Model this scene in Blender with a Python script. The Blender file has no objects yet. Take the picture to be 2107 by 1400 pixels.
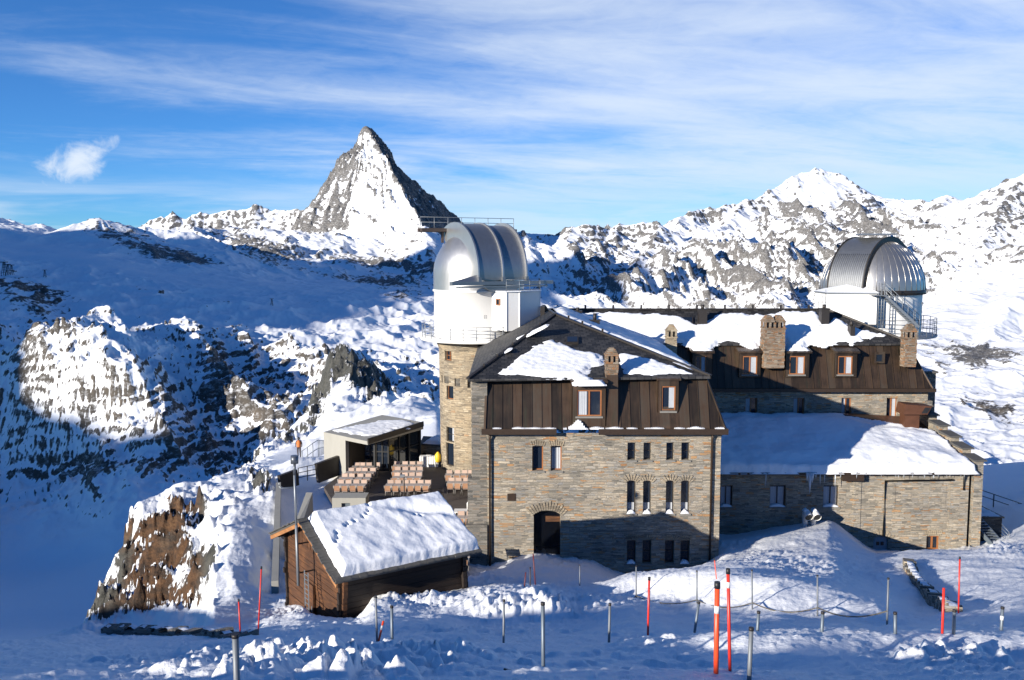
import bpy, bmesh, math, random
import numpy as np
from mathutils import Vector, Matrix

# ------------------------------------------------------------------ camera, sky, sun, exposure
C = bpy.context.scene
COL = C.collection
F = 1900.0            # focal length in photo pixels (photo is 2107 x 1400)
CX, CY = 1053.5, 700.0
PITCH = math.radians(5.4)
cam = bpy.data.objects.new('camera', bpy.data.cameras.new('camera'))
COL.objects.link(cam)
cam.data.sensor_width = 36.0
cam.data.lens = F / 2107 * 36.0
cam.data.clip_start, cam.data.clip_end = 0.2, 80000.0
cam.location = (0, 0, 0)
cam.rotation_euler = (math.radians(90) - PITCH, 0, 0)
C.camera = cam

SUN_EL = math.radians(14.0)
SUN_K = 1.08                               # metres to the right per metre forward, along the light
_n = math.hypot(1, SUN_K)
LD = np.array([SUN_K / _n, 1 / _n])        # horizontal direction the light travels
TE = math.tan(SUN_EL)
sun = bpy.data.objects.new('sun', bpy.data.lights.new('sun', 'SUN'))
COL.objects.link(sun)
sun.data.energy = 5.0
sun.data.angle = math.radians(0.5)
sun.data.color = (1.0, 0.93, 0.82)
sun.rotation_euler = Vector((LD[0] * math.cos(SUN_EL), LD[1] * math.cos(SUN_EL), -math.sin(SUN_EL))).to_track_quat('-Z', 'Y').to_euler()

W = bpy.data.worlds.new('World'); C.world = W; W.use_nodes = True
C.view_settings.view_transform = 'Standard'; C.view_settings.look = 'None'
C.view_settings.gamma = 1.0; C.view_settings.exposure = 0.68
C.view_settings.use_curve_mapping = False
C.cycles.max_bounces = 6; C.cycles.diffuse_bounces = 1; C.cycles.glossy_bounces = 3
C.cycles.use_denoising = True

def world_nodes():
    nt = W.node_tree; N = nt.nodes; L = nt.links; N.clear()
    def nd(t, **k):
        n = N.new(t)
        for a, b in k.items(): setattr(n, a, b)
        return n
    def mth(op, a, b=None, c=None, clamp=False):
        n = nd('ShaderNodeMath', operation=op, use_clamp=clamp)
        for i, v in enumerate((a, b, c)):
            if v is None: continue
            if isinstance(v, (int, float)): n.inputs[i].default_value = v
            else: L.new(v, n.inputs[i])
        return n.outputs[0]
    def ss(v, lo, hi):
        n = nd('ShaderNodeMapRange', interpolation_type='SMOOTHSTEP')
        L.new(v, n.inputs[0]); n.inputs[1].default_value = lo; n.inputs[2].default_value = hi
        return n.outputs[0]
    def comb(x, y, z):
        n = nd('ShaderNodeCombineXYZ')
        for i, v in enumerate((x, y, z)):
            if isinstance(v, (int, float)): n.inputs[i].default_value = v
            else: L.new(v, n.inputs[i])
        return n.outputs[0]
    def noise(vec, scale, det, rough, dist=0.0):
        n = nd('ShaderNodeTexNoise'); L.new(vec, n.inputs['Vector'])
        n.inputs['Scale'].default_value = scale; n.inputs['Detail'].default_value = det
        n.inputs['Roughness'].default_value = rough; n.inputs['Distortion'].default_value = dist
        return n.outputs[0]
    sky = nd('ShaderNodeTexSky', sky_type='NISHITA', sun_disc=False)
    sky.sun_elevation = SUN_EL
    sky.sun_rotation = math.atan2(-LD[0], -LD[1])
    sky.altitude = 3000; sky.air_density = 1.0; sky.dust_density = 0.3; sky.ozone_density = 3.0
    tc = nd('ShaderNodeTexCoord'); sep = nd('ShaderNodeSeparateXYZ'); L.new(tc.outputs['Generated'], sep.inputs[0])
    x, y, z = sep.outputs
    az = mth('ARCTAN2', x, y)                       # 0 straight ahead, + to the right
    hyp = mth('SQRT', mth('ADD', mth('MULTIPLY', x, x), mth('MULTIPLY', y, y)))
    el = mth('ARCTAN2', z, hyp)
    # high cirrus: a thin sheet far overhead, seen at a slant, streaked along one wind
    den = mth('ADD', mth('MAXIMUM', z, 0.0), 0.09)
    px, py = mth('DIVIDE', x, den), mth('DIVIDE', y, den)
    ca, sa = math.cos(0.30), math.sin(0.30)
    qx = mth('ADD', mth('MULTIPLY', px, ca), mth('MULTIPLY', py, sa))
    qy = mth('SUBTRACT', mth('MULTIPLY', py, ca), mth('MULTIPLY', px, sa))
    big = noise(comb(mth('MULTIPLY', qx, 0.55), qy, 3.3), 0.62, 2.5, 0.5, 0.4)
    fine = noise(comb(mth('MULTIPLY', qx, 0.42), qy, 9.1), 1.9, 9.0, 0.58, 0.9)
    wisp = noise(comb(mth('MULTIPLY', qx, 0.9), qy, 1.7), 9.0, 7.0, 0.62, 0.8)
    cov = mth('ADD', mth('ADD', mth('MULTIPLY', big, 0.98), mth('MULTIPLY', fine, 0.56)), mth('MULTIPLY', wisp, 0.14))
    side = ss(az, -0.62, 0.16)                      # more cloud on the right
    low = ss(el, 0.015, 0.10)
    high = mth('SUBTRACT', 1.0, mth('MULTIPLY', ss(el, 0.24, 0.36), 0.35))
    lev = mth('ADD', cov, mth('MULTIPLY', mth('SUBTRACT', side, 0.62), 0.42))
    fac = mth('MULTIPLY', mth('MULTIPLY', ss(lev, 0.63, 1.18), 0.82), mth('MULTIPLY', mth('ADD', mth('MULTIPLY', low, 0.6), 0.4), high))
    # a low bank of thin stratus along the skyline on the left
    st = noise(comb(mth('MULTIPLY', az, 3.0), mth('MULTIPLY', el, 26.0), 0.4), 1.6, 6.0, 0.55, 0.4)
    bank = mth('MULTIPLY', mth('MULTIPLY', mth('SUBTRACT', 1.0, ss(el, 0.035, 0.095)), ss(st, 0.35, 0.68)), 0.62)
    # one small torn cumulus
    da = mth('DIVIDE', mth('SUBTRACT', az, -0.438), 0.040)
    de = mth('DIVIDE', mth('SUBTRACT', mth('SUBTRACT', el, 0.085), mth('MULTIPLY', mth('SUBTRACT', az, -0.438), 0.38)), 0.021)
    r2 = mth('SQRT', mth('ADD', mth('MULTIPLY', da, da), mth('MULTIPLY', de, de)))
    pn_ = noise(comb(mth('MULTIPLY', az, 20.0), mth('MULTIPLY', el, 26.0), 0.7), 1.5, 8.0, 0.6, 0.6)
    puff = mth('MULTIPLY', ss(mth('ADD', mth('SUBTRACT', 1.0, r2), mth('MULTIPLY', mth('SUBTRACT', pn_, 0.5), 2.2)), 0.0, 0.95), 0.95)
    # the cloud field lies ahead; overhead and behind the sky is clear
    aa = mth('ABSOLUTE', az)
    ahead = mth('MULTIPLY', mth('SUBTRACT', 1.0, ss(aa, 0.7, 1.15)), mth('SUBTRACT', 1.0, ss(el, 0.42, 0.75)))
    tot = mth('MAXIMUM', mth('MULTIPLY', mth('MAXIMUM', fac, bank), ahead), puff)
    mix = nd('ShaderNodeMix', data_type='RGBA'); L.new(tot, mix.inputs[0]); 
    tint = nd('ShaderNodeMix', data_type='RGBA', blend_type='MULTIPLY'); tint.inputs[0].default_value = 1.0
    L.new(sky.outputs[0], tint.inputs[6]); tint.inputs[7].default_value = SKY_TINT
    L.new(tint.outputs[2], mix.inputs[6]); mix.inputs[7].default_value = CLOUD
    bg = nd('ShaderNodeBackground'); L.new(mix.outputs[2], bg.inputs[0]); bg.inputs[1].default_value = SKY_STRENGTH
    out = nd('ShaderNodeOutputWorld'); L.new(bg.outputs[0], out.inputs[0])
SKY_STRENGTH = 0.067
SKY_TINT = (0.50, 0.99, 1.50, 1)
CLOUD = (7.4, 8.3, 9.5, 1)
world_nodes()

# ------------------------------------------------------------------ photo pixel + forward distance -> point
def ray(x, y):
    u = (x - CX) / F; v = (CY - y) / F
    return u, math.cos(PITCH) + v * math.sin(PITCH), -math.sin(PITCH) + v * math.cos(PITCH)
def P(x, y, Y):
    a, b, c = ray(x, y); s = Y / b
    return Vector((a * s, Y, c * s))
def PX(x, Y, z=-12.0):
    """world X of photo column x at forward distance Y and height z"""
    return (x - CX) / F * (Y * math.cos(PITCH) - z * math.sin(PITCH))
def PZ(y, Y):
    a, b, c = ray(CX, y); return c / b * Y
def tanv(y):
    v = (CY - np.asarray(y, float)) / F
    return (-math.sin(PITCH) + v * math.cos(PITCH)) / (math.cos(PITCH) + v * math.sin(PITCH))

# ------------------------------------------------------------------ noise on numpy arrays
_rng = np.random.RandomState(7)
_ang = _rng.rand(8192) * 2 * math.pi
_G = np.stack([np.cos(_ang), np.sin(_ang)], -1).astype(np.float32)
_V = _rng.rand(8192).astype(np.float32)
def _h(ix, iy, seed):
    h = (ix * 73856093) ^ (iy * 19349663) ^ (seed * 83492791)
    h = (h ^ (h >> 13)) * 1274126177
    return ((h ^ (h >> 16)) & 8191)
def pn(x, y, seed=0):
    x = np.asarray(x, np.float64); y = np.asarray(y, np.float64)
    xf = np.floor(x); yf = np.floor(y)
    ix = xf.astype(np.int64); iy = yf.astype(np.int64)
    fx = (x - xf).astype(np.float32); fy = (y - yf).astype(np.float32)
    u = fx * fx * fx * (fx * (fx * 6 - 15) + 10); v = fy * fy * fy * (fy * (fy * 6 - 15) + 10)
    def g(dx, dy):
        gg = _G[_h(ix + dx, iy + dy, seed)]
        return gg[..., 0] * (fx - dx) + gg[..., 1] * (fy - dy)
    a = g(0, 0) * (1 - u) + g(1, 0) * u
    b = g(0, 1) * (1 - u) + g(1, 1) * u
    return (a * (1 - v) + b * v) * 1.5
def fbm(x, y, o=5, seed=0, gain=0.5, lac=2.03):
    s = 0; a = 1.0
    for i in range(o):
        s = s + a * pn(x, y, seed + i); x = x * lac + 17.3; y = y * lac - 9.1; a *= gain
    return s
def ridged(x, y, o=6, seed=0, gain=0.5, lac=2.05):
    s = 0; a = 1.0; w = 1.0
    for i in range(o):
        n = 1 - np.abs(pn(x, y, seed + i)) * 1.6
        n = np.clip(n, 0, 1) ** 2
        s = s + a * n * w; w = np.clip(n * 1.6, 0.15, 1)
        x = x * lac + 5.7; y = y * lac + 3.1; a *= gain
    return s
def cells(x, y, seed=0):
    """distance to nearest random cell point (lumps)"""
    ix = np.floor(x).astype(np.int64); iy = np.floor(y).astype(np.int64)
    best = np.full(np.shape(x), 9.0)
    for dx in (-1, 0, 1):
        for dy in (-1, 0, 1):
            h1 = _V[_h(ix + dx, iy + dy, seed)]; h2 = _V[_h(ix + dx, iy + dy, seed + 31)]
            d = (ix + dx + h1 - x) ** 2 + (iy + dy + h2 - y) ** 2
            best = np.minimum(best, d)
    return np.sqrt(best)
def blocks(x, y, seed=0):
    """crumbled snow: rounded blocks, each with its own height"""
    ix = np.floor(x).astype(np.int64); iy = np.floor(y).astype(np.int64); h = np.zeros(np.shape(x))
    for dx in (-1, 0, 1):
        for dy in (-1, 0, 1):
            h1 = _V[_h(ix + dx, iy + dy, seed)]; h2 = _V[_h(ix + dx, iy + dy, seed + 31)]; h3 = _V[_h(ix + dx, iy + dy, seed + 57)]; h4 = _V[_h(ix + dx, iy + dy, seed + 77)]
            u, v = x - (ix + dx + h1), y - (iy + dy + h2); c, s = np.cos(h4 * 6.28), np.sin(h4 * 6.28)
            uu, vv = u * c + v * s, v * c - u * s
            d = np.maximum(np.abs(uu) / (.30 + .25 * h3), np.abs(vv) / (.22 + .2 * h2)) * .7 + np.hypot(uu, vv) * .6
            h = np.maximum(h, (0.15 + 0.85 * h3 ** 1.2) * (1 - sst(d, .45, 1.0)) * (1 + .2 * uu))
    return h
def sst(v, a, b):
    t = np.clip((v - a) / (b - a), 0, 1); return t * t * (3 - 2 * t)

# ------------------------------------------------------------------ material helpers
class NT:
    def __init__(s, name):
        s.m = bpy.data.materials.new(name); s.m.use_nodes = True
        s.t = s.m.node_tree; s.N = s.t.nodes; s.L = s.t.links
        s.b = s.N['Principled BSDF']
    def nd(s, t, **k):
        n = s.N.new(t)
        for a, b in k.items(): setattr(n, a, b)
        return n
    def put(s, sock, v):
        if isinstance(v, bpy.types.NodeSocket): s.L.new(v, sock)
        elif isinstance(v, (tuple, list)) and len(v) == 3 and sock.type == 'RGBA': sock.default_value = (*v, 1)
        else: sock.default_value = v
    def math(s, op, a, b=0.0, c=0.0, clamp=False):
        n = s.nd('ShaderNodeMath', operation=op, use_clamp=clamp)
        s.put(n.inputs[0], a); s.put(n.inputs[1], b); s.put(n.inputs[2], c); return n.outputs[0]
    def mix(s, f, a, b, bt='MIX'):
        n = s.nd('ShaderNodeMix', data_type='RGBA', blend_type=bt)
        s.put(n.inputs[0], f); s.put(n.inputs[6], a); s.put(n.inputs[7], b); return n.outputs[2]
    def ss(s, v, lo, hi):
        n = s.nd('ShaderNodeMapRange', interpolation_type='SMOOTHSTEP'); s.put(n.inputs[0], v)
        n.inputs[1].default_value = lo; n.inputs[2].default_value = hi; return n.outputs[0]
    def co(s, kind='Object'): return s.nd('ShaderNodeTexCoord').outputs[kind]
    def map(s, v, scale=(1, 1, 1), loc=(0, 0, 0), rot=(0, 0, 0)):
        n = s.nd('ShaderNodeMapping'); s.put(n.inputs[0], v)
        n.inputs['Location'].default_value = loc; n.inputs['Rotation'].default_value = rot; n.inputs['Scale'].default_value = scale
        return n.outputs[0]
    def noise(s, v, scale, det=4, rough=0.55, dist=0.0, col=False):
        n = s.nd('ShaderNodeTexNoise'); s.put(n.inputs['Vector'], v); n.inputs['Scale'].default_value = scale
        n.inputs['Detail'].default_value = det; n.inputs['Roughness'].default_value = rough; n.inputs['Distortion'].default_value = dist
        return n.outputs[1 if col else 0]
    def vor(s, v, scale, out='Distance', feature='F1', rnd=1.0):
        n = s.nd('ShaderNodeTexVoronoi', feature=feature); s.put(n.inputs['Vector'], v); n.inputs['Scale'].default_value = scale
        n.inputs['Randomness'].default_value = rnd; return n.outputs[out]
    def ramp(s, f, stops, interp='LINEAR'):
        n = s.nd('ShaderNodeValToRGB'); s.put(n.inputs[0], f); r = n.color_ramp; r.interpolation = interp
        while len(r.elements) > 1: r.elements.remove(r.elements[-1])
        r.elements[0].position = stops[0][0]; r.elements[0].color = (*stops[0][1], 1)
        for p_, c_ in stops[1:]:
            e = r.elements.new(p_); e.color = (*c_, 1)
        return n.outputs[0]
    def attr(s, name): 
        n = s.nd('ShaderNodeAttribute', attribute_name=name); return n.outputs['Fac']
    def bump(s, h, strength=0.5, dist=0.1, normal=None):
        n = s.nd('ShaderNodeBump'); s.put(n.inputs['Height'], h); n.inputs['Strength'].default_value = strength
        n.inputs['Distance'].default_value = dist
        if normal is not None: s.L.new(normal, n.inputs['Normal'])
        return n.outputs[0]
    def out(s, color=None, rough=None, normal=None, metal=None, **k):
        if color is not None: s.put(s.b.inputs['Base Color'], color)
        if rough is not None: s.put(s.b.inputs['Roughness'], rough)
        if normal is not None: s.L.new(normal, s.b.inputs['Normal'])
        if metal is not None: s.put(s.b.inputs['Metallic'], metal)
        for a, b in k.items(): s.put(s.b.inputs[a], b)
        return s.m

SNOW = (0.87, 0.885, 0.91)
def far_mat(name, rocks, snow_scale, bump_d, nscale, amp=0.5, rot=0.4, squeeze=3.2):
    n = NT(name); o = n.co('Object')
    r = n.attr('rock')
    q = n.map(o, (1, 1, squeeze), rot=(0, rot, 0))
    n1 = n.noise(q, nscale, 9, 0.66, 0.4)
    n2 = n.noise(n.map(o, (1, 1, 1.5), rot=(0, -0.35, 0)), nscale * 2.6, 8, 0.68)
    v = n.math('ADD', n.math('ADD', r, n.math('MULTIPLY', n.math('SUBTRACT', n1, 0.5), amp * 2.0)), n.math('MULTIPLY', n.math('SUBTRACT', n2, 0.5), amp * 1.3))
    m = n.ss(v, 0.45, 0.56)
    rc = n.ramp(n.noise(n.map(o, (1, 1, 2.2), rot=(0, rot, 0)), nscale * 1.4, 9, 0.72), rocks)
    sc = n.mix(n.noise(o, snow_scale, 3), (0.84, 0.86, 0.90), (0.90, 0.91, 0.925))
    dust = n.ss(n.noise(q, nscale * 6, 8, 0.75), 0.48, 0.70)          # a little snow caught on the rock
    rc = n.mix(n.math('MULTIPLY', dust, 0.62), rc, (0.66, 0.67, 0.69))
    c = n.mix(m, sc, rc)
    h = n.math('ADD', n.math('MULTIPLY', n1, 0.8), n.math('MULTIPLY', m, 0.5))
    h = n.math('ADD', h, n.math('MULTIPLY', n2, 0.5))
    return n.out(c, 0.8, n.bump(h, 0.5, bump_d), **{'Specular IOR Level': 0.2})

# ------------------------------------------------------------------ meshes from grids
def tagp(o, label=None, cat=None, group=None, kind=None):
    for k, v in (('label', label), ('category', cat), ('group', group), ('kind', kind)):
        if v: o[k] = v
    return o
def grid_obj(name, X, Y, Z, mat, attrs=None, fmask=None, smooth=True, kind='structure', parent=None, flip=False):
    nr, nc = X.shape
    idx = np.arange(nr * nc).reshape(nr, nc)
    q = np.stack([idx[:-1, :-1], idx[:-1, 1:], idx[1:, 1:], idx[1:, :-1]], -1).reshape(-1, 4)
    if flip: q = q[:, ::-1]
    if fmask is not None: q = q[fmask.reshape(-1)]
    V = np.stack([X, Y, Z], -1).reshape(-1, 3)
    if fmask is not None:
        used = np.zeros(nr * nc, bool); used[q.reshape(-1)] = True
        new = np.cumsum(used) - 1; q = new[q]; V = V[used]
    else: used = None
    me = bpy.data.meshes.new(name)
    me.vertices.add(len(V)); me.vertices.foreach_set('co', V.astype(np.float32).ravel())
    me.loops.add(len(q) * 4); me.loops.foreach_set('vertex_index', q.astype(np.int32).ravel())
    me.polygons.add(len(q)); me.polygons.foreach_set('loop_start', np.arange(0, len(q) * 4, 4, dtype=np.int32))
    me.polygons.foreach_set('use_smooth', np.full(len(q), smooth))
    for k, a in (attrs or {}).items():
        at = me.attributes.new(k, 'FLOAT', 'POINT'); a = np.asarray(a).reshape(-1)
        if used is not None: a = a[used]
        at.data.foreach_set('value', a.astype(np.float32))
    me.update(calc_edges=True); me.validate()
    me.materials.append(mat)
    o = bpy.data.objects.new(name, me); COL.objects.link(o)
    if parent is not None:
        o.parent = parent
    elif kind: o['kind'] = kind
    return o
# ------------------------------------------------------------------ far terrain
FX = np.array([-400, 0, 120, 220, 330, 420, 600, 800, 1000, 1200, 1400, 1600, 1800, 2000, 2107, 2500], float)
FY = np.array([250, 700, 1200, 1500, 1800, 2000, 2200, 2500, 3000, 3600, 4300, 5000, 6000, 7000, 8000, 9000, 10000, 11000, 12000, 13000, 14000, 16000], float)
FT = np.array([  # photo row of the ground at each distance (column of the table = FX)
 [2600,2600,2600,2600,2600,2600,2600,2600,2600,2600,2600,2600,2600,2600,2600,2600],
 [1500,1500,1500,1500,1500,1500,1500,1500,1550,1600,1600,1600,1600,1600,1600,1600],
 [1290,1290,1290,1285,1270,1260,1230,1200,1250,1300,1330,1340,1350,1350,1350,1350],
 [1180,1180,1165,1140,1110,1100,1050,1040,1100,1180,1230,1240,1250,1250,1250,1250],
 [1050,1050,1010, 960, 960, 970, 940, 930,1000,1090,1150,1160,1170,1180,1180,1180],
 [ 965, 960, 890, 850, 875, 905, 885, 880, 930,1030,1100,1110,1120,1130,1130,1130],
 [ 885, 880, 760, 735, 770, 840, 830, 830, 880, 980,1050,1070,1080,1090,1090,1090],
 [ 790, 775, 695, 672, 690, 750, 765, 780, 820, 920, 990,1010,1020,1030,1030,1030],
 [ 680, 665, 690, 685, 682, 690, 700, 725, 750, 850, 910, 930, 940, 950, 950, 940],
 [ 610, 600, 630, 635, 640, 645, 650, 665, 690, 785, 845, 865, 875, 885, 880, 870],
 [ 560, 572, 590, 595, 600, 605, 615, 625, 645, 725, 780, 800, 815, 815, 805, 790],
 [ 510, 535, 545, 550, 565, 572, 590, 605, 625, 675, 725, 745, 755, 745, 730, 710],
 [ 460, 490, 498, 500, 520, 540, 575, 592, 612, 640, 672, 690, 685, 665, 650, 620],
 [ 440, 455, 475, 465, 485, 500, 548, 575, 600, 618, 640, 645, 630, 600, 585, 560],
 [ 470, 475, 490, 490, 498, 505, 515, 545, 570, 590, 605, 600, 580, 555, 540, 510],
 [ 490, 490, 490, 490, 480, 475, 485, 500, 520, 555, 560, 555, 540, 520, 500, 470],
 [ 500, 500, 500, 500, 490, 485, 480, 490, 500, 520, 520, 510, 505, 485, 465, 430],
 [ 520, 520, 520, 520, 510, 505, 500, 500, 500, 500, 490, 480, 475, 455, 430, 400],
 [ 530, 530, 530, 530, 530, 530, 520, 520, 510, 500, 475, 455, 450, 435, 420, 400],
 [ 540, 540, 540, 540, 540, 540, 540, 540, 530, 510, 470, 430, 435, 435, 430, 410],
 [ 550, 550, 550, 550, 550, 550, 550, 550, 540, 520, 490, 420, 430, 440, 440, 420],
 [ 560, 560, 560, 560, 560, 560, 560, 560, 560, 540, 530, 500, 500, 480, 480, 460]], float)

def smooth1(t):  # catmull-ish smooth fraction kept linear for monotone tables
    return t
def table(xpx, Yv, TX, TY, T):
    lx = np.interp(xpx, TX, np.arange(len(TX))); ly = np.interp(np.log(Yv), np.log(TY), np.arange(len(TY)))
    def cub(A, t):   # cubic along the last two axes done separably with clamped indices
        return A
    i = np.clip(np.floor(lx).astype(int), 0, len(TX) - 2); j = np.clip(np.floor(ly).astype(int), 0, len(TY) - 2)
    a = lx - i; b = ly - j
    def w(t):
        return (-0.5 * t + t * t - 0.5 * t ** 3, 1 - 2.5 * t * t + 1.5 * t ** 3, 0.5 * t + 2 * t * t - 1.5 * t ** 3, -0.5 * t * t + 0.5 * t ** 3)
    wa, wb = w(a), w(b); s = 0
    for m in range(4):
        jj = np.clip(j + m - 1, 0, len(TY) - 1); r = 0
        for k in range(4):
            ii = np.clip(i + k - 1, 0, len(TX) - 1); r = r + wa[k] * T[jj, ii]
        s = s + wb[m] * r
    return s

SKEL = []   # (points, side slope, noise gain)
def sk(pts, slope):
    SKEL.append(([P(*p) for p in pts], slope))
sk([(285,470,10600),(305,456,10600),(330,447,10600),(345,449,10600),(355,433,10600),(367,447,10600),(385,450,10600),(400,442,10600),(412,431,10600),(425,440,10600),(445,441,10600),(480,428,10600),(500,426,10600),(530,422,10600),(545,427,10600),(554,438,10600),(575,430,10500),(600,429,10400),(625,432,10300),(660,420,10200)], 1.0)
sk([(-400,400,7600),(-150,430,7600),(0,446,7400),(55,462,7300),(100,472,7100),(150,470,6900),(180,454,6800),(205,446,6750),(230,456,6800),(270,463,6900),(330,468,7000),(390,474,7000)], 0.42)
sk([(205,446,6750),(240,478,6500),(330,505,6200),(400,530,6000)], 0.5)
sk([(395,470,7600),(430,482,7200),(480,505,6900),(520,530,6700),(560,545,6600)], 0.7)
sk([(470,490,8300),(530,500,7800),(590,525,7500),(640,555,7300)], 0.6)
sk([(600,470,9200),(640,500,8600),(700,520,8300),(800,530,8000)], 0.45)
sk([(872,462,8750),(880,500,8200),(890,540,7700),(905,590,7000)], 0.6)
sk([(1000,480,11500),(1060,476,11300),(1085,471,11300),(1110,473,11200),(1140,476,11000),(1160,463,10800),(1178,458,10700),(1195,463,10700),(1225,469,10800),(1262,470,10900),(1290,464,11000),(1330,461,11000),(1357,459,10900),(1364,466,10800),(1380,480,10800)], 0.95)
sk([(1178,458,10700),(1165,490,10200),(1200,540,9500),(1220,575,8900)], 0.75)
sk([(1262,470,10900),(1275,510,10300),(1270,550,9700)], 0.8)
sk([(1357,459,10900),(1345,500,10200),(1318,528,9500),(1290,560,8800)], 0.7)
sk([(1368,472,12000),(1385,455,12300),(1402,439,12600),(1440,437,12900),(1478,428,13000),(1500,417,13100),(1530,408,13200),(1562,404,13300),(1590,390,13500),(1615,374,13700),(1640,357,13850),(1668,345,13950),(1690,340,14000),(1712,348,14000),(1735,362,14000),(1757,388,14000),(1768,408,13950),(1783,424,13900),(1800,422,13800),(1825,415,13800),(1850,413,13700),(1880,407,13600),(1915,410,13500),(1935,399,13400),(1950,396,13400),(1965,402,13300),(1985,415,13200),(2002,427,13000),(2025,415,12600),(2045,408,12300),(2060,392,12000),(2080,373,11700),(2107,352,11500),(2180,320,11300),(2400,280,11000)], 0.85)
sk([(1690,340,14000),(1668,400,13500),(1655,440,12700),(1600,470,11800),(1560,520,10600)], 0.7)
sk([(1757,390,14000),(1742,430,13300),(1700,470,12000),(1680,520,10500)], 0.7)
sk([(1530,408,13200),(1500,450,12300),(1440,490,11200),(1400,540,10000)], 0.6)
sk([(1402,439,12600),(1385,480,11500),(1370,530,10300)], 0.6)
sk([(1850,413,13700),(1850,460,12300),(1830,520,10600)], 0.6)
sk([(1950,396,13400),(1930,450,12000),(1920,520,10000)], 0.6)
sk([(2107,352,11500),(2060,430,10200),(2010,520,8800),(1960,620,7300),(1920,680,6300)], 0.55)
sk([(2250,480,7500),(2107,600,6400),(2030,700,5400),(1960,800,4600)], 0.45)

# the great pyramid: four ridges from the summit
MP = P(752, 259, 9700)
def mridge(pts, end):
    return np.array([[p.x, p.y, p.z] for p in (P(*q) for q in pts)])
def lerpY(pts, Y0, Y1):
    n = len(pts) - 1
    return [(x, y, Y0 + (Y1 - Y0) * i / n) for i, (x, y) in enumerate(pts)]
MR = [
 lerpY([(751,259),(744,263),(736,277),(733,302),(720,313),(706,320),(695,331),(688,347),(670,372),(655,396),(640,414),(622,436),(596,470)], 9700, 9420),   # left
 lerpY([(752,259),(762,272),(778,300),(789,310),(797,330),(806,352),(822,382),(836,408),(852,436),(868,462),(880,492)], 9700, 8650),                          # towards us
 lerpY([(752,259),(765,266),(783,288),(800,312),(810,336),(819,362),(827,376),(846,380),(862,391),(885,408),(910,430),(945,461),(1000,505)], 9700, 10250),     # right
 lerpY([(752,259),(747,290),(738,335),(712,380),(680,425),(650,460),(620,490)], 9700, 10700)]                                                                  # behind
def pyramid(X, Y):
    dx = X - MP.x; dy = Y - MP.y
    R = []
    for r in MR:
        a = np.array([list(P(*q)) for q in r]); e = a[-1, :2] - a[0, :2]
        s = ((a[:, :2] - a[0, :2]) @ e) / (e @ e)
        s = np.maximum.accumulate(s + np.arange(len(s)) * 1e-5)
        R.append((e, s, a[:, 2]))
    order = [0, 1, 2, 3]
    z = np.full(X.shape, -5000.0)
    fw = np.zeros(X.shape)      # which face / where across it
    for k in range(4):
        (e1, s1, z1), (e2, s2, z2) = R[order[k]], R[order[(k + 1) % 4]]
        det = e1[0] * e2[1] - e1[1] * e2[0]
        a = (dx * e2[1] - dy * e2[0]) / det; b = (e1[0] * dy - e1[1] * dx) / det
        ins = (a >= -1e-6) & (b >= -1e-6)
        s = np.clip(a, 0, None) + np.clip(b, 0, None)
        w = np.where(s > 1e-9, np.clip(b, 0, None) / np.maximum(s, 1e-9), 0)
        sc = np.minimum(s, 1.0)
        zz = np.interp(sc, s1, z1) * (1 - w) + np.interp(sc, s2, z2) * w - np.maximum(s - 1, 0) * 1500
        sag = 60 * np.sin(np.pi * w) * np.minimum(s, 1)      # faces are a little hollow
        z = np.where(ins, zz - sag, z); fw = np.where(ins, k + w, fw)
    return z, fw

def seg_skel(X, Y, Z0):
    """max over ridge segments of ridge height minus side slope times distance"""
    H = Z0.copy()
    for pts, sl in SKEL:
        for p, q in zip(pts[:-1], pts[1:]):
            m = 700 / sl * 1.6
            x0, x1 = min(p.x, q.x) - m, max(p.x, q.x) + m; y0, y1 = min(p.y, q.y) - m, max(p.y, q.y) + m
            sel = np.nonzero((X > x0) & (X < x1) & (Y > y0) & (Y < y1))
            if len(sel[0]) == 0: continue
            xs, ys = X[sel], Y[sel]
            ex, ey = q.x - p.x, q.y - p.y; L2 = ex * ex + ey * ey + 1e-6
            t = np.clip(((xs - p.x) * ex + (ys - p.y) * ey) / L2, 0, 1)
            d = np.hypot(xs - p.x - t * ex, ys - p.y - t * ey)
            h = p.z + t * (q.z - p.z) - sl * d * (1 - 0.25 * np.minimum(d / 900, 1))
            H[sel] = np.maximum(H[sel], h)
    return H

def project(X, Y, Z):
    cp, sp_ = math.cos(PITCH), math.sin(PITCH)
    d = Y * cp - Z * sp_; h = Y * sp_ + Z * cp
    return CX + F * X / d, CY - F * h / d
def blobs(x, y, L):
    s = np.zeros(np.shape(x))
    for bx, by, rx, ry, an, v in L:
        c, n = math.cos(math.radians(an)), math.sin(math.radians(an))
        u = ((x - bx) * c + (y - by) * n) / rx; w = (-(x - bx) * n + (y - by) * c) / ry
        s = s + v * np.exp(-(u * u + w * w) * 1.2)
    return s
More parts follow.
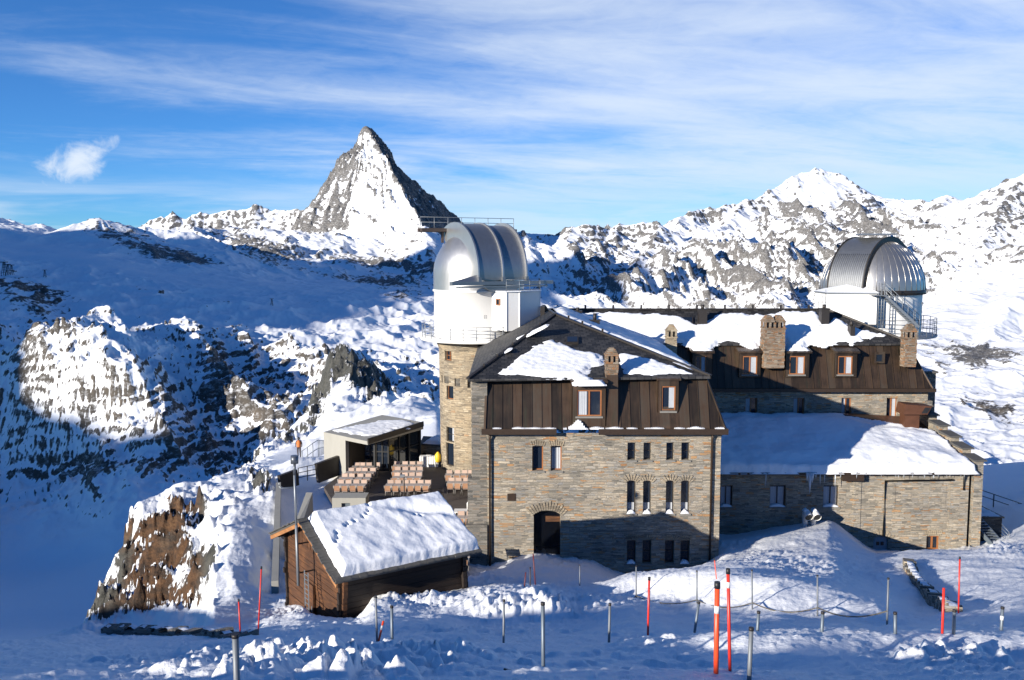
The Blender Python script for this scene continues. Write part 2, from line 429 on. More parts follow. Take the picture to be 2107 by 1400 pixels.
# where the rock is bare and where the snow lies smooth, read off the mountainsides
ROCKS = [(60,600,120,32,8,.42),(110,650,90,30,10,.22),(290,500,150,26,18,.36),(400,535,80,14,8,.3),(540,512,110,30,20,.42),(300,595,90,10,8,.22),(400,600,60,12,12,.25),(620,615,60,10,4,.2),(480,625,60,10,8,.18),(700,400,40,60,-60,.1),(780,540,120,14,3,.42),(770,578,110,16,5,.40),(830,610,60,14,0,.3),(860,560,50,30,0,.25),
 (445,775,46,90,10,.36),(540,830,90,80,30,.30),(330,800,60,90,20,.10),(420,900,120,50,0,.12),(300,955,330,26,-4,.32),(60,760,50,120,0,.10),(90,720,50,50,0,.06),(250,840,120,40,0,.04),(180,760,120,50,0,-.05),(720,760,70,40,60,.30),(850,760,60,60,0,.2),
 (1235,505,100,36,10,.20),(1330,490,50,30,0,.1),(1260,570,90,30,-30,.15),(1655,380,80,40,0,-.24),(1748,405,24,26,40,.36),(1640,435,45,18,0,.22),(1770,462,120,16,8,.18),(1500,430,110,12,-12,.14),
 (1600,560,130,34,0,.10),(1450,560,100,40,0,.06),(2070,430,60,50,-40,.22),(1950,520,120,50,0,-.05),(2010,640,130,40,0,-.3),(1130,520,50,18,0,-.3),(1500,485,80,14,0,-.25),(1850,490,70,18,0,-.2),
 (100,1130,240,110,0,.02),(150,1000,200,60,0,.06),(40,850,50,130,0,-.1),(450,645,300,30,8,-.02)]
GLACIER = [(40,515,150,20,6,1.0),(300,560,260,20,12,1.0),(560,585,160,16,8,.9),(1140,520,50,16,0,.8),(2000,640,120,36,-10,.7),(1500,488,70,12,0,.7),(700,585,90,12,8,.5)]
SMOOTH = [(90,1120,260,130,0,1.0),(30,800,50,200,0,.7)]
BROWN = [(1990,735,110,40,10,1.0),(2040,830,80,34,15,1.0),(1900,650,40,20,0,.5)]
def far_terrain():
    Ys = np.concatenate([np.geomspace(250, 1350, 50, endpoint=False), np.linspace(1350, 3000, 330, endpoint=False),
                         np.linspace(3000, 7000, 330, endpoint=False), np.linspace(7000, 9000, 170, endpoint=False),
                         np.linspace(9000, 10300, 190, endpoint=False), np.linspace(10300, 14300, 260, endpoint=False), np.linspace(14300, 16000, 20)])
    xs = np.linspace(-330, 2430, 1100)
    U = (xs - CX) / F
    Yg, Ug = np.meshgrid(Ys, U, indexing='ij'); Xg = Ug * Yg
    XP = np.broadcast_to(xs, Yg.shape)
    k = Yg / 5000.0
    # domain warp so that nothing in the table shows as a straight line
    wx = 260 * np.minimum(k, 1.6) * fbm(Xg / 900, Yg / 900, 3, 11); wy = 260 * np.minimum(k, 1.6) * fbm(Xg / 900, Yg / 900, 3, 19)
    Yw = np.clip(Yg + wy * 0.8, 250, 16000); Xw = Xg + wx * 0.6
    row = table(CX + F * Xw / Yw, Yw, FX, FY, FT)
    base = tanv(row) * Yg
    # ridges, with a small warp that keeps the skyline where it is
    jx = 60 * fbm(Xg / 350, Yg / 350, 4, 41); jy = 60 * fbm(Xg / 350, Yg / 350, 4, 47)
    sk_h = seg_skel(Xg + jx * 0.35, Yg + jy, np.full(Xg.shape, -9000.0))
    pyr, fw = pyramid(Xg + 0.12 * jx, Yg + 0.25 * jy)
    H0 = np.maximum(base, sk_h)
    # relief
    XPp, YPp = project(Xg, Yg, H0)
    mt = sst(sk_h - base, -350, 60)
    far = sst(Yg, 5200, 8200); right = sst(XPp, 950, 1250)
    glac = blobs(XPp, YPp, GLACIER)
    crest = sst(sk_h - base, -260, 40)
    rx, ry = Xg * 0.94 + Yg * 0.34, Yg * 0.94 - Xg * 0.34
    sp = ridged(rx / 900, ry / 2100, 8, 61, 0.52)
    r2 = ridged(rx / 330 + 2, ry / 560, 7, 71, 0.54)
    f1 = fbm(Xg / 130, Yg / 160, 5, 81, 0.55)
    smo = 1 - 0.6 * np.clip(blobs(XPp, YPp, [(1680, 385, 100, 42, 0, 1.0), (1950, 410, 50, 16, 0, .8), (2000, 640, 130, 50, -10, .8)]), 0, 1)
    mrel = ((sp - 0.85) * (80 + 170 * right) * (1 - 0.75 * crest) + (r2 - 0.85) * (18 + 24 * mt) * (1 - 0.45 * crest) + f1 * 4) * smo
    # the shelf above the cliffs and the cliffs of the near hill
    near = 1 - sst(Yg, 2700, 3400)
    shelf = fbm(Xg / 520, Yg / 620, 4, 105, 0.5) * 20 + (ridged(Xg / 210, Yg / 330, 5, 108, 0.5) - 0.9) * 17 + fbm(Xg / 60, Yg / 80, 3, 111, 0.55) * 3.0
    dg = Xg * 0.75 + Yg * 0.5; dh = Yg * 0.75 - Xg * 0.5
    cl = (ridged(dg / 420, dh / 640, 7, 95, 0.5) - 0.85) * 62 + fbm(Xg / 420, Yg / 420, 3, 91, 0.5) * 34 + (ridged(dg / 90, dh / 210, 5, 98, 0.52) - 0.85) * 13
    cl = cl * sst(Yg, 1300, 2000) * (1 - 0.6 * blobs(XPp, YPp, SMOOTH))
    relief = mrel * far + (1 - far) * ((1 - near) * shelf + near * cl)
    relief = relief * (1 - 0.92 * glac)
    H = H0 + relief
    # strata: the slope breaks into ledges that hold snow and risers that stay bare
    def strata(Hh, lam, dip, sd, wl):
        ph = (Hh - dip * Xg + wl * fbm(Xg / (lam * 14), Yg / (lam * 14), 4, sd)) / lam
        ph = ph + 0.30 * fbm(Xg / (lam * 3.2), Yg / (lam * 3.2), 3, sd + 7)
        return ph * 2 * math.pi
    p1 = strata(H, 26.0, 0.22, 171, 30); p2 = strata(H, 10.5, 0.30, 181, 14)
    zn_ = sst(Yg, 1400, 1700) * (1 - sst(Yg, 3000, 3700)) * (1 - 0.8 * blobs(XPp, YPp, SMOOTH))
    q1 = strata(H, 95.0, 0.10, 191, 120); q2 = strata(H, 40.0, -0.16, 197, 60)
    zf_ = far * (1 - 0.9 * glac)
    ter_near = 0.62 * np.cos(p1) + 0.38 * np.cos(p2); ter_far = 0.6 * np.cos(q1) + 0.4 * np.cos(q2)
    H = H + zn_ * (26.0 * .85 * .62 * np.sin(p1) + 10.5 * .85 * .38 * np.sin(p2)) / (2 * math.pi) * 1.1 + zf_ * (95.0 * .6 * np.sin(q1) + 40.0 * .4 * np.sin(q2)) / (2 * math.pi) * 0.38
    # pyramid on top
    wf = fw; sf = np.clip((MP.z - pyr) / 1100, 0, 1.6)
    gul = ridged(wf * 9 + 0.6 * fbm(Xg / 260, Yg / 260, 3, 128), sf * 2.2, 5, 120, 0.58)
    led = fbm(wf * 3, (pyr + 0.35 * Xg) / 42, 4, 126, 0.6)
    pm = pyr + ((gul - 0.85) * 44 + led * 15 + fbm(Xg / 45, Yg / 45, 4, 125, 0.6) * 9) * sst(MP.z - pyr, 4, 160)
    onp = pm > H
    H = np.maximum(H, pm)
    # slope
    dzdY = np.gradient(H, axis=0) / np.gradient(Yg, axis=0)
    dXdc = np.gradient(Xg, axis=1)
    dzdX = np.gradient(H, axis=1) / dXdc - 0 * H
    dzdr = dzdY - dzdX * Ug          # true d/dY at constant X
    slope = np.hypot(dzdX, dzdr)
    XPp, YPp = project(Xg, Yg, H)
    lump = fbm(Xg / 500, Yg / 700, 4, 133)
    ax = np.gradient(slope, axis=0)
    st = sst(slope, 0.55, 1.45)
    # convex ribs are blown bare, hollows fill
    lap = np.zeros_like(H); lap[2:-2, 2:-2] = (H[2:-2, 4:] + H[2:-2, :-4] - 2 * H[2:-2, 2:-2]) / (2 * dXdc[2:-2, 2:-2]) / 2
    cv = np.clip(-lap * 1.6, -0.5, 0.5)
    rock = 0.16 + 0.055 * far - 0.03 * near + 0.36 * st + (0.16 - 0.07 * far) * lump + (0.25 + 0.12 * far) * cv - 0.015 * far + blobs(XPp, YPp, ROCKS)
    vis = sst(fbm(Xg / 260, Yg / 300, 3, 203), -0.5, 0.35)
    rock = rock + zn_ * (0.12 * ter_near * (0.3 + 0.7 * vis)) + zf_ * 0.07 * ter_far * (0.35 + 0.65 * vis)
    rock = rock - 0.35 * glac
    bare = blobs(XPp, YPp, BROWN)
    rock = rock + bare * (0.50 + 0.3 * fbm(Xg / 300, Yg / 600, 4, 141))
    # pyramid: bare cliffs left of the face and at the head, plastered snow between, dark north wall
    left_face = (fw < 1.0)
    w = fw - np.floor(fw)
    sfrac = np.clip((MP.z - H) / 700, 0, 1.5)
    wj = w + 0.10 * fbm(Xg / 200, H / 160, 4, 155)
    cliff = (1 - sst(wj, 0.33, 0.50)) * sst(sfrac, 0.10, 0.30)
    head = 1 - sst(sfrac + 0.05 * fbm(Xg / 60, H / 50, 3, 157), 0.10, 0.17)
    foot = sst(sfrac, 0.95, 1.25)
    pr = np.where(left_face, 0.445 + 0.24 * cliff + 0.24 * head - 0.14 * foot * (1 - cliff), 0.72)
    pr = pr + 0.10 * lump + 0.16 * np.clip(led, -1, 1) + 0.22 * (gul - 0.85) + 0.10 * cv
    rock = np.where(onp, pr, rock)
    return Xg, Yg, H, rock, slope, bare

FXg, FYg, FH, FROCK, FSL, FBARE = far_terrain()
M_far = far_mat('alpine_rock_snow', [(0.25, (0.045, 0.044, 0.044)), (0.5, (0.11, 0.104, 0.098)), (0.75, (0.20, 0.185, 0.165))], 0.002, 8.0, 0.0125, 0.46, 0.42, 2.0)
M_mid = far_mat('valley_rock_snow', [(0.25, (0.03, 0.03, 0.032)), (0.5, (0.075, 0.066, 0.056)), (0.78, (0.15, 0.12, 0.09))], 0.01, 3.0, 0.008, 0.40, 0.22, 2.2)
i7 = int(np.searchsorted(FYg[:, 0], 4600))
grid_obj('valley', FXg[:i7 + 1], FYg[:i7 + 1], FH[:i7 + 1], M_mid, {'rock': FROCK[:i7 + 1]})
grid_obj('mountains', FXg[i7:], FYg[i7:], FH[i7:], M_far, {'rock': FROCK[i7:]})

# unseen range behind left of the camera, its crest shaped to shade the valley
def shade_range():
    T0 = -5200.0
    a = np.linspace(-9800, 2600, 260)
    KA = [(-9800, 300), (-8200, 420), (-7400, 500), (-7000, 600), (-6700, 800), (-6400, 1380), (-6200, 1610), (-6040, 1800), (-5781, 1650), (-5565, 1480), (-5214, 1310), (-5000, 1150), (-4826, 1000), (-4500, 760), (-4000, 520), (-3500, 420), (-3250, 300), (-3100, 190), (-2950, 70), (-2750, 0), (-2600, -60), (-2480, -130), (-2400, -190), (-2250, -215), (-2000, -215), (-1900, -170), (-1750, -120), (-1200, -150), (-500, -220), (-220, -260), (-120, -330), (2600, -700)]
    B = np.interp(a, [q[0] for q in KA], [q[1] for q in KA]) + fbm(a / 160, a * 0, 5, 3) * 40
    off = np.concatenate([np.linspace(-3000, -150, 12), [-60, 0, 60], np.linspace(150, 1800, 10)])
    A, O = np.meshgrid(a, off, indexing='ij')
    T = T0 + O
    Z = (B[:, None] - T0 * TE) - np.abs(O) * 0.62 + fbm(A / 300, O / 300, 4, 7) * 60 * sst(np.abs(O), 40, 400)
    Z = np.maximum(Z, -700)
    per = np.array([LD[1], -LD[0]])
    X = T * LD[0] + A * per[0]; Y = T * LD[1] + A * per[1]
    rock = np.full(X.shape, 0.35) + 0.2 * fbm(A / 200, O / 200, 4, 9)
    grid_obj('mountains', X, Y, Z, M_far, {'rock': rock})  # unseen shade caster, named like the visible range
shade_range()
# ------------------------------------------------------------------ near ground: snow slope, path, banks, rocky spur
NEARCOL = {
 -600: [(12,1400),(20,1345),(26,1330)],
 0:    [(12,1400),(16,1365),(20,1335),(24,1312)],
 150: [(12,1400),(16,1368),(20,1342),(26,1322),(32,1304),(34,1293),(37,-17),(44,-22),(50,-23.5),(53,1292)],
 300: [(12,1400),(14,1376),(17,1358),(22,1340),(27,1322),(32,1306),(34,1291),(37,-16.4),(43,-20),(49,-20.6),(51,1275),(57,1160),(62,1075),(66,1010)],
 400: [(12,1400),(14,1366),(16,1348),(22,1335),(27,1318),(32,1303),(34,1290),(37,-15.9),(42,-18.1),(46,1270),(54,1140),(62,1045),(71,984)],
 480: [(12,1400),(14,1362),(16,1342),(22,1328),(27,1312),(32,1296),(36,1278),(39,1258),(45,1195),(52,1105),(62,1022),(72,985),(80,968)],
 520: [(12,1400),(14,1363),(16,1341),(22,1326),(27,1308),(32,1294),(36,1276),(39,1260),(45,1208),(52,1108),(62,1022),(72,982),(90,962),(105,952)],
 560: [(12,1400),(14,1364),(16,1340),(21,1324),(26,1306),(30,1292),(34,1276),(39,1262),(45,1222),(54,1110),(63,1005),(70,978),(80,966),(90,957),(120,940),(150,928),(175,920)],
 620: [(12,1400),(14,1368),(16,1344),(21,1322),(26,1302),(30,1284),(34,1270),(38,1252),(41,1240),(46,-17.3),(50,-17.45),(56,-17.5),(80,-17.5),(90,957),(120,934),(150,914),(200,886),(240,868)],
 900: [(12,1400),(14,1360),(16,1338),(21,1326),(26,1298),(30,1272),(34,1240),(38,1222),(42,1206),(46,-17.3),(50,-17.45),(56,-17.5),(80,-17.5),(100,905),(130,852),(165,833)],
 200: [(12,1400),(14,1376),(17,1358),(22,1340),(27,1322),(32,1306),(34,1292),(37,-16.6),(44,-21),(50,-22.2),(53,1280),(57,1238),(60,1212)],
 250: [(12,1400),(14,1376),(17,1358),(22,1340),(27,1322),(32,1306),(34,1291),(37,-16.5),(44,-20.6),(50,-21.2),(53,1270),(58,1190),(62,1136)],
 350: [(12,1400),(14,1376),(17,1358),(22,1340),(27,1322),(32,1306),(34,1290),(37,-16.3),(43,-19.4),(48,1280),(55,1160),(62,1060),(69,994)],
 440: [(12,1400),(14,1364),(16,1345),(22,1332),(27,1315),(32,1300),(34,1288),(38,1266),(44,1215),(52,1118),(62,1030),(73,982)],
 660: [(12,1400),(14,1366),(16,1345),(21,1322),(26,1300),(30,1284),(34,1274),(37,-15.2),(41,-16.2),(46,-17.3),(50,-17.45),(56,-17.5),(80,-17.5),(90,950),(120,922),(150,898),(200,862),(260,828),(300,800)],
 690: [(12,1400),(14,1366),(16,1345),(21,1322),(26,1300),(30,1284),(34,1274),(37,-15.2),(41,-16.2),(46,-17.3),(50,-17.45),(56,-17.5),(80,-17.5),(90,946),(120,912),(150,886),(200,842),(260,778),(330,718)],
 730: [(12,1400),(14,1366),(16,1345),(21,1322),(26,1300),(30,1284),(34,1274),(37,-15.2),(41,-16.2),(46,-17.3),(50,-17.45),(56,-17.5),(80,-17.5),(90,944),(120,905),(150,874),(200,828),(260,766),(330,712)],
 770: [(12,1400),(14,1362),(16,1340),(21,1324),(26,1300),(30,1275),(34,1242),(38,1225),(41,-15.6),(46,-17.3),(50,-17.45),(56,-17.5),(80,-17.5),(90,942),(120,896),(150,862),(200,822),(260,786),(330,742)],
 800: [(12,1400),(14,1362),(16,1340),(21,1324),(26,1300),(30,1275),(34,1242),(38,1225),(41,-15.6),(46,-17.3),(50,-17.45),(56,-17.5),(80,-17.5),(90,940),(120,890),(150,852),(180,834),(260,812),(320,785)],
 850: [(12,1400),(14,1362),(16,1340),(21,1324),(26,1300),(30,1275),(34,1242),(38,1225),(41,-15.6),(46,-17.3),(50,-17.45),(56,-17.5),(80,-17.5),(90,938),(120,880),(150,840),(170,830)],
 1000: [(12,1400),(14,1358),(16,1334),(20,1324),(24,1312),(28,1300),(30,1288),(31.2,1256),(32.4,1225),(35,1210),(40,1206),(44,1198),(48,1182),(51.5,1172),(54,-17.6),(90,-18.5)],
 1100: [(12,1400),(14,1372),(16,1345),(20,1325),(24,1312),(28,1299),(30.5,1290),(31.6,1250),(32.8,1218),(35,1206),(38,1204),(43,1204),(47,1180),(51.8,1138),(54,-18),(90,-19)],
 1200: [(12,1400),(14,1375),(16,1330),(20,1318),(24,1308),(28,1297),(30.5,1284),(32.5,1252),(34.5,1232),(37,1220),(43,1206),(47,1182),(51.8,1156),(54,-18),(90,-19)],
 1300: [(12,1400),(14,1372),(16,1322),(20,1313),(24,1298),(28,1275),(32,1250),(35,1235),(36,1204),(37,1183),(40,1180),(43,1182),(46,-17.6),(51,-18.4),(54,-18.8),(90,-19.5)],
 1400: [(12,1400),(14,1372),(16,1316),(20,1311),(24,1299),(28,1282),(31,1262),(34,1242),(35,1204),(36,1176),(40,1171),(44,1172),(47,-17.2),(51,-18.4),(54,-18.8),(90,-19.5)],
 1500: [(12,1400),(14,1370),(16,1308),(20,1307),(24,1296),(28,1268),(30.5,1254),(31.5,1212),(32.7,1180),(37,1168),(41,1159),(46,1151),(50,1146),(55,1122),(60.8,1104),(64,-19),(90,-21)],
 1600: [(12,1400),(14,1370),(16,1302),(20,1301),(24,1290),(28,1264),(29,1228),(30.4,1198),(36,1178),(41,1156),(46,1142),(50,1134),(55,1105),(60.8,1084),(64,-19),(90,-21)],
 1700: [(12,1400),(14,1370),(16,1297),(20,1297),(24,1288),(27.5,1273),(28.6,1240),(30.2,1208),(37,1184),(41,1158),(45,1137),(51,1121),(56,1093),(60.8,1071),(64,-19),(90,-21)],
 1800: [(12,1400),(14,1370),(16,1293),(20,1292),(25,1287),(26.4,1262),(28.5,1240),(35,1216),(40,1187),(44,1164),(48,1150),(54,1142),(60.8,1136),(64,-20),(90,-22)],
 1900: [(12,1400),(14,1370),(16,1295),(20,1292),(24,1284),(28,1274),(32,1262),(36,1232),(40,1196),(44,1158),(48,1138),(54,1131),(60.8,1140),(64,-20),(90,-22)],
 2000: [(12,1400),(14,1372),(16,1300),(20,1292),(24,1278),(28,1262),(32,1246),(36,1214),(40,1180),(44,1152),(48,1138),(53,1133),(58,1136),(65,1112),(75,1060),(90,1000),(110,952)],
 2107: [(12,1400),(14,1374),(16,1306),(20,1290),(24,1268),(28,1248),(32,1226),(36,1200),(40,1172),(44,1147),(48,1130),(53,1120),(58,1112),(65,1086),(75,1040),(90,988),(110,944)],
 2700: [(12,1400),(14,1374),(16,1306),(20,1280),(24,1258),(32,1215),(40,1165),(48,1120),(58,1095),(75,1030),(90,975),(110,930)]}
NX = np.array(sorted(NEARCOL), float)
NEDGE = np.array([NEARCOL[int(x)][-1][0] for x in NX], float)
NY = np.concatenate([[2, 4, 8, 10], np.arange(12, 64, 0.5), np.geomspace(64, 430, 40)])
NTAB = np.zeros((len(NY), len(NX)))
for j, x in enumerate(NX):
    L = [(2, -2.0), (4, -2.7), (8, -4.4)] + [(Y, float(PZ(y, Y)) if y > 0 else y) for Y, y in NEARCOL[int(x)]]
    NTAB[:, j] = np.interp(NY, [q[0] for q in L], [q[1] for q in L])
    NTAB[:, j] = np.where(NY > L[-1][0], NY * (L[-1][1] / L[-1][0]) * 1.02, NTAB[:, j])     # behind its crest the ground falls away
_k = np.array([1, 2, 1]) / 4
for _ in range(1):
    NTAB[1:-1] = NTAB[:-2] * _k[0] + NTAB[1:-1] * _k[1] + NTAB[2:] * _k[2]
LUMPS = [(640,1372,330,34,0,.95),(900,1345,120,16,0,.6),(1110,1245,150,36,0,.95),(950,1300,140,10,0,.4),(1660,1165,170,26,8,.40),(1980,1358,170,26,4,1.1),(620,1262,90,14,0,.5),(850,1235,80,14,0,.8),(1150,1160,90,16,0,.5),(2060,1130,60,20,0,.6),(1000,1190,60,12,0,.6)]
NROCK = [(170,1265,40,26,-30,.6),(260,1130,40,40,-50,.5),(440,1060,40,40,0,.3),(420,1180,50,60,30,.4),(330,1080,70,50,-50,.5),(220,1240,60,40,-40,.6),(300,1190,80,60,-40,.5),(330,1120,70,60,-50,.75),(400,1040,70,34,-30,.75),(270,1200,60,40,-50,.75),(430,1150,26,80,25,.75),(340,1230,110,26,0,.6),(520,985,40,26,20,.7),(545,1000,22,30,0,.7),(480,1030,30,20,30,.4),(380,1090,40,60,0,.4),
 (700,745,40,34,60,.9),(760,780,50,46,50,.9),(655,810,24,60,30,.8),(640,870,14,40,30,.6),(600,905,40,10,-25,.5),(560,925,40,6,-20,.4),(790,790,50,34,30,.5),(690,850,30,16,-20,.3),(850,860,40,14,0,.2)]
NSNOW = [(490,1130,40,110,30,.8),(440,1040,30,20,0,.4),(420,1095,34,24,10,.5),(480,992,46,9,-15,.5),(380,992,50,7,-15,.3)]
def znear(X, Y, fine=True):
    Yc = np.clip(Y, 2.0, 430)
    xp = CX + F * X / (np.maximum(Yc, 4.0) * 1.031)
    xp = xp + (sst(Yc, 38, 46) * (xp < 640) * sst(600 - xp, 0, 60)) * (26 * fbm(X / 4.5, Y / 4.5, 4, 261) + 10 * fbm(X / 1.2, Y / 1.2, 3, 265))
    lx = np.interp(xp, NX, np.arange(len(NX))); ly = np.interp(Yc, NY, np.arange(len(NY)))
    i = np.clip(np.floor(lx).astype(int), 0, len(NX) - 2); j = np.clip(np.floor(ly).astype(int), 0, len(NY) - 2)
    a = lx - i; b = ly - j; a = 0.5 * a + 0.5 * a * a * (3 - 2 * a)
    z = (NTAB[j, i] * (1 - a) + NTAB[j, i + 1] * a) * (1 - b) + (NTAB[j + 1, i] * (1 - a) + NTAB[j + 1, i + 1] * a) * b
    edge = np.interp(xp, NX, NEDGE)
    edge = edge + np.minimum(edge * 0.04, 2) * fbm(X / 12, Y / 12, 3, 201) * (xp < 620)
    e_ = np.maximum(Yc - edge, 0); bend = np.where(xp < 640, 9.0, 16.0)
    z = z - np.where(e_ < bend, 0.5 * 1.7 / bend * e_ * e_, 1.7 * e_ - 0.85 * bend)
    if not fine: return z
    xq, yq = project(X, Yc, z)
    rk = np.clip(blobs(xq, yq, NROCK) - blobs(xq, yq, NSNOW), 0, 1)
    lm = blobs(xq, yq, LUMPS)
    lm = np.clip(lm, 0, 0.85) * (Yc < 62)
    inb = 1 - sst(Y, 90, 110)
    z = z + inb * (fbm(X / 3.0, Y / 3.0, 4, 211) * 0.10 + fbm(X / 0.7, Y / 0.7, 3, 215) * 0.025)
    wx_, wy_ = 0.35 * pn(X / .9, Y / .9, 3), 0.35 * pn(X / .9, Y / .9, 4)
    c1 = blocks(X / 0.95 + wx_, Y / 0.95 + wy_, 221); c2 = blocks(X / 0.42 + wx_, Y / 0.42 + wy_, 225); c3 = blocks(X / 0.21 + wx_, Y / 0.21, 229)
    z = z + lm * (0.04 + c1 * 0.22 + c2 * 0.24 + c3 * 0.12 + fbm(X / 2.2, Y / 2.2, 4, 231) * 0.30)
    z = z + inb * (1 - np.clip(lm, 0, 1)) * (c2 * sst(fbm(X / 4, Y / 4, 3, 236), .2, .6) * .08 + c3 * .025)
    def rn(sc, k):
        return (ridged(X / (3.4 * sc) + 0.4 * Y / (5 * sc), Y / (3.6 * sc), 6, 241 + k, 0.55) - 0.8) * 0.9 * sc + (0.45 - cells(X / (1.5 * sc), Y / (1.8 * sc), 243 + k)) * 0.6 * sc + fbm(X / (0.6 * sc), Y / (0.7 * sc), 3, 245 + k, 0.6) * 0.2 * sc
    fz = sst(Yc, 88, 120)
    rocky = rn(1.0, 0) * 1.0 * (1 - fz) + rn(4.0, 7) * fz
    far2 = sst(Yc, 110, 170)
    z = z + np.clip(rk * 1.3, 0, 1) * rocky + far2 * (1 - rk) * (fbm(X / 14, Y / 22, 5, 251) * 1.5)
    return z, rk

def near_ground():
    Ys = np.concatenate([np.geomspace(5.5, 62, 400, endpoint=False), np.geomspace(62, 460, 230)])
    xs = np.linspace(-420, 2560, 1220)
    Yg, U = np.meshgrid(Ys, (xs - CX) / F * 1.031, indexing='ij'); Xg = U * Yg
    Z, rk = znear(Xg, Yg)
    dzdY = np.gradient(Z, axis=0) / np.gradient(Yg, axis=0); dzdX = np.gradient(Z, axis=1) / np.gradient(Xg, axis=1)
    sl = np.hypot(dzdX, dzdY - dzdX * U)
    edge = np.interp(CX + F * Xg / (Yg * 1.031), NX, NEDGE)
    past = sst(Yg - edge, -1, 3) * sst(Yg, 34, 40)
    rock = np.clip(rk * 1.25, 0, 1) * (0.33 + 0.34 * sst(sl, 0.35, 1.2)) + 0.35 * past * sst(sl, .9, 2) + 0.10 * sst(Yg, 130, 180)
    brown = 1 - sst(Xg, -40, 10) * 0
    fm = np.ones((len(Ys) - 1, len(xs) - 1), bool)
    fm &= (Yg[:-1, :-1] < edge[:-1, :-1] + 60)
    n = NT('snow_ground'); o = n.co('Object')
    v1 = n.noise(o, 1.3, 7, 0.68); v2 = n.noise(n.map(o, (2.2, 0.6, 1.0), rot=(0, 0, .5)), 0.42, 9, 0.72)
    r = n.math('ADD', n.attr('rock'), n.math('ADD', n.math('MULTIPLY', n.math('SUBTRACT', v1, 0.5), 0.6), n.math('MULTIPLY', n.math('SUBTRACT', v2, 0.5), 0.85)))
    m = n.ss(r, 0.42, 0.50)
    rc = n.ramp(n.noise(n.map(o, (1, 1, 2.2)), 0.8, 9, 0.72), [(0.25, (0.012, 0.009, 0.008)), (0.42, (0.045, 0.028, 0.018)), (0.56, (0.12, 0.062, 0.030)), (0.72, (0.20, 0.12, 0.06))])
    grey = n.ramp(n.noise(o, 1.3, 8, 0.7), [(0.3, (0.035, 0.038, 0.034)), (0.7, (0.13, 0.125, 0.11))])
    rc = n.mix(n.math('MAXIMUM', n.ss(n.noise(o, 0.09, 3), 0.50, 0.62), n.attr('grey')), rc, grey)
    # trodden, slightly dirty path
    p = n.attr('path'); dirt = n.math('MULTIPLY', n.math('MULTIPLY', p, n.ss(n.noise(o, 2.4, 7, 0.75), 0.52, 0.78)), 0.55)
    sn = n.mix(n.noise(o, 0.3, 3), (0.86, 0.875, 0.90), (0.90, 0.91, 0.925))
    sn = n.mix(dirt, sn, (0.30, 0.25, 0.21))
    c = n.mix(m, sn, rc)
    h = n.math('ADD', n.math('MULTIPLY', n.noise(o, 3.2, 6, 0.6), 0.10), n.math('MULTIPLY', n.noise(o, 14, 3, 0.6), 0.022))
    h = n.math('ADD', h, n.math('MULTIPLY', m, n.math('MULTIPLY', n.noise(o, 2.2, 8, 0.7), 0.8)))
    M = n.out(c, 0.7, n.bump(h, 0.7, 0.8), **{'Specular IOR Level': 0.25})
    xq, yq = project(Xg, Yg, Z)
    path = np.clip(blobs(xq, yq, [(1150,1318,300,10,2,1),(1900,1280,260,14,4,1),(1550,1290,300,12,2,1),(1700,1395,500,14,0,1),(1100,1398,300,8,0,.6),(620,1330,200,8,-5,.5)]), 0, 1)
    grid_obj('snow_ground', Xg, Yg, Z, M, {'rock': rock, 'path': path, 'grey': np.maximum(sst(Yg, 85, 105) * 0.75, sst(xq, 395, 430))}, fm)
    return M
M_ground = near_ground()

# unseen ground around the camera, its crest added and shaped to shade the foreground
PER = np.array([LD[1], -LD[0]])
NB = [(-200, -16), (-60, -12), (-40, -10.5), (-30, -9.9), (-27.5, -9.2), (-25.5, -8.45), (-23, -7.45), (-21.6, -6.75), (-20, -6.1), (-18, -5.75), (-16, -5.32), (-14, -5.12), (-13, -4.88), (-12, -4.54), (-10, -4.16), (-8.5, -3.62), (-7.4, -3.16), (-6.2, -2.96), (-5, -2.72), (-3, -2.1), (0, -1.5), (12, -1.5), (60, -4), (150, -12)]
def shade_crest():
    xs = np.concatenate([np.arange(-150, -70, 3.0), np.arange(-70, 60, 0.6), np.arange(60, 121, 4.0)]); ys = np.concatenate([np.arange(-120, -60, 3.0), np.arange(-60, 6.6, 0.6)])
    X, Y = np.meshgrid(xs, ys)
    zn = znear(X, Y)[0]
    A = X * PER[0] + Y * PER[1]; T = X * LD[0] + Y * LD[1]
    B = np.interp(A, [q[0] for q in NB], [q[1] for q in NB])
    T0 = -22.0
    d = np.abs(T - T0)
    Bn = B + 0.10 * fbm(A / 1.7, A * 0 + 3.3, 4, 301)
    flat = -2.1 - 0.06 * np.maximum(-Y - 10, 0) - 0.05 * np.maximum(np.abs(X) - 20, 0)
    w = sst(Y, 1.0, 4.0)
    base = np.minimum(flat * (1 - w) + zn * w, Bn - T * TE - 0.15)
    crest = Bn - T0 * TE - 0.45 * np.maximum(d - 0.5, 0)
    Z = np.where((A > -26) & (Y < 4.5) & (np.hypot(X, Y) > 7), np.maximum(base, crest), base)
    far = np.hypot(X, Y + 30)
    Z = Z - 0.6 * np.maximum(far - 85, 0)
    fm = ~((np.abs(X[:-1, :-1]) < 0.85 * Y[:-1, :-1] - 0.5) & (Y[:-1, :-1] > 5.4))
    grid_obj('shade_hill', X, Y, Z, M_ground, {'rock': np.zeros(X.shape), 'path': np.zeros(X.shape), 'grey': np.zeros(X.shape)}, fm)  # added out of view to cast the foreground shade
shade_crest()
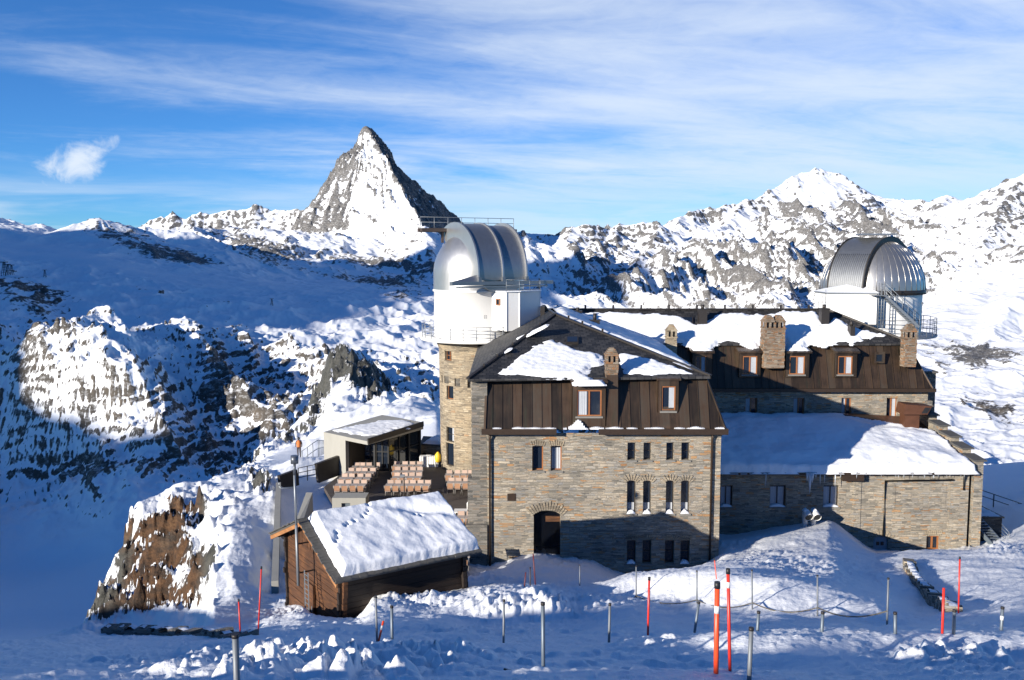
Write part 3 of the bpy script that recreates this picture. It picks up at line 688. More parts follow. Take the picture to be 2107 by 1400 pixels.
# ------------------------------------------------------------------ mesh builder
UP = Vector((0, 0, 1))
class MB:
    def __init__(s): s.v = []; s.f = []; s.uv = []; s.sm = []
    def face(s, pts, uv=None, smooth=False):
        pts = [Vector(p) for p in pts]; i = len(s.v); s.v += pts
        s.f.append(list(range(i, i + len(pts)))); s.sm.append(smooth)
        if uv is None:
            n = Vector((0, 0, 0))
            for a, b in zip(pts, pts[1:] + pts[:1]): n += a.cross(b)
            if n.length < 1e-12: n = Vector((0, 0, 1))
            n.normalize()
            t = UP.cross(n)
            if t.length < 0.05: t = Vector((1, 0, 0))
            t.normalize(); b = n.cross(t)
            uv = [(p.dot(t), p.dot(b)) for p in pts]
        s.uv += list(uv)
    def hexa(s, lo, hi):
        """lo, hi: four corners each, counter-clockwise seen from above"""
        n = len(lo)
        s.face(hi); s.face(lo[::-1])
        for i in range(n):
            j = (i + 1) % n
            s.face([lo[i], lo[j], hi[j], hi[i]])
        return s
    def box(s, x0, x1, y0, y1, z0, z1):
        c = [(x0, y0), (x1, y0), (x1, y1), (x0, y1)]
        return s.hexa([(a, b, z0) for a, b in c], [(a, b, z1) for a, b in c])
    def obox(s, c, ax, ay, az):
        c, ax, ay, az = map(Vector, (c, ax, ay, az))
        q = [c - ax - ay, c + ax - ay, c + ax + ay, c - ax + ay]
        return s.hexa([p - az for p in q], [p + az for p in q])
    def beam(s, a, b, w, h, up=UP):
        a, b = Vector(a), Vector(b); d = b - a; L = d.length; d.normalize()
        r = d.cross(Vector(up)); 
        if r.length < 1e-4: r = d.cross(Vector((1, 0, 0)))
        r.normalize(); u = r.cross(d)
        return s.obox((a + b) / 2, d * L / 2, r * -w / 2, u * h / 2)
    def prism(s, poly, d):
        """poly: planar points; d: extrusion vector"""
        poly = [Vector(p) for p in poly]; d = Vector(d)
        n = Vector((0, 0, 0))
        for a, b in zip(poly, poly[1:] + poly[:1]): n += a.cross(b)
        if n.dot(d) > 0: poly = poly[::-1]
        s.face(poly); s.face([p + d for p in poly[::-1]])
        m = len(poly)
        for i in range(m):
            j = (i + 1) % m
            s.face([poly[j], poly[i], poly[i] + d, poly[j] + d])
        return s
    def tube(s, pts, r, n=8, cap=True, smooth=True):
        pts = [Vector(p) for p in pts]; rings = []
        if isinstance(r, (int, float)): r = [r] * len(pts)
        for k, p in enumerate(pts):
            d = (pts[min(k + 1, len(pts) - 1)] - pts[max(k - 1, 0)]).normalized()
            a = d.cross(UP)
            if a.length < 1e-3: a = d.cross(Vector((1, 0, 0)))
            a.normalize(); b = a.cross(d)
            i = len(s.v)
            s.v += [p + (a * math.cos(t) + b * math.sin(t)) * r[k] for t in (2 * math.pi * q / n for q in range(n))]
            rings.append(i)
        L = 0
        for k in range(len(pts) - 1):
            dl = (pts[k + 1] - pts[k]).length
            for q in range(n):
                w = (q + 1) % n
                s.f.append([rings[k] + w, rings[k] + q, rings[k + 1] + q, rings[k + 1] + w]); s.sm.append(smooth)
                u0, u1 = q / n * 6.283 * r[k], (q + 1) / n * 6.283 * r[k]
                s.uv += [(u1, L), (u0, L), (u0, L + dl), (u1, L + dl)]
            L += dl
        if cap:
            for i, rev in ((rings[0], False), (rings[-1], True)):
                f = list(range(i, i + n)); f = f[::-1] if rev else f
                s.f.append(f); s.sm.append(False); s.uv += [(0, 0)] * n
        return s
    def lathe(s, prof, c, n=48, a0=0.0, a1=2 * math.pi, smooth=True, tilt=None):
        """prof: (radius, z) from bottom to top; angle 0 = towards +X"""
        c = Vector(c); i0 = len(s.v); m = len(prof)
        for k in range(n + 1):
            a = a0 + (a1 - a0) * k / n
            s.v += [c + Vector((math.cos(a) * r, math.sin(a) * r, z)) for r, z in prof]
        L = [0]
        for p, q in zip(prof, prof[1:]): L.append(L[-1] + math.hypot(q[0] - p[0], q[1] - p[1]))
        R = max(p[0] for p in prof)
        for k in range(n):
            for j in range(m - 1):
                a = i0 + k * m + j; b = a + m
                s.f.append([a, b, b + 1, a + 1]); s.sm.append(smooth)
                u0 = (a0 + (a1 - a0) * k / n) * R; u1 = (a0 + (a1 - a0) * (k + 1) / n) * R
                s.uv += [(u0, L[j]), (u1, L[j]), (u1, L[j + 1]), (u0, L[j + 1])]
        return s
    def build(s, name, mat, parent=None, label=None):
        me = bpy.data.meshes.new(name)
        off = Vector((0, 0, 0))
        q = parent
        while q is not None: off += q.location; q = q.parent
        me.from_pydata([tuple(p - off) for p in s.v], [], s.f)
        ul = me.uv_layers.new(name='UVMap')
        ul.data.foreach_set('uv', np.array(s.uv, np.float32).ravel())
        me.polygons.foreach_set('use_smooth', s.sm)
        me.materials.append(mat); me.update()
        o = bpy.data.objects.new(name, me); COL.objects.link(o)
        if parent is not None: o.parent = parent
        if label: o['label'] = label
        return o
def thing(name, label, cat, loc, group=None):
    o = bpy.data.objects.new(name, None); COL.objects.link(o); o.location = loc
    o.empty_display_size = 0.3
    return tagp(o, label, cat, group)
def kids(o): return [c for c in COL.objects if c.parent == o]
def dup(root, loc, label=None, rz=0.0, kid=None):
    r = root.copy(); COL.objects.link(r); r.location = loc; r.rotation_euler = (0, 0, rz)
    if label: r['label'] = label
    for ch in kid:
        c = ch.copy(); COL.objects.link(c); c.parent = r
    return r

def wall(mb, o, ux, W, z0, z1, ops, depth=0.35, n=None):
    """a wall in the plane through o along ux, with real openings (u0,u1,za,zb,arch) and their reveals"""
    o = Vector(o); ux = Vector(ux).normalized(); n = Vector(n) if n else Vector((ux.y, -ux.x, 0))
    pt = lambda u, z, d=0.0: Vector((o.x + ux.x * u - n.x * d, o.y + ux.y * u - n.y * d, z))
    us = sorted({0.0, W, *[v for q in ops for v in (q[0], q[1])]}); zs = sorted({z0, z1, *[v for q in ops for v in (q[2], q[3])]})
    for a, b in zip(us, us[1:]):
        for c, d in zip(zs, zs[1:]):
            mu, mz = (a + b) / 2, (c + d) / 2
            if any(q[0] < mu < q[1] and q[2] < mz < q[3] for q in ops): continue
            mb.face([pt(a, c), pt(b, c), pt(b, d), pt(a, d)])
    for q in ops:
        u0, u1, a, b = q[:4]; rise = q[4] if len(q) > 4 else 0
        zz = b - rise
        mb.face([pt(u0, a), pt(u0, a, depth), pt(u0, zz, depth), pt(u0, zz)])
        mb.face([pt(u1, a, depth), pt(u1, a), pt(u1, zz), pt(u1, zz, depth)])
        mb.face([pt(u0, a), pt(u1, a), pt(u1, a, depth), pt(u0, a, depth)])
        if rise:
            m = 8; hw = (u1 - u0) / 2; um = (u0 + u1) / 2
            arc = [(um - hw * math.cos(math.pi * k / m), zz + rise * math.sin(math.pi * k / m)) for k in range(m + 1)]
            for (ua, va), (ub, vb) in zip(arc, arc[1:]):
                mb.face([pt(ua, va), pt(ub, vb), pt(ub, b + 1e-4), pt(ua, b + 1e-4)])
                mb.face([pt(ua, va), pt(ua, va, depth), pt(ub, vb, depth), pt(ub, vb)])
        else:
            mb.face([pt(u0, b, depth), pt(u1, b, depth), pt(u1, b), pt(u0, b)])
def window(parent, o, ux, q, depth=0.3, mats=None, nv=1, nh=0, fw=0.06, curtain=None, sill=None, name='window', label=None, blind=False):
    """frame (the window part) with a pane and, where asked, curtain and sill below it"""
    o = Vector(o); ux = Vector(ux).normalized(); n = Vector((ux.y, -ux.x, 0))
    u0, u1, a, b = q[:4]
    pt = lambda u, z, d=0.0: Vector((o.x + ux.x * u - n.x * d, o.y + ux.y * u - n.y * d, z))
    fr = MB()
    def bar(ua, ub, za, zb, d0=depth - 0.09, d1=depth + 0.02):
        fr.hexa([pt(ua, za, d0), pt(ub, za, d0), pt(ub, za, d1), pt(ua, za, d1)], [pt(ua, zb, d0), pt(ub, zb, d0), pt(ub, zb, d1), pt(ua, zb, d1)])
    bar(u0 + .004, u0 + fw, a + .004, b - .004); bar(u1 - fw, u1 - .004, a + .004, b - .004)
    bar(u0 + fw, u1 - fw, a + .004, a + fw); bar(u0 + fw, u1 - fw, b - fw, b - .004)
    for k in range(1, nv + 1):
        m = u0 + (u1 - u0) * k / (nv + 1); bar(m - fw * .55, m + fw * .55, a + fw, b - fw)
    for k in range(1, nh + 1):
        m = a + (b - a) * k / (nh + 1); bar(u0 + fw, u1 - fw, m - fw * .3, m + fw * .3, depth - 0.07, depth)
    f = fr.build(name, (mats or M_frame), parent, label)
    pane = MB(); d = depth - 0.02
    pane.face([pt(u0, a, d), pt(u1, a, d), pt(u1, b, d), pt(u0, b, d)])
    pane.build('pane', M_glass, f)
    if curtain:
        c = MB(); ca, cb, cc, cd = curtain
        m = 10
        for k in range(m):
            ka, kb = ca + (cb - ca) * k / m, ca + (cb - ca) * (k + 1) / m
            da, db = (d - 0.012 - 0.02 * (k % 2)), (d - 0.012 - 0.02 * ((k + 1) % 2))
            w_ = u1 - u0; h_ = b - a
            c.face([pt(u0 + w_ * ka, a + h_ * cc, da), pt(u0 + w_ * kb, a + h_ * cc, db), pt(u0 + w_ * kb, a + h_ * cd, db), pt(u0 + w_ * ka, a + h_ * cd, da)])
        c.build('curtain', M_curtain, f)
    if sill:
        c = MB(); c.hexa([pt(u0 - .08, a - .1, -.07), pt(u1 + .08, a - .1, -.07), pt(u1 + .08, a - .1, depth - .1), pt(u0 - .08, a - .1, depth - .1)],
                         [pt(u0 - .08, a - .015, -.07), pt(u1 + .08, a - .015, -.07), pt(u1 + .08, a + .01, depth - .1), pt(u0 - .08, a + .01, depth - .1)])
        c.build('sill', M_sill, f)
        if sill == 'snow':
            snowlump(f, [pt(u0 - .02, a, -.03), pt(u1 + .02, a, -.03), pt(u1 + .02, a, depth - .1), pt(u0 - .02, a, depth - .1)], 0.17)
    return f
def snowlump(parent, quad, h, name='snow', n=8):
    """a little heap of snow on a small flat quad"""
    a, b, c, d = [Vector(p) for p in quad]; mb = MB(); i0 = len(mb.v)
    for j in range(5):
        for i in range(n + 1):
            u, w = i / n, j / 4
            p = (a * (1 - u) + b * u) * (1 - w) + (d * (1 - u) + c * u) * w
            e = min(1, 3.2 * min(u, 1 - u)) * (0.25 if j == 0 else 0.8 + 0.05 * j) 
            mb.v.append(p + UP * (h * e * (0.75 + 0.5 * random.random()) + 0.012 - (0.05 if j == 0 else 0)))
    for j in range(4):
        for i in range(n):
            q = i0 + j * (n + 1) + i
            mb.f.append([q, q + 1, q + n + 2, q + n + 1]); mb.sm.append(True); mb.uv += [(0, 0)] * 4
    return mb.build(name, M_snow, parent)
def polydist(px, py, poly):
    """signed distance (inside positive) to a closed 2-D polygon"""
    d = np.full(px.shape, 1e9); ins = np.zeros(px.shape, bool)
    for (x0, y0), (x1, y1) in zip(poly, poly[1:] + poly[:1]):
        ex, ey = x1 - x0, y1 - y0; t = np.clip(((px - x0) * ex + (py - y0) * ey) / (ex * ex + ey * ey + 1e-9), 0, 1)
        d = np.minimum(d, np.hypot(px - x0 - t * ex, py - y0 - t * ey))
        c = (y0 > py) != (y1 > py)
        with np.errstate(divide='ignore', invalid='ignore'):
            xi = x0 + (py - y0) * ex / (ey if abs(ey) > 1e-9 else 1e-9)
        ins ^= c & (px < xi)
    return np.where(ins, d, -d)
def plane3(a, b, c):
    a, b, c = Vector(a), Vector(b), Vector(c); n = (b - a).cross(c - a).normalized()
    if n.z < 0: n = -n
    e1 = (b - a).normalized(); e2 = n.cross(e1)
    return a, e1, e2, n
def hitp(x, y, pl):
    a, b, c = ray(x, y); d = Vector((a, b, c)); o, e1, e2, n = pl
    return d * (o.dot(n) / d.dot(n))
def snow_sheet(parent, pl, px, thick=0.25, res=0.12, edge=0.22, seed=1, name='roof_snow', world=None, soft=0.35, rough=0.03, feat=None):
    """snow lying on a roof plane inside an outline; frayed edge, real thickness"""
    o, e1, e2, n = pl
    pts = world if world else [hitp(x, y, pl) for x, y in px]
    st = [((p - o).dot(e1), (p - o).dot(e2)) for p in map(Vector, pts)]
    s0, s1 = min(p[0] for p in st) - .3, max(p[0] for p in st) + .3; t0, t1 = min(p[1] for p in st) - .3, max(p[1] for p in st) + .3
    S, T = np.meshgrid(np.arange(s0, s1, res), np.arange(t0, t1, res))
    D = polydist(S, T, st) + edge * fbm(S / 0.9, T / 0.9, 4, seed, 0.6)
    H = thick * sst(D, -0.02, soft) * (1 + 0.22 * fbm(S / 2.2, T / 2.2, 3, seed + 9)) + sst(D, 0, .3) * rough * fbm(S / 0.35, T / 0.35, 3, seed + 5)
    if feat is not None: H = H + feat(S, T, D)
    H = np.where(D > -0.02, np.maximum(H, 0.004), -0.05)
    fm = (D[:-1, :-1] > -.03) | (D[1:, :-1] > -.03) | (D[:-1, 1:] > -.03) | (D[1:, 1:] > -.03)
    off = Vector((0, 0, 0)); q = parent
    while q is not None: off += q.location; q = q.parent
    oo = o - off
    X = oo.x + S * e1.x + T * e2.x + H * n.x; Y = oo.y + S * e1.y + T * e2.y + H * n.y; Z = oo.z + S * e1.z + T * e2.z + H * n.z
    return grid_obj(name, X, Y, Z, M_snow, None, fm, parent=parent)

# ------------------------------------------------------------------ materials of the buildings
def mat_stone(name, stops, tint=(1, 1, 1), cellx=1.0):
    n = NT(name); uv = n.co('UV')
    w1 = n.noise(uv, 1.7, 3, 0.5, col=True)
    d = n.nd('ShaderNodeVectorMath', operation='MULTIPLY_ADD'); n.L.new(w1, d.inputs[0]); d.inputs[1].default_value = (0.26, 0.15, 0); n.L.new(uv, d.inputs[2])
    w2 = n.noise(uv, 9.0, 2, 0.5, col=True)
    d2 = n.nd('ShaderNodeVectorMath', operation='MULTIPLY_ADD'); n.L.new(w2, d2.inputs[0]); d2.inputs[1].default_value = (0.07, 0.038, 0); n.L.new(d.outputs[0], d2.inputs[2])
    v = d2.outputs[0]
    def brick(bw, rh, off, sq, sqf, shift, mort):
        b = n.nd('ShaderNodeTexBrick', offset=off, offset_frequency=2, squash=sq, squash_frequency=sqf)
        n.put(b.inputs['Vector'], n.map(v, loc=shift)); b.inputs['Color1'].default_value = (0, 0, 0, 1); b.inputs['Color2'].default_value = (1, 1, 1, 1)
        b.inputs['Mortar'].default_value = (0, 0, 0, 1); b.inputs['Scale'].default_value = 1.0
        b.inputs['Mortar Size'].default_value = mort; b.inputs['Mortar Smooth'].default_value = 0.6
        b.inputs['Brick Width'].default_value = bw * cellx; b.inputs['Row Height'].default_value = rh
        return b.outputs['Color'], b.outputs['Fac']
    c1, f1 = brick(0.62, 0.155, 0.37, 0.62, 3, (0, 0, 0), 0.012)
    c2, f2 = brick(0.40, 0.085, 0.43, 1.6, 2, (3.3, 7.1, 0), 0.009)
    pick = n.ss(n.noise(n.map(uv, (0.6, 1.5, 1)), 1.3, 3, 0.6), 0.46, 0.52)
    col = n.mix(pick, c1, c2); mort = n.math('ADD', n.math('MULTIPLY', f1, n.math('SUBTRACT', 1.0, pick)), n.math('MULTIPLY', f2, pick))
    val = n.math('ADD', n.math('MULTIPLY', col, 0.86), n.math('MULTIPLY', n.noise(uv, 0.7, 4, 0.6), 0.16))
    base = n.ramp(val, stops)
    gr = n.noise(n.map(uv, (1, 3, 1)), 14, 6, 0.7)
    base = n.mix(0.75, base, n.ramp(gr, [(0.3, (0.55, 0.55, 0.56)), (0.7, (1.25, 1.23, 1.20))]), 'MULTIPLY')
    patch = n.ramp(n.noise(uv, 0.45, 5, 0.6), [(0.35, (0.70, 0.71, 0.74)), (0.65, (1.12, 1.07, 1.0))])
    base = n.mix(1.0, base, patch, 'MULTIPLY')
    base = n.mix(1.0, base, tint, 'MULTIPLY')
    base = n.mix(n.math('MULTIPLY', mort, 0.7), base, (0.36, 0.32, 0.26))
    h = n.math('ADD', n.math('MULTIPLY', n.math('SUBTRACT', 1.0, mort), 0.6), n.math('ADD', n.math('MULTIPLY', col, 0.55), n.math('MULTIPLY', gr, 0.45)))
    return n.out(base, 0.88, n.bump(h, 0.9, 0.05), **{'Specular IOR Level': 0.25})
ST = [(0.02, (0.10, 0.095, 0.085)), (0.16, (0.20, 0.185, 0.155)), (0.32, (0.28, 0.25, 0.20)), (0.46, (0.36, 0.31, 0.24)), (0.58, (0.25, 0.245, 0.23)), (0.70, (0.42, 0.37, 0.29)), (0.82, (0.31, 0.26, 0.20)), (0.91, (0.37, 0.22, 0.11)), (0.97, (0.26, 0.12, 0.055))]
M_stone = mat_stone('schist_masonry', ST, (1.22, 1.24, 1.26))
M_stone_tower = mat_stone('tower_masonry', [(0.02, (0.16, 0.14, 0.11)), (0.25, (0.33, 0.275, 0.20)), (0.5, (0.46, 0.385, 0.275)), (0.75, (0.40, 0.34, 0.25)), (0.9, (0.52, 0.46, 0.35)), (0.97, (0.34, 0.18, 0.08))])
M_stone_grey = mat_stone('grey_masonry', [(0.02, (0.09, 0.09, 0.085)), (0.4, (0.20, 0.195, 0.18)), (0.75, (0.30, 0.28, 0.25)), (0.95, (0.27, 0.20, 0.14))])
M_stone_chim = mat_stone('chimney_masonry', [(0.02, (.07, .06, .05)), (.25, (.26, .19, .13)), (.45, (.34, .17, .08)), (.62, (.30, .27, .23)), (.8, (.40, .33, .25)), (.95, (.16, .075, .035))], (.95, .95, .95), cellx=0.7)
def simple(name, c, rough=0.6, metal=0.0, var=0.25, scale=3.0, bump=0.0, spec=0.5, stretch=(1, 1, 1), uv=False):
    n = NT(name); o = n.co('UV' if uv else 'Object')
    f = n.noise(n.map(o, stretch), scale, 6, 0.65)
    col = n.mix(f, tuple(v * (1 - var) for v in c), tuple(min(1, v * (1 + var)) for v in c))
    nm = n.bump(f, 0.6, bump) if bump else None
    return n.out(col, rough, nm, metal, **{'Specular IOR Level': spec})
def mat_snow():
    n = NT('roof_snow'); o = n.co('Object')
    c = n.mix(n.noise(o, 0.5, 3), (0.86, 0.875, 0.90), (0.90, 0.91, 0.925))
    h = n.math('ADD', n.math('MULTIPLY', n.noise(o, 4, 5, 0.6), 0.1), n.math('MULTIPLY', n.noise(o, 18, 3, 0.6), 0.03))
    return n.out(c, 0.7, n.bump(h, 0.6, 0.45), **{'Specular IOR Level': 0.25})
M_snow = mat_snow()
def mat_copper():
    n = NT('weathered_copper'); uv = n.co('UV'); s = n.nd('ShaderNodeSeparateXYZ'); n.L.new(uv, s.inputs[0])
    pid = n.math('FLOOR', n.math('DIVIDE', s.outputs[0], 0.56))
    wn = n.nd('ShaderNodeTexWhiteNoise', noise_dimensions='1D'); n.L.new(pid, wn.inputs['W'])
    st = n.noise(n.map(uv, (3.0, 0.28, 1)), 2.0, 6, 0.65)
    bl = n.noise(uv, 0.9, 4, 0.6)
    v = n.math('ADD', n.math('ADD', n.math('MULTIPLY', wn.outputs[0], 0.46), n.math('MULTIPLY', st, 0.62)), n.math('MULTIPLY', n.math('SUBTRACT', bl, 0.5), 0.5))
    c = n.ramp(v, [(0.18, (0.016, 0.012, 0.009)), (0.42, (0.042, 0.028, 0.018)), (0.6, (0.082, 0.050, 0.030)), (0.78, (0.085, 0.064, 0.044)), (0.95, (0.16, 0.085, 0.045))])
    green = n.ss(n.noise(n.map(uv, (2.2, 0.3, 1), (9, 3, 0)), 1.1, 4, 0.6), 0.56, 0.74)
    c = n.mix(n.math('MULTIPLY', green, 0.5), c, (0.045, 0.05, 0.03))
    return n.out(c, 0.42, n.bump(n.math('ADD', st, bl), 0.25, 0.02), 0.45)
M_copper = mat_copper()
def mat_slate():
    n = NT('slate_shingles'); uv = n.co('UV')
    w = n.noise(uv, 3, 2, 0.5, col=True); d = n.nd('ShaderNodeVectorMath', operation='MULTIPLY_ADD'); n.L.new(w, d.inputs[0]); d.inputs[1].default_value = (0.08, 0.04, 0); n.L.new(uv, d.inputs[2])
    b = n.nd('ShaderNodeTexBrick', offset=0.5); n.put(b.inputs['Vector'], d.outputs[0]); b.inputs['Color1'].default_value = (0.012, 0.012, 0.013, 1); b.inputs['Color2'].default_value = (0.055, 0.052, 0.05, 1)
    b.inputs['Mortar'].default_value = (0.004, 0.004, 0.004, 1); b.inputs['Scale'].default_value = 1; b.inputs['Mortar Size'].default_value = 0.02
    b.inputs['Brick Width'].default_value = 0.42; b.inputs['Row Height'].default_value = 0.3
    frost = n.ss(n.noise(uv, 5.0, 6, 0.75), 0.60, 0.78)
    c = n.mix(n.math('MULTIPLY', frost, 0.30), b.outputs['Color'], (0.30, 0.30, 0.31))
    h = n.math('ADD', n.math('SUBTRACT', 1.0, b.outputs['Fac']), n.math('MULTIPLY', n.noise(uv, 8, 4), 0.5))
    return n.out(c, 0.6, n.bump(h, 0.8, 0.04))
M_slate = mat_slate()
M_frame = simple('orange_pine', (0.30, 0.115, 0.04), 0.5, var=0.3, scale=6)
M_frame_dark = simple('dark_window_frame', (0.035, 0.028, 0.022), 0.5)
M_glass = NT('window_glass').out((0.012, 0.018, 0.03), 0.06, **{'Specular IOR Level': 0.6})
M_curtain = simple('white_curtain', (0.40, 0.42, 0.45), 0.9, var=0.15)
M_sill = simple('stone_sill', (0.20, 0.19, 0.17), 0.8, bump=0.02)
M_darkmetal = simple('dark_metal', (0.035, 0.030, 0.027), 0.5, 0.3, scale=8)
M_gutter = simple('brown_gutter', (0.045, 0.028, 0.018), 0.5, 0.3, scale=5, var=0.4)
M_concrete = simple('concrete', (0.33, 0.32, 0.285), 0.85, var=0.16, scale=1.6, bump=0.02, stretch=(1, 1, 0.5))
def mat_white():
    n = NT('white_painted_steel'); o = n.co('Object')
    st = n.noise(n.map(o, (5, 5, 0.35)), 1.4, 6, 0.7)
    c = n.mix(n.math('MULTIPLY', n.ss(st, 0.56, 0.85), 0.45), (0.80, 0.79, 0.76), (0.36, 0.30, 0.25))
    spot = n.ss(n.noise(o, 3.5, 7, 0.8), 0.68, 0.74)
    c = n.mix(n.math('MULTIPLY', spot, 0.4), c, (0.30, 0.22, 0.16))
    return n.out(c, 0.55)
M_white = mat_white()
def mat_dome(name, c, rough, ribs=0):
    n = NT(name); o = n.co('Object')
    s1 = n.noise(n.map(o, (2, 2, 0.6)), 2.2, 5, 0.65)
    col = n.mix(s1, tuple(v * 0.86 for v in c), tuple(min(1, v * 1.1) for v in c))
    r = n.math('ADD', rough - 0.06, n.math('MULTIPLY', s1, 0.14))
    return n.out(col, r, n.bump(n.noise(o, 0.9, 3), 0.18, 0.05), 0.85)
M_dome = mat_dome('brushed_aluminium', (0.52, 0.52, 0.515), 0.40)
M_dome2 = mat_dome('shutter_aluminium', (0.34, 0.345, 0.35), 0.42)
M_dome3 = mat_dome('ribbed_aluminium', (0.46, 0.445, 0.42), 0.38)
M_dome4 = mat_dome('grey_dome_shutter', (0.30, 0.31, 0.32), 0.45)
M_steel = simple('galvanised_steel', (0.24, 0.26, 0.28), 0.5, 0.5, var=0.18, scale=6)
M_post = simple('blue_grey_post', (0.15, 0.18, 0.21), 0.5, 0.4, var=0.25, scale=8)
M_blackpost = simple('dark_post', (0.05, 0.04, 0.045), 0.5)
M_red = simple('red_pole_plastic', (0.62, 0.035, 0.02), 0.38, var=0.12, scale=9)
M_orange = simple('orange_red_pole_plastic', (0.80, 0.075, 0.02), 0.36, var=0.10, scale=9)
M_band = simple('reflective_band', (0.72, 0.70, 0.66), 0.4)
M_black = simple('black_plastic', (0.015, 0.015, 0.016), 0.5)
M_rope = simple('weathered_rope', (0.10, 0.09, 0.075), 0.9, scale=20)
def mat_wood(name, dark, mid, light, sc=1.0):
    n = NT(name); uv = n.co('UV')
    g = n.noise(n.map(uv, (0.7 * sc, 9 * sc, 1)), 1.6, 8, 0.7, 0.6); b = n.noise(uv, 0.8, 4, 0.6)
    v = n.math('ADD', n.math('MULTIPLY', g, 0.65), n.math('MULTIPLY', b, 0.4))
    c = n.ramp(v, [(0.3, dark), (0.52, mid), (0.72, light)])
    return n.out(c, 0.75, n.bump(g, 0.6, 0.03))
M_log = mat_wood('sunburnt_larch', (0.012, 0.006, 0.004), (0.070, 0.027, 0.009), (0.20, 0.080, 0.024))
M_log_shaded = mat_wood('shaded_larch', (0.006, 0.004, 0.003), (0.016, 0.009, 0.006), (0.036, 0.019, 0.011))  # same larch as the gable, shade of the unlit walls put into colour
M_board = mat_wood('pale_larch_board', (0.12, 0.05, 0.02), (0.32, 0.14, 0.05), (0.46, 0.23, 0.09))
M_deck = mat_wood('deck_boards', (0.035, 0.03, 0.027), (0.075, 0.062, 0.053), (0.12, 0.10, 0.085))
M_chair = simple('pale_chair_slats', (0.46, 0.33, 0.26), 0.6, var=0.15, scale=6)
M_table = simple('grey_table_slats', (0.40, 0.35, 0.315), 0.6, var=0.15, scale=6)
M_slab = simple('stone_roof_slab', (0.085, 0.082, 0.076), 0.85, var=0.4, scale=4, bump=0.04)
M_ice = NT('ice').out((0.72, 0.80, 0.88), 0.12, **{'Specular IOR Level': 0.5, 'Transmission Weight': 0.35})
M_yellow = simple('yellow_plastic', (0.75, 0.50, 0.03), 0.5)
M_jacket = simple('dark_jacket', (0.05, 0.035, 0.03), 0.9)
M_skin = simple('skin', (0.45, 0.27, 0.19), 0.6)
M_orangecloth = simple('orange_cloth', (0.55, 0.16, 0.04), 0.8)
M_patina = simple('rusted_copper_cladding', (0.13, 0.055, 0.03), 0.5, 0.4, var=0.45, scale=2.5)
random.seed(5)
# ------------------------------------------------------------------ hotel: front wing and long rear wing
def op(x0, x1, y0, y1, Y, ox, rise=0.0):
    ym = (y0 + y1) / 2
    q = (P(x0, ym, Y).x - ox, P(x1, ym, Y).x - ox, PZ(y1, Y), PZ(y0, Y))
    return q + (rise,) if rise else q
def seams(mb, a, b, c, d, step=0.56, w=0.03, h=0.045, cut=()):
    """standing seams on a sloped quad a,b (bottom, left to right) c,d (top right, top left)"""
    a, b, c, d = map(Vector, (a, b, c, d))
    k0 = math.ceil(min(a.x, d.x) / step); k1 = math.floor(max(b.x, c.x) / step)
    n = (b - a).cross(d - a).normalized()
    for k in range(k0, k1 + 1):
        x = k * step; lo, hi = 0.0, 1.0
        def at(t):
            return (a + (d - a) * t, b + (c - b) * t)
        for t in np.linspace(0, 1, 21):
            l, r = at(t)
            if not (l.x - 1e-6 <= x <= r.x + 1e-6): hi = min(hi, t) if t > 0.01 else hi
        if hi < 0.1: continue
        l, r = at(0); p0 = Vector((x, l.y, l.z)); l, r = at(hi); p1 = Vector((x, l.y, l.z))
        if any(u0 < x < u1 for u0, u1 in cut): continue
        mb.beam(p0 + n * h / 2, p1 + n * h / 2, w, h, n)
def voussoirs(mb, ox, Y, q, rise, n=9, L=0.42):
    u0, u1, a, b = q[:4]; um = (u0 + u1) / 2; hw = (u1 - u0) / 2; zz = b - rise
    R = (hw * hw + rise * rise) / (2 * rise); zc = b - R; th = math.asin(min(1, hw / R)) * 1.12
    for k in range(n):
        t = -th + 2 * th * (k + 0.5) / n; dw = th * R / n * 0.86; l = L * (0.85 + 0.3 * random.random())
        cx_, cz_ = ox + um + math.sin(t) * (R + 0.04 + l / 2), zc + math.cos(t) * (R + 0.04 + l / 2)
        mb.obox((cx_, Y - 0.004, cz_), (math.cos(t) * dw, 0, -math.sin(t) * dw), (0, 0.03 + 0.02 * random.random(), 0), (math.sin(t) * l / 2, 0, math.cos(t) * l / 2))
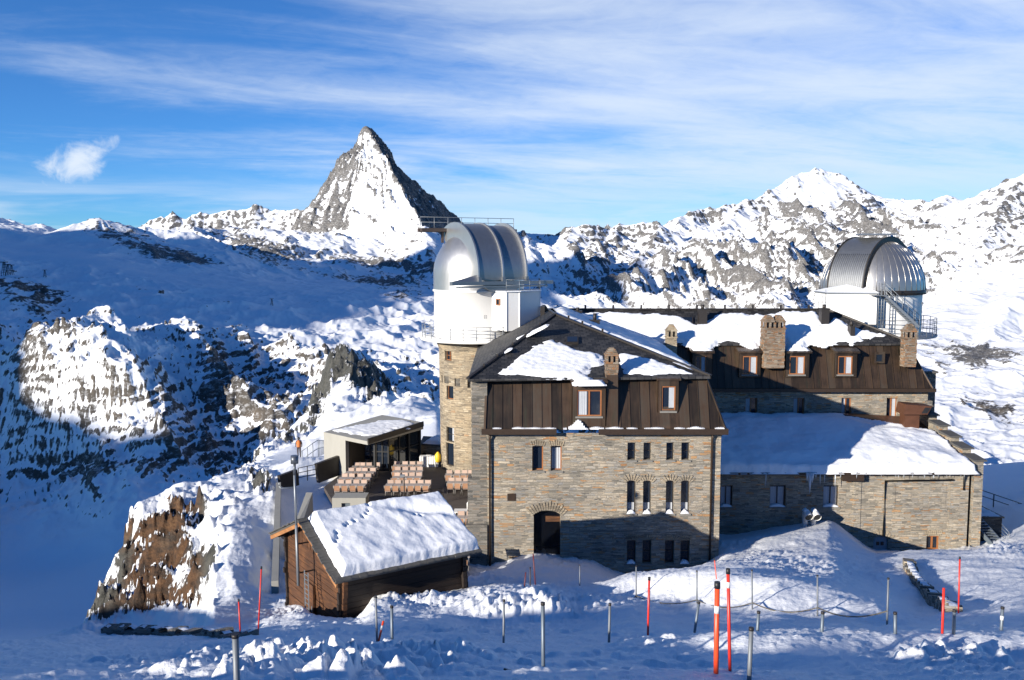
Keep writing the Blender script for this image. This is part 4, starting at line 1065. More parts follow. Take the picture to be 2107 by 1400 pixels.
def chimney(parent, x0, x1, y0, y1, z0, z1, pots=1, mat=None):
    """schist stack: rough courses, a row of little pillars under a stepped stone hat"""
    H = z1 - z0; hat = min(1.0, (x1 - x0) / pots * 0.75); pil = 0.42 if H > 2 else 0.36
    mb = MB(); z = z0; r = random.Random(int(x0 * 100))
    while z < z1 - hat - pil:
        h = 0.09 + 0.07 * r.random(); h = min(h, z1 - hat - pil - z + 0.001)
        j = lambda: (r.random() - 0.5) * 0.05
        mb.box(x0 + j(), x1 + j(), y0 + j(), y1 + j(), z, z + h - 0.006); z += h
    mb.box(x0 - .06, x1 + .06, y0 - .06, y1 + .06, z, z + 0.07); z += 0.07
    w = (x1 - x0) / (2 * pots * 2 - 0.0)
    m = 2 * pots + 1
    for k in range(m):
        xa = x0 + (x1 - x0 - 0.14) * k / (m - 1)
        mb.box(xa, xa + 0.14, y0 + .01, y0 + .17, z, z + pil); mb.box(xa, xa + 0.14, y1 - .17, y1 - .01, z, z + pil)
    z += pil
    for p in range(pots):
        a = x0 + (x1 - x0) * p / pots; b = x0 + (x1 - x0) * (p + 1) / pots; zz = z; k = 0; top = z1
        while zz < top - 0.02:
            t = (zz - z) / max(top - z, .01); s = 0.04 - t * (b - a) * 0.42
            h = 0.085 + 0.03 * r.random()
            mb.box(a - s, b + s, y0 - s, y1 + s, zz + 0.002, min(zz + h, top) ); zz += h
    c = mb.build('chimney', mat or M_stone_chim, parent)
    MB().box(x0 + .16, x1 - .16, y0 + .18, y1 - .18, z0 + .1, z + 0.0).build('flue', M_black, c)
    return c

YF = 52.0
xL, xR = -1.42, 11.95
hotel = thing('hotel', 'schist stone hotel with brown copper mansard storeys, snowy slate roof and long rear wing', 'hotel', (5.0, 52.0, -18.9))
W1 = [op(1095,1118,918,969,YF,xL), op(1133,1156,918,969,YF,xL)]
W1 += [op(a,b,911,947,YF,xL) for a, b in ((1291,1308),(1324,1340),(1371,1387),(1402,1419))]
W2 = [op(a,b,989,1057,YF,xL,0.12) for a, b in ((1290,1308),(1323,1340),(1370,1387),(1401,1419))]
W3 = [op(a,b,1112,1160,YF,xL) for a, b in ((1290,1308),(1322,1340),(1368,1387),(1400,1419))]
ARCH = op(1098,1153,1051,1168,YF,xL,0.28)
VENT = op(1045,1060,1017,1030,YF,xL)
mb = MB(); ZT, ZB = -10.25, -19.2
wall(mb, (xL, YF, 0), (1, 0, 0), xR - xL, ZB, ZT, W1 + W2 + W3 + [ARCH, VENT], 0.42)
wall(mb, (xR, YF, 0), (0, 1, 0), 18.0, ZB, ZT, [], 0.3)                      # right flank of the front wing
wall(mb, (-2.35, 70.0, 0), (0, -1, 0), 17.4, ZB, -7.2, [], 0.3)              # left flank
mb.face([(-2.35, 52.6, ZB), (xL, 52.6, ZB), (xL, 52.6, -7.2), (-2.35, 52.6, -7.2)])
# stone cornice course under the gutter, corner stones a touch proud
mb.box(xL - .05, xR + .05, YF - .07, YF - .003, -10.42, -10.24)
front_wall = mb.build('wall', M_stone, hotel)
for q, rs, n_, l_ in [(q, .12, 7, .34) for q in W2] + [(ARCH, .28, 15, .50)] + [(q, .06, 7, .30) for q in W1[:2] + W3]:
    mb = MB(); voussoirs(mb, xL, YF, q, rs, n_, l_); mb.build('arch_stones', M_stone_tower, hotel)
# the grey buttress at the left corner
mb = MB(); mb.box(-2.30, xL - .003, 52.25, 53.4, ZB, -7.25); mb.box(-2.55, xL - .006, 52.05, 53.2, ZB, -12.9)
mb.box(-2.66, xL - .01, 51.9, 53.1, ZB, -15.6)
mb.build('buttress', M_stone_grey, hotel)
# windows
for k, q in enumerate(W1):
    if k < 2: window(hotel, (xL, YF, 0), (1, 0, 0), q, 0.34, M_frame, 0, 0, 0.07, (0.02, .98, .0, .9) if k == 1 else None, 'plain')
    else: window(hotel, (xL, YF, 0), (1, 0, 0), q, 0.34, M_frame_dark, 0, 1, 0.05, None, 'plain')
for q in W2: window(hotel, (xL, YF, 0), (1, 0, 0), q[:4], 0.34, M_frame_dark, 0, 0, 0.05, (0.06, .94, .0, .3), 'snow')
for k, q in enumerate(W3): window(hotel, (xL, YF, 0), (1, 0, 0), q, 0.34, M_frame_dark, 0, 1, 0.05, None, 'snow' if k in (0, 3) else 'plain')
# bars across the second-row windows
# arched doorway: dark hall, panelled screen, chairs within
q = ARCH; ax0, ax1 = xL + q[0], xL + q[1]
mb = MB(); mb.box(ax0 - .8, ax1 + .8, YF + 3.2, YF + 3.3, ZB, q[3] + .3); mb.box(ax0 - .9, ax0 - .8, YF + .45, YF + 3.2, ZB, q[3] + .3); mb.box(ax1 + .8, ax1 + .9, YF + .45, YF + 3.2, ZB, q[3] + .3)
mb.box(ax0 - .8, ax1 + .8, YF + .45, YF + 3.2, q[3] + .3, q[3] + .4); mb.box(ax0 - .8, ax1 + .8, YF + .45, YF + 3.2, -18.0, -17.9)
mb.build('entrance_hall', M_frame_dark, hotel)
mb = MB()
for k in range(7):
    a = ax0 + .78 + k * .13; mb.box(a, a + .11, YF + .40, YF + .44, -14.72, -14.02)
mb.box(ax0 + .7, ax1 - .01, YF + .405, YF + .45, -14.02, -13.72); mb.build('panelled_screen', M_log, hotel)
mb = MB(); mb.box(ax0 + .7, ax1 - .01, YF + .405, YF + .45, -15.55, -15.22); mb.build('panelled_counter', M_log, hotel)
mb = MB(); mb.face([(ax0, YF + .43, -18), (ax1, YF + .43, -18), (ax1, YF + .43, q[3]), (ax0, YF + .43, q[3])]); mb.build('door_glass', NT('hall_glass').out((0.01, 0.012, 0.018), 0.08, **{'Alpha': 0.35}), hotel)
mb = MB(); mb.box(P(1045,1023,YF).x - .03, P(1060,1023,YF).x + .03, YF - .03, YF + .1, PZ(1031,YF), PZ(1016,YF)); mb.build('vent_cover', M_gutter, hotel)
# mansard storey
mz0, mz1 = -10.0, -7.05
A_, B_, C_, D_ = (-1.55, 51.62, mz0), (12.12, 51.62, mz0), (11.15, 52.75, mz1), (-1.45, 52.75, mz1)
mb = MB(); mb.face([A_, B_, C_, D_]); mb.face([B_, (12.12, 69.6, mz0), (11.15, 69.6, mz1), C_]); mb.face([A_, D_, (-1.45, 53.4, mz1), (-1.45, 53.4, mz0)])
seams(mb, A_, B_, C_, D_, cut=((P(1176,830,51.9).x, P(1272,830,51.9).x), (P(1352,830,52).x, P(1398,830,52).x)))
mb.beam((-1.55, 51.6, mz0), (-1.45, 52.73, mz1), .12, .12); mb.beam(B_, C_, .1, .1)
mb.build('mansard_roof', M_copper, hotel)
for (x0, x1, y0, y1, yw0, yw1, px0, px1, nv, yf) in ((1177,1247,788,877,803,857,1187,1238,1,51.66), (1353,1397,783,866,795,846,1361,1390,0,51.98)):
    xa, xb = P(x0, 830, yf).x, P(x1, 830, yf).x
    qq = op(px0, px1, yw0, yw1, yf, xa)
    mb = MB(); wall(mb, (xa, yf, 0), (1, 0, 0), xb - xa, PZ(y1, yf), PZ(y0, yf), [qq], 0.16)
    for xs in (xa, xb): 
        mb.prism([(xs, yf, PZ(y1, yf)), (xs, yf, PZ(y0, yf)), (xs, 53.2, PZ(y0, yf) + .1), (xs, 53.2, PZ(y1, yf))], (0.03 if xs == xa else -0.03, 0, 0))
    mb.hexa([(xa - .08, yf - .12, PZ(y0, yf)), (xb + .08, yf - .12, PZ(y0, yf)), (xb + .08, 53.6, PZ(y0, yf) + .35), (xa - .08, 53.6, PZ(y0, yf) + .35)],
            [(xa - .08, yf - .12, PZ(y0, yf) + .12), (xb + .08, yf - .12, PZ(y0, yf) + .12), (xb + .08, 53.6, PZ(y0, yf) + .47), (xa - .08, 53.6, PZ(y0, yf) + .47)])
    mb.build('dormer', M_copper, hotel)
    window(hotel, (xa, yf, 0), (1, 0, 0), qq, 0.14, M_frame, nv, 0, 0.075, (0.04, .42, 0, 1) if nv else (0.55, .95, 0, 1), 'plain')
    if not nv: pass
# chimney breast
xa, xb = P(1248,820,51.7).x, P(1272,820,51.7).x
MB().hexa([(xa, 51.66, -9.9), (xb, 51.66, -9.9), (xb, 53.0, -9.9), (xa, 53.0, -9.9)], [(xa, 51.9, -6.9), (xb, 51.9, -6.9), (xb, 53.0, -6.9), (xa, 53.0, -6.9)]).build('chimney_breast', M_copper, hotel)
chimney(hotel, P(1246,745,52.2).x, P(1271,745,52.2).x, 51.95, 52.75, -7.05, PZ(716, 52.2), 1)
# gutters and downpipes
mb = MB()
for xa, xb in ((-1.72, P(1145,888,51.5).x), (P(1232,888,51.5).x, 12.22)):
    mb.box(xa, xb, 51.40, 51.66, -10.24, -9.93); mb.box(xa, xb, 51.38, 51.40, -10.2, -9.90)
mb.box(12.0, 12.24, 51.66, 69, -10.24, -9.93)
mb.build('gutter', M_gutter, hotel)
for x in (P(1008,1000,51.9).x, P(1463,1000,51.9).x):
    MB().tube([(x, 51.7, -10.2), (x, 51.86, -10.6), (x, 51.86, -18.4)], .065, 8).build('downpipe', M_gutter, hotel)
# snow caught behind the gutter
mb = MB(); 
for xa, xb, h in ((-1.4, 3.2, .07), (3.2, 5.2, .16), (5.3, 12.0, .07)):
    n_ = int((xb - xa) / .1)
    for k in range(n_):
        a = xa + k * .1
        hh = h * max(0, 0.5 + 1.3 * float(pn(a * 1.3, 3.0, 5))) + (0.38 * math.exp(-((a - 3.75) / .28) ** 2))
        if hh > 0.02: mb.hexa([(a, 51.40, -9.93), (a + .1, 51.40, -9.93), (a + .1, 51.7, -9.93), (a, 51.7, -9.93)], [(a, 51.44, -9.93 + hh), (a + .1, 51.44, -9.93 + hh), (a + .1, 51.74, -9.9 + hh), (a, 51.74, -9.9 + hh)])
mb.build('gutter_snow', M_snow, hotel)

# ---- upper slate roofs
A = Vector((2.9, 62, -4.15)); B = Vector((2.9, 75, -4.6)); FL = Vector((-2.5, 51.75, -7.12)); FR = Vector((11.35, 52.25, -7.02)); BL = Vector((-2.6, 69.2, -7.12))
RE = Vector((25.6, 75, -4.6)); RC = Vector((30.75, 70.6, -6.95)); RCB = Vector((30.75, 79.4, -6.95)); RV = Vector((11.35, 70.6, -6.98))
mb = MB()
mb.face([FL, FR, A]); mb.face([BL, FL, A, B]); mb.face([FR, RV, B, A])
mb.face([RV, RC, RE, B]); mb.face([RC, RCB, RE]); mb.face([RCB, (-2.6, 79.4, -6.95), B, RE]); mb.face([(-2.6, 79.4, -6.95), BL, B])
# eaves thickness
for a, b in ((FL, FR), (BL, FL), (FR, RV), (RV, RC), (RC, RCB)):
    dn = Vector((0, 0, -.14)); mb.face([a + dn, b + dn, b, a])
mb.face([FL + Vector((0, 0, -.14)), (-2.5, 69, -7.26), (11.3, 69, -7.2), FR + Vector((0, 0, -.14))][::-1])
mb.build('slate_roof', M_slate, hotel)
mb = MB()
for a, b, w in ((FL, A, .2), (A, FR, .2), (BL, B, .18), (A, B, .2), (B, RE, .26), (RE, RC, .22)):
    mb.beam(a + UP * .05, b + UP * .05, w, .1)
for k in range(10):                                              # snow guard posts along the ridges
    p = B.lerp(RE, (k + .35) / 10); mb.box(p.x - .07, p.x + .07, p.y - .07, p.y + .07, p.z, p.z + .38)
for t in (.16, .3, .47, .62, .8): 
    p = FL.lerp(A, t); mb.box(p.x - .05, p.x + .05, p.y - .05, p.y + .05, p.z, p.z + .22)
for t in (.1, .2, .34):
    p = A.lerp(FR, t); mb.box(p.x - .06, p.x + .06, p.y - .06, p.y + .06, p.z, p.z + .3)
mb.build('ridge_cap', M_darkmetal, hotel)
def flue(x0, x1, y0, y1, Y, pipe=None):
    mb = MB(); a, b = P(x0, y1, Y), P(x1, y1, Y); zt = PZ(y0, Y)
    mb.box(a.x, b.x, Y - .35, Y + .35, a.z - .3, zt); mb.box(a.x - .06, b.x + .06, Y - .41, Y + .41, zt, zt + .06)
    if pipe:
        xm = (a.x + b.x) / 2; mb.tube([(xm, Y, zt), (xm, Y, PZ(pipe, Y))], .13, 10)
    mb.build('flue', M_darkmetal, hotel)
flue(1181,1196,641,664,72.5,633); flue(1214,1233,660,694,66,645); flue(1437,1453,637,665,73,627); flue(1687,1703,636,664,73,627); flue(1747,1756,672,684,71.5,660); flue(1212,1222,706,722,60)
def roofbox(x0, x1, y0, y1, pl):
    a, b, c, d = (hitp(*q, pl) for q in ((x0, y1), (x1, y1), (x1, y0), (x0, y0))); n = pl[3]
    mb = MB(); q = [a, b, c, d]
    mb.hexa([p - n * .1 for p in q], [p + n * .14 for p in q]); f = mb.build('skylight', M_darkmetal, hotel)
    mb = MB(); m = sum(q, Vector()) / 4; mb.face([m + (p - m) * .8 + n * .146 for p in q]); mb.build('pane', M_glass, f)
PLF, PLL, PLR, PLB = plane3(FL, FR, A), plane3(BL, FL, A), plane3(FR, RV, A), plane3(RV, RC, RE)
roofbox(1165, 1190, 696, 709, PLF); roofbox(1402, 1426, 655, 667, PLB); roofbox(1606, 1632, 655, 667, PLB)
# snow on the slates
snow_sheet(hotel, PLF, [(1028,768),(1060,742),(1090,722),(1118,703),(1138,699),(1160,712),(1195,722),(1225,728),(1240,735),(1244,752),(1222,757),(1206,772),(1214,778),(1228,790),(1196,791),(1178,778),(1100,777)], .16, .10, .22, 3)
snow_sheet(hotel, PLF, [(1276,728),(1300,731),(1350,742),(1406,762),(1424,770),(1330,772),(1285,770),(1275,755)], .16, .10, .12, 5)
snow_sheet(hotel, PLF, [(1182,782),(1240,782),(1244,792),(1180,792)], .16, .08, .05, 6)
snow_sheet(hotel, PLL, [(1062,698),(1090,685),(1128,667),(1126,671),(1090,690),(1066,699)], .06, .06, .08, 7, soft=.12)
snow_sheet(hotel, PLL, [(1028,727),(1052,716),(1050,720),(1032,729)], .05, .06, .06, 8, soft=.12)
snow_sheet(hotel, PLR, None, .22, .18, .2, 9, world=[A + Vector((.4, .5, -.15)), FR + Vector((-.9, .9, .2)), RV + Vector((-.1, .2, 0)), B + Vector((.5, -.3, -.12))])
snow_sheet(hotel, PLB, [(1168,650),(1210,644),(1310,645),(1370,648),(1404,654),(1430,668),(1455,667),(1470,650),(1500,646),(1590,648),(1612,641),(1680,643),(1688,660),(1704,664),(1716,655),(1750,672),(1790,685),(1818,690),(1790,697),(1755,706),(1725,705),(1700,712),(1662,708),(1655,722),(1632,722),(1610,706),(1570,706),(1548,720),(1520,704),(1480,705),(1460,722),(1430,724),(1405,706),(1340,708),(1250,712),(1180,700)], .24, .14, .22, 11)

# ---- rear wing
YR = 70.0; xr = 31.85
R2 = [op(a, b, 819, 862, YR, xR) for a, b in ((1533,1558),(1632,1655),(1731,1752),(1824,1846))]
mb = MB(); wall(mb, (xR, YR, 0), (1, 0, 0), xr - xR, -21, -10.4, R2, 0.35); wall(mb, (xr, YR, 0), (0, 1, 0), 10, -22, -10.4, [], .3)
mb.box(xR, xr + .04, YR - .06, YR - .003, -10.6, -10.4)
mb.build('wall', M_stone, hotel)
for k, q in enumerate(R2): window(hotel, (xR, YR, 0), (1, 0, 0), q, 0.28, M_frame, 1, 0, 0.08, (.05, .45, 0, 1) if k < 3 else (.5, .95, 0, 1), 'plain')
A2, B2, C2, D2 = (11.5, 69.55, -10.28), (32.0, 69.55, -10.28), (30.5, 70.85, -6.98), (11.0, 70.85, -6.98)
DX = [(1424,1466,1431,1453), (1520,1566,1528,1558), (1616,1666,1624,1656), (1717,1764,1724,1754)]
mb = MB(); mb.face([A2, B2, C2, D2]); mb.face([B2, (32.0, 80.4, -10.28), (30.5, 79.2, -6.98), C2])
seams(mb, A2, B2, C2, D2, cut=[(P(a, 750, 69.9).x, P(b, 750, 69.9).x) for a, b, _, _ in DX])
mb.beam(B2, C2, .1, .1)
mb.build('mansard_roof', M_copper, hotel)
MB().box(11.6, 32.15, 69.28, 69.56, -10.52, -10.26).build('gutter', M_gutter, hotel)
for x0, x1, w0, w1 in DX:
    yf = 69.72; xa, xb = P(x0, 750, yf).x, P(x1, 750, yf).x; zb, zt = PZ(777, yf), PZ(727, yf)
    qq = op(w0, w1, 733, 771, yf, xa)
    mb = MB(); wall(mb, (xa, yf, 0), (1, 0, 0), xb - xa, zb, zt, [qq], .14)
    for xs in (xa, xb): mb.prism([(xs, yf, zb), (xs, yf, zt), (xs, 71.2, zt + .1), (xs, 71.2, zb)], (0.03 if xs == xa else -.03, 0, 0))
    mb.hexa([(xa - .1, yf - .25, zt), (xb + .1, yf - .25, zt), (xb + .1, 71.9, zt + .55), (xa - .1, 71.9, zt + .55)], [(xa - .1, yf - .25, zt + .16), (xb + .1, yf - .25, zt + .16), (xb + .1, 71.9, zt + .75), (xa - .1, 71.9, zt + .75)])
    mb.build('dormer', M_copper, hotel)
    window(hotel, (xa, yf, 0), (1, 0, 0), qq, .12, M_frame, 1, 0, .085, (.56, .95, 0, 1), 'plain')
    pl = plane3((xa, yf - .2, zt + .17), (xb, yf - .2, zt + .17), (xa, 71.5, zt + .68))
    if x0 < 1500 or x0 == 1616: snow_sheet(hotel, pl, None, .16, .09, .06, 21 + x0, world=[(xa + .02, yf - .15, zt + .19), (xb - .02, yf - .15, zt + .19), (xb - .3, 71.4, zt + .66), (xa, 71.4, zt + .66)])
yf = 69.95; xa, xb = P(1799, 737, yf).x, P(1821, 737, yf).x; qq = op(1802, 1817, 729, 745, yf, xa)
mb = MB(); wall(mb, (xa, yf, 0), (1, 0, 0), xb - xa, PZ(748, yf), PZ(724, yf), [qq], .1); mb.build('dormer', M_copper, hotel); window(hotel, (xa, yf, 0), (1, 0, 0), qq, .1, M_frame_dark, 0, 0, .05)
chimney(hotel, P(1571,700,69.5).x, P(1613,700,69.5).x, 69.2, 70.4, PZ(757, 69.5), PZ(649, 69.6), 2)
chimney(hotel, P(1372,700,69.6).x, P(1393,700,69.6).x, 69.6, 70.4, PZ(757, 69.6), PZ(668, 69.8), 1, M_stone_tower)
chimney(hotel, P(1861,700,69.5).x, P(1885,700,69.5).x, 69.3, 70.2, PZ(755, 69.5), PZ(667, 69.6), 1)
# a small stone stack by the dome and the dark stone return at the far right
chimney(hotel, P(1110,650,74).x, P(1128,650,74).x, 73.6, 74.3, -6, PZ(628, 74), 1)
mb = MB(); mb.box(xr + .003, xr + 1.25, 71.5, 76, -22, -9.35); mb.build('stone_return', M_stone_grey, hotel)
MB().box(xr - .1, xr + 1.35, 71.3, 76.2, -9.35, -9.2).build('coping', M_slab, hotel)
snowlump(hotel, [(xr, 71.4, -9.2), (xr + 1.2, 71.4, -9.2), (xr + 1.2, 76, -9.2), (xr, 76, -9.2)], .2)

# ------------------------------------------------------------------ annex under its thick snow roof
YA = 61.0; ax1_ = 30.75
annex = thing('annex', 'low stone annex with thick snow roof, icicles and stepped gable, right of the hotel', 'annex', (21, 61, -20))
AW = [op(a, b, 999, 1043, YA, xR) for a, b in ((1482,1507),(1584,1617),(1694,1726))]
ALOW = [op(1797,1827,1104,1134,YA,xR,.25), op(1906,1933,1103,1132,YA,xR)]
mb = MB(); wall(mb, (xR, YA, 0), (1, 0, 0), ax1_ - xR, -22, -14.62, AW + ALOW, .4); wall(mb, (ax1_, YA, 0), (0, 1, 0), 9, -23, -14.62, [], .4)
mb.face([(ax1_, YA, -14.62), (ax1_, 70, -14.62), (ax1_, 70, -12.7)])
x_ = P(1755, 1050, YA).x; mb.box(x_, x_ + .5, YA - .05, YA - .003, -21.5, -14.7); mb.box(P(1952,1050,YA).x, ax1_ - .003, YA - .07, YA - .004, -22, -14.65)
for x0 in (1808, 1912): # blind window panels
    mb.box(P(x0, 1015, YA).x, P(x0 + 34, 1015, YA).x, YA - .03, YA - .005, PZ(1046, YA), PZ(996, YA))
mb.build('wall', M_stone, annex)
for q, rs in ((ALOW[0], .25), (ALOW[1], .06)): mb = MB(); voussoirs(mb, xR, YA, q, rs, 9, .4); mb.build('arch_stones', M_stone_tower, annex)
for q in AW: window(annex, (xR, YA, 0), (1, 0, 0), q, .3, M_frame_dark, 1, 0, .07, (.08, .92, 0, .9), 'snow')
window(annex, (xR, YA, 0), (1, 0, 0), ALOW[1], .25, M_frame, 1, 0, .1)
q = ALOW[0]; mb = MB(); mb.box(xR + q[0], xR + q[1], YA + .15, YA + .2, q[2], q[3]); mb.build('door', simple('grey_painted_door', (0.25, 0.28, 0.31), .5), annex)
mb = MB()
for dx in (.25, .55): mb.box(xR + q[0] + dx, xR + q[0] + dx + .2, YA + .13, YA + .149, q[2] + .35, q[2] + .6)
mb.build('door_vent', M_black, annex)
E0, E1, T1, T0 = Vector((xR, 60.55, -14.55)), Vector((ax1_ + .25, 60.55, -14.55)), Vector((ax1_ + .25, 69.9, -12.6)), Vector((xR, 69.9, -12.6))
mb = MB(); dn = Vector((0, 0, -.16)); mb.hexa([E0 + dn, E1 + dn, T1 + dn, T0 + dn], [E0, E1, T1, T0]); mb.build('roof', M_gutter, annex)
PLA = plane3(E0, E1, T0)
snow_sheet(annex, PLA, None, .50, .15, .10, 31, soft=.22, rough=.03, world=[E0 + Vector((-.2, -.16, -.02)), E1 + Vector((.0, -.16, -.02)), Vector((ax1_ + .2, 66.8, -13.1)), Vector((27.6, 68.3, -12.9)), Vector((25.3, 69.9, -12.6)), T0 + Vector((-.2, .1, 0))],
           feat=lambda S, T, D: .22 * sst(D, .2, 2.2) + .12 * np.sin(S * .55 + .3 * T) * sst(D, 0, 1))
mb = MB(); mb.hexa([(25.2, 68.8, -13.2), (29.6, 67.6, -13.5), (30.2, 69.9, -13.2), (25.0, 69.9, -13)], [(25.2, 69.0, -12.2), (29.4, 68.0, -12.75), (30.2, 69.9, -12.5), (25.0, 69.9, -12.2)]); mb.build('copper_valley', M_patina, annex)
# exhaust hood
xa, xb = P(1856, 880, 67.2).x, P(1886, 880, 67.2).x
mb = MB(); mb.box(xa, xb, 66.8, 67.7, -13.4, -11.75); f = mb.build('exhaust_duct', M_patina, annex)
mb = MB(); mb.prism([(xa - .25, 66.5, -11.75), (xb + .45, 66.5, -11.75), (xb + .75, 66.5, -11.15), (xa - .1, 66.5, -11.0)], (0, 1.4, 0)); mb.build('hood', M_patina, f)
mb = MB(); mb.face([(xb + .0, 66.49, -11.66), (xb + .42, 66.49, -11.66), (xb + .66, 66.49, -11.25), (xb + .25, 66.49, -11.22)]); mb.build('grille', M_black, f)
# stepped gable
mb = MB(); caps = MB(); n_ = 5
for k in range(n_):
    y0, y1 = 60.8 + k * 1.75, 60.8 + (k + 1) * 1.75; zt = -13.9 + k * .46
    mb.box(ax1_ + .26, ax1_ + .85, y0, y1 - .003, -22, zt); caps.hexa([(ax1_ + .12, y0 - .16, zt), (ax1_ + 1.0, y0 - .16, zt), (ax1_ + 1.0, y1 - .12, zt), (ax1_ + .12, y1 - .12, zt)], [(ax1_ + .12, y0 - .16, zt + .09), (ax1_ + 1.0, y0 - .16, zt + .09), (ax1_ + 1.0, y1 - .12, zt + .2), (ax1_ + .12, y1 - .12, zt + .2)])
g = mb.build('stepped_gable', M_stone, annex); caps.build('step_cap', M_slab, g)
mb = MB(); y1 = 60.8 + n_ * 1.75; mb.box(ax1_ + .3, ax1_ + .8, y1 - 1.2, y1 - .7, -11.85, -11.4); mb.box(ax1_ + .36, ax1_ + .74, y1 - 1.15, y1 - .75, -11.4, -11.05); mb.build('finial', M_stone_grey, g)
mb = MB(); xv, xt = P(1821, 1000, 60.9).x, P(1962, 990, 60.9).x
mb.tube([(xv, 60.88, PZ(1103, 60.9)), (xv, 60.88, PZ(990, 60.9)), (xt, 60.88, PZ(988, 60.9))], .07, 8); mb.build('shadow_pipe', M_black, annex)  # black tube laid where an L-shaped shadow crosses the wall
mb = MB(); x_ = P(1983, 990, 60.9).x; mb.tube([(x_ - .1, 60.6, -14.7), (x_, 60.85, -15.3), (x_, 60.85, -15.9)], .06, 8); mb.build('downpipe', M_black, annex)
MB().box(xR + .05, ax1_ + .25, 60.36, 60.56, -14.74, -14.58).build('gutter', M_gutter, annex)
MB().box(P(1735,985,60.5).x, P(1778,985,60.5).x, 60.5, 60.98, -15.2, -14.75).build('eaves_board', M_gutter, annex)
r = random.Random(3)
for x, L, w in [(1667,1.45,.16),(1672,.7,.15),(1661,.6,.14),(1679,.4,.08),(1688,.85,.06),(1697,.7,.05),(1719,.95,.05),(1576,1.0,.05),(1730,.35,.04),(1665,.9,.1)] + [(r.uniform(1760, 1985), r.uniform(.12, .42), .035) for _ in range(22)]:
    p = P(x, 975, 60.4); MB().tube([(p.x, 60.40, -14.55), (p.x, 60.40, -14.6 - L * .5), (p.x, 60.40, -14.6 - L)], [w, w * .55, .004], 6).build('icicle', M_ice, annex)

# ------------------------------------------------------------------ the two observatory towers
def cyl_wall(mb, c, R0, R1, z0, z1, ops, depth=.35, seg=64):
    """round wall; ops in (phi0, phi1, z0, z1): phi from the side facing the camera, + to the right"""
    c = Vector(c)
    def pt(f, z, d=0.0):
        R = R0 + (R1 - R0) * (z - z0) / (z1 - z0) - d
        return Vector((c.x + math.sin(f) * R, c.y - math.cos(f) * R, z))
    fs = sorted({-math.pi + 2 * math.pi * k / seg for k in range(seg + 1)} | {v for q in ops for v in q[:2]}); zs = sorted({z0, z1} | {v for q in ops for v in q[2:4]})
    R = (R0 + R1) / 2
    for a, b in zip(fs, fs[1:]):
        for u, v in zip(zs, zs[1:]):
            m, n = (a + b) / 2, (u + v) / 2
            if any(q[0] < m < q[1] and q[2] < n < q[3] for q in ops): continue
            mb.face([pt(a, u), pt(b, u), pt(b, v), pt(a, v)], [(a * R, u), (b * R, u), (b * R, v), (a * R, v)])
    for a, b, u, v in ops:
        mb.face([pt(a, u), pt(a, u, depth), pt(a, v, depth), pt(a, v)]); mb.face([pt(b, u, depth), pt(b, u), pt(b, v), pt(b, v, depth)])
        mb.face([pt(a, u), pt(b, u), pt(b, u, depth), pt(a, u, depth)]); mb.face([pt(a, v, depth), pt(b, v, depth), pt(b, v), pt(a, v)])
def railing(parent, pts, h=1.05, rails=3, r=.022, post=None, mat=None, name='railing', step=1.2):
    mb = MB()
    for k in range(rails):
        z = h * (k + 1) / rails; mb.tube([Vector(p) + UP * z for p in pts], r, 5)
    for a, b in zip(pts, pts[1:]):
        a, b = Vector(a), Vector(b); m = max(1, round((b - a).length / step))
        for k in range(m): p = a.lerp(b, k / m); mb.tube([p, p + UP * h], r * 1.15, 5)
    mb.tube([Vector(pts[-1]), Vector(pts[-1]) + UP * h], r * 1.15, 5)
    return mb.build(name, mat or M_steel, parent)
def arch_band(mb, c, R, d, p, o0, o1, t0, t1, n=40, th=.07):
    c, d, p = Vector(c), Vector(d), Vector(p)
    at = lambda t, o, r: c + d * (math.cos(t) * r) + UP * (math.sin(t) * r) + p * o
    ts = [t0 + (t1 - t0) * k / n for k in range(n + 1)]
    for a, b in zip(ts, ts[1:]):
        mb.face([at(a, o0, R), at(a, o1, R), at(b, o1, R), at(b, o0, R)], [(o0, a * R), (o1, a * R), (o1, b * R), (o0, b * R)], True)
        mb.face([at(a, o0, R - th), at(b, o0, R - th), at(b, o1, R - th), at(a, o1, R - th)])
        mb.face([at(a, o0, R), at(b, o0, R), at(b, o0, R - th), at(a, o0, R - th)]); mb.face([at(a, o1, R), at(a, o1, R - th), at(b, o1, R - th), at(b, o1, R)])
    for t in (t0, t1): mb.face([at(t, o0, R - th), at(t, o1, R - th), at(t, o1, R), at(t, o0, R)])
def arch_plate(mb, c, R0, R1, d, p, o, th, t0, t1, n=40):
    c, d, p = Vector(c), Vector(d), Vector(p)
    at = lambda t, q, r: c + d * (math.cos(t) * r) + UP * (math.sin(t) * r) + p * q
    ts = [t0 + (t1 - t0) * k / n for k in range(n + 1)]
    for a, b in zip(ts, ts[1:]):
        mb.hexa([at(a, o, R0), at(a, o, R1), at(b, o, R1), at(b, o, R0)], [at(a, o + th, R0), at(a, o + th, R1), at(b, o + th, R1), at(b, o + th, R0)])

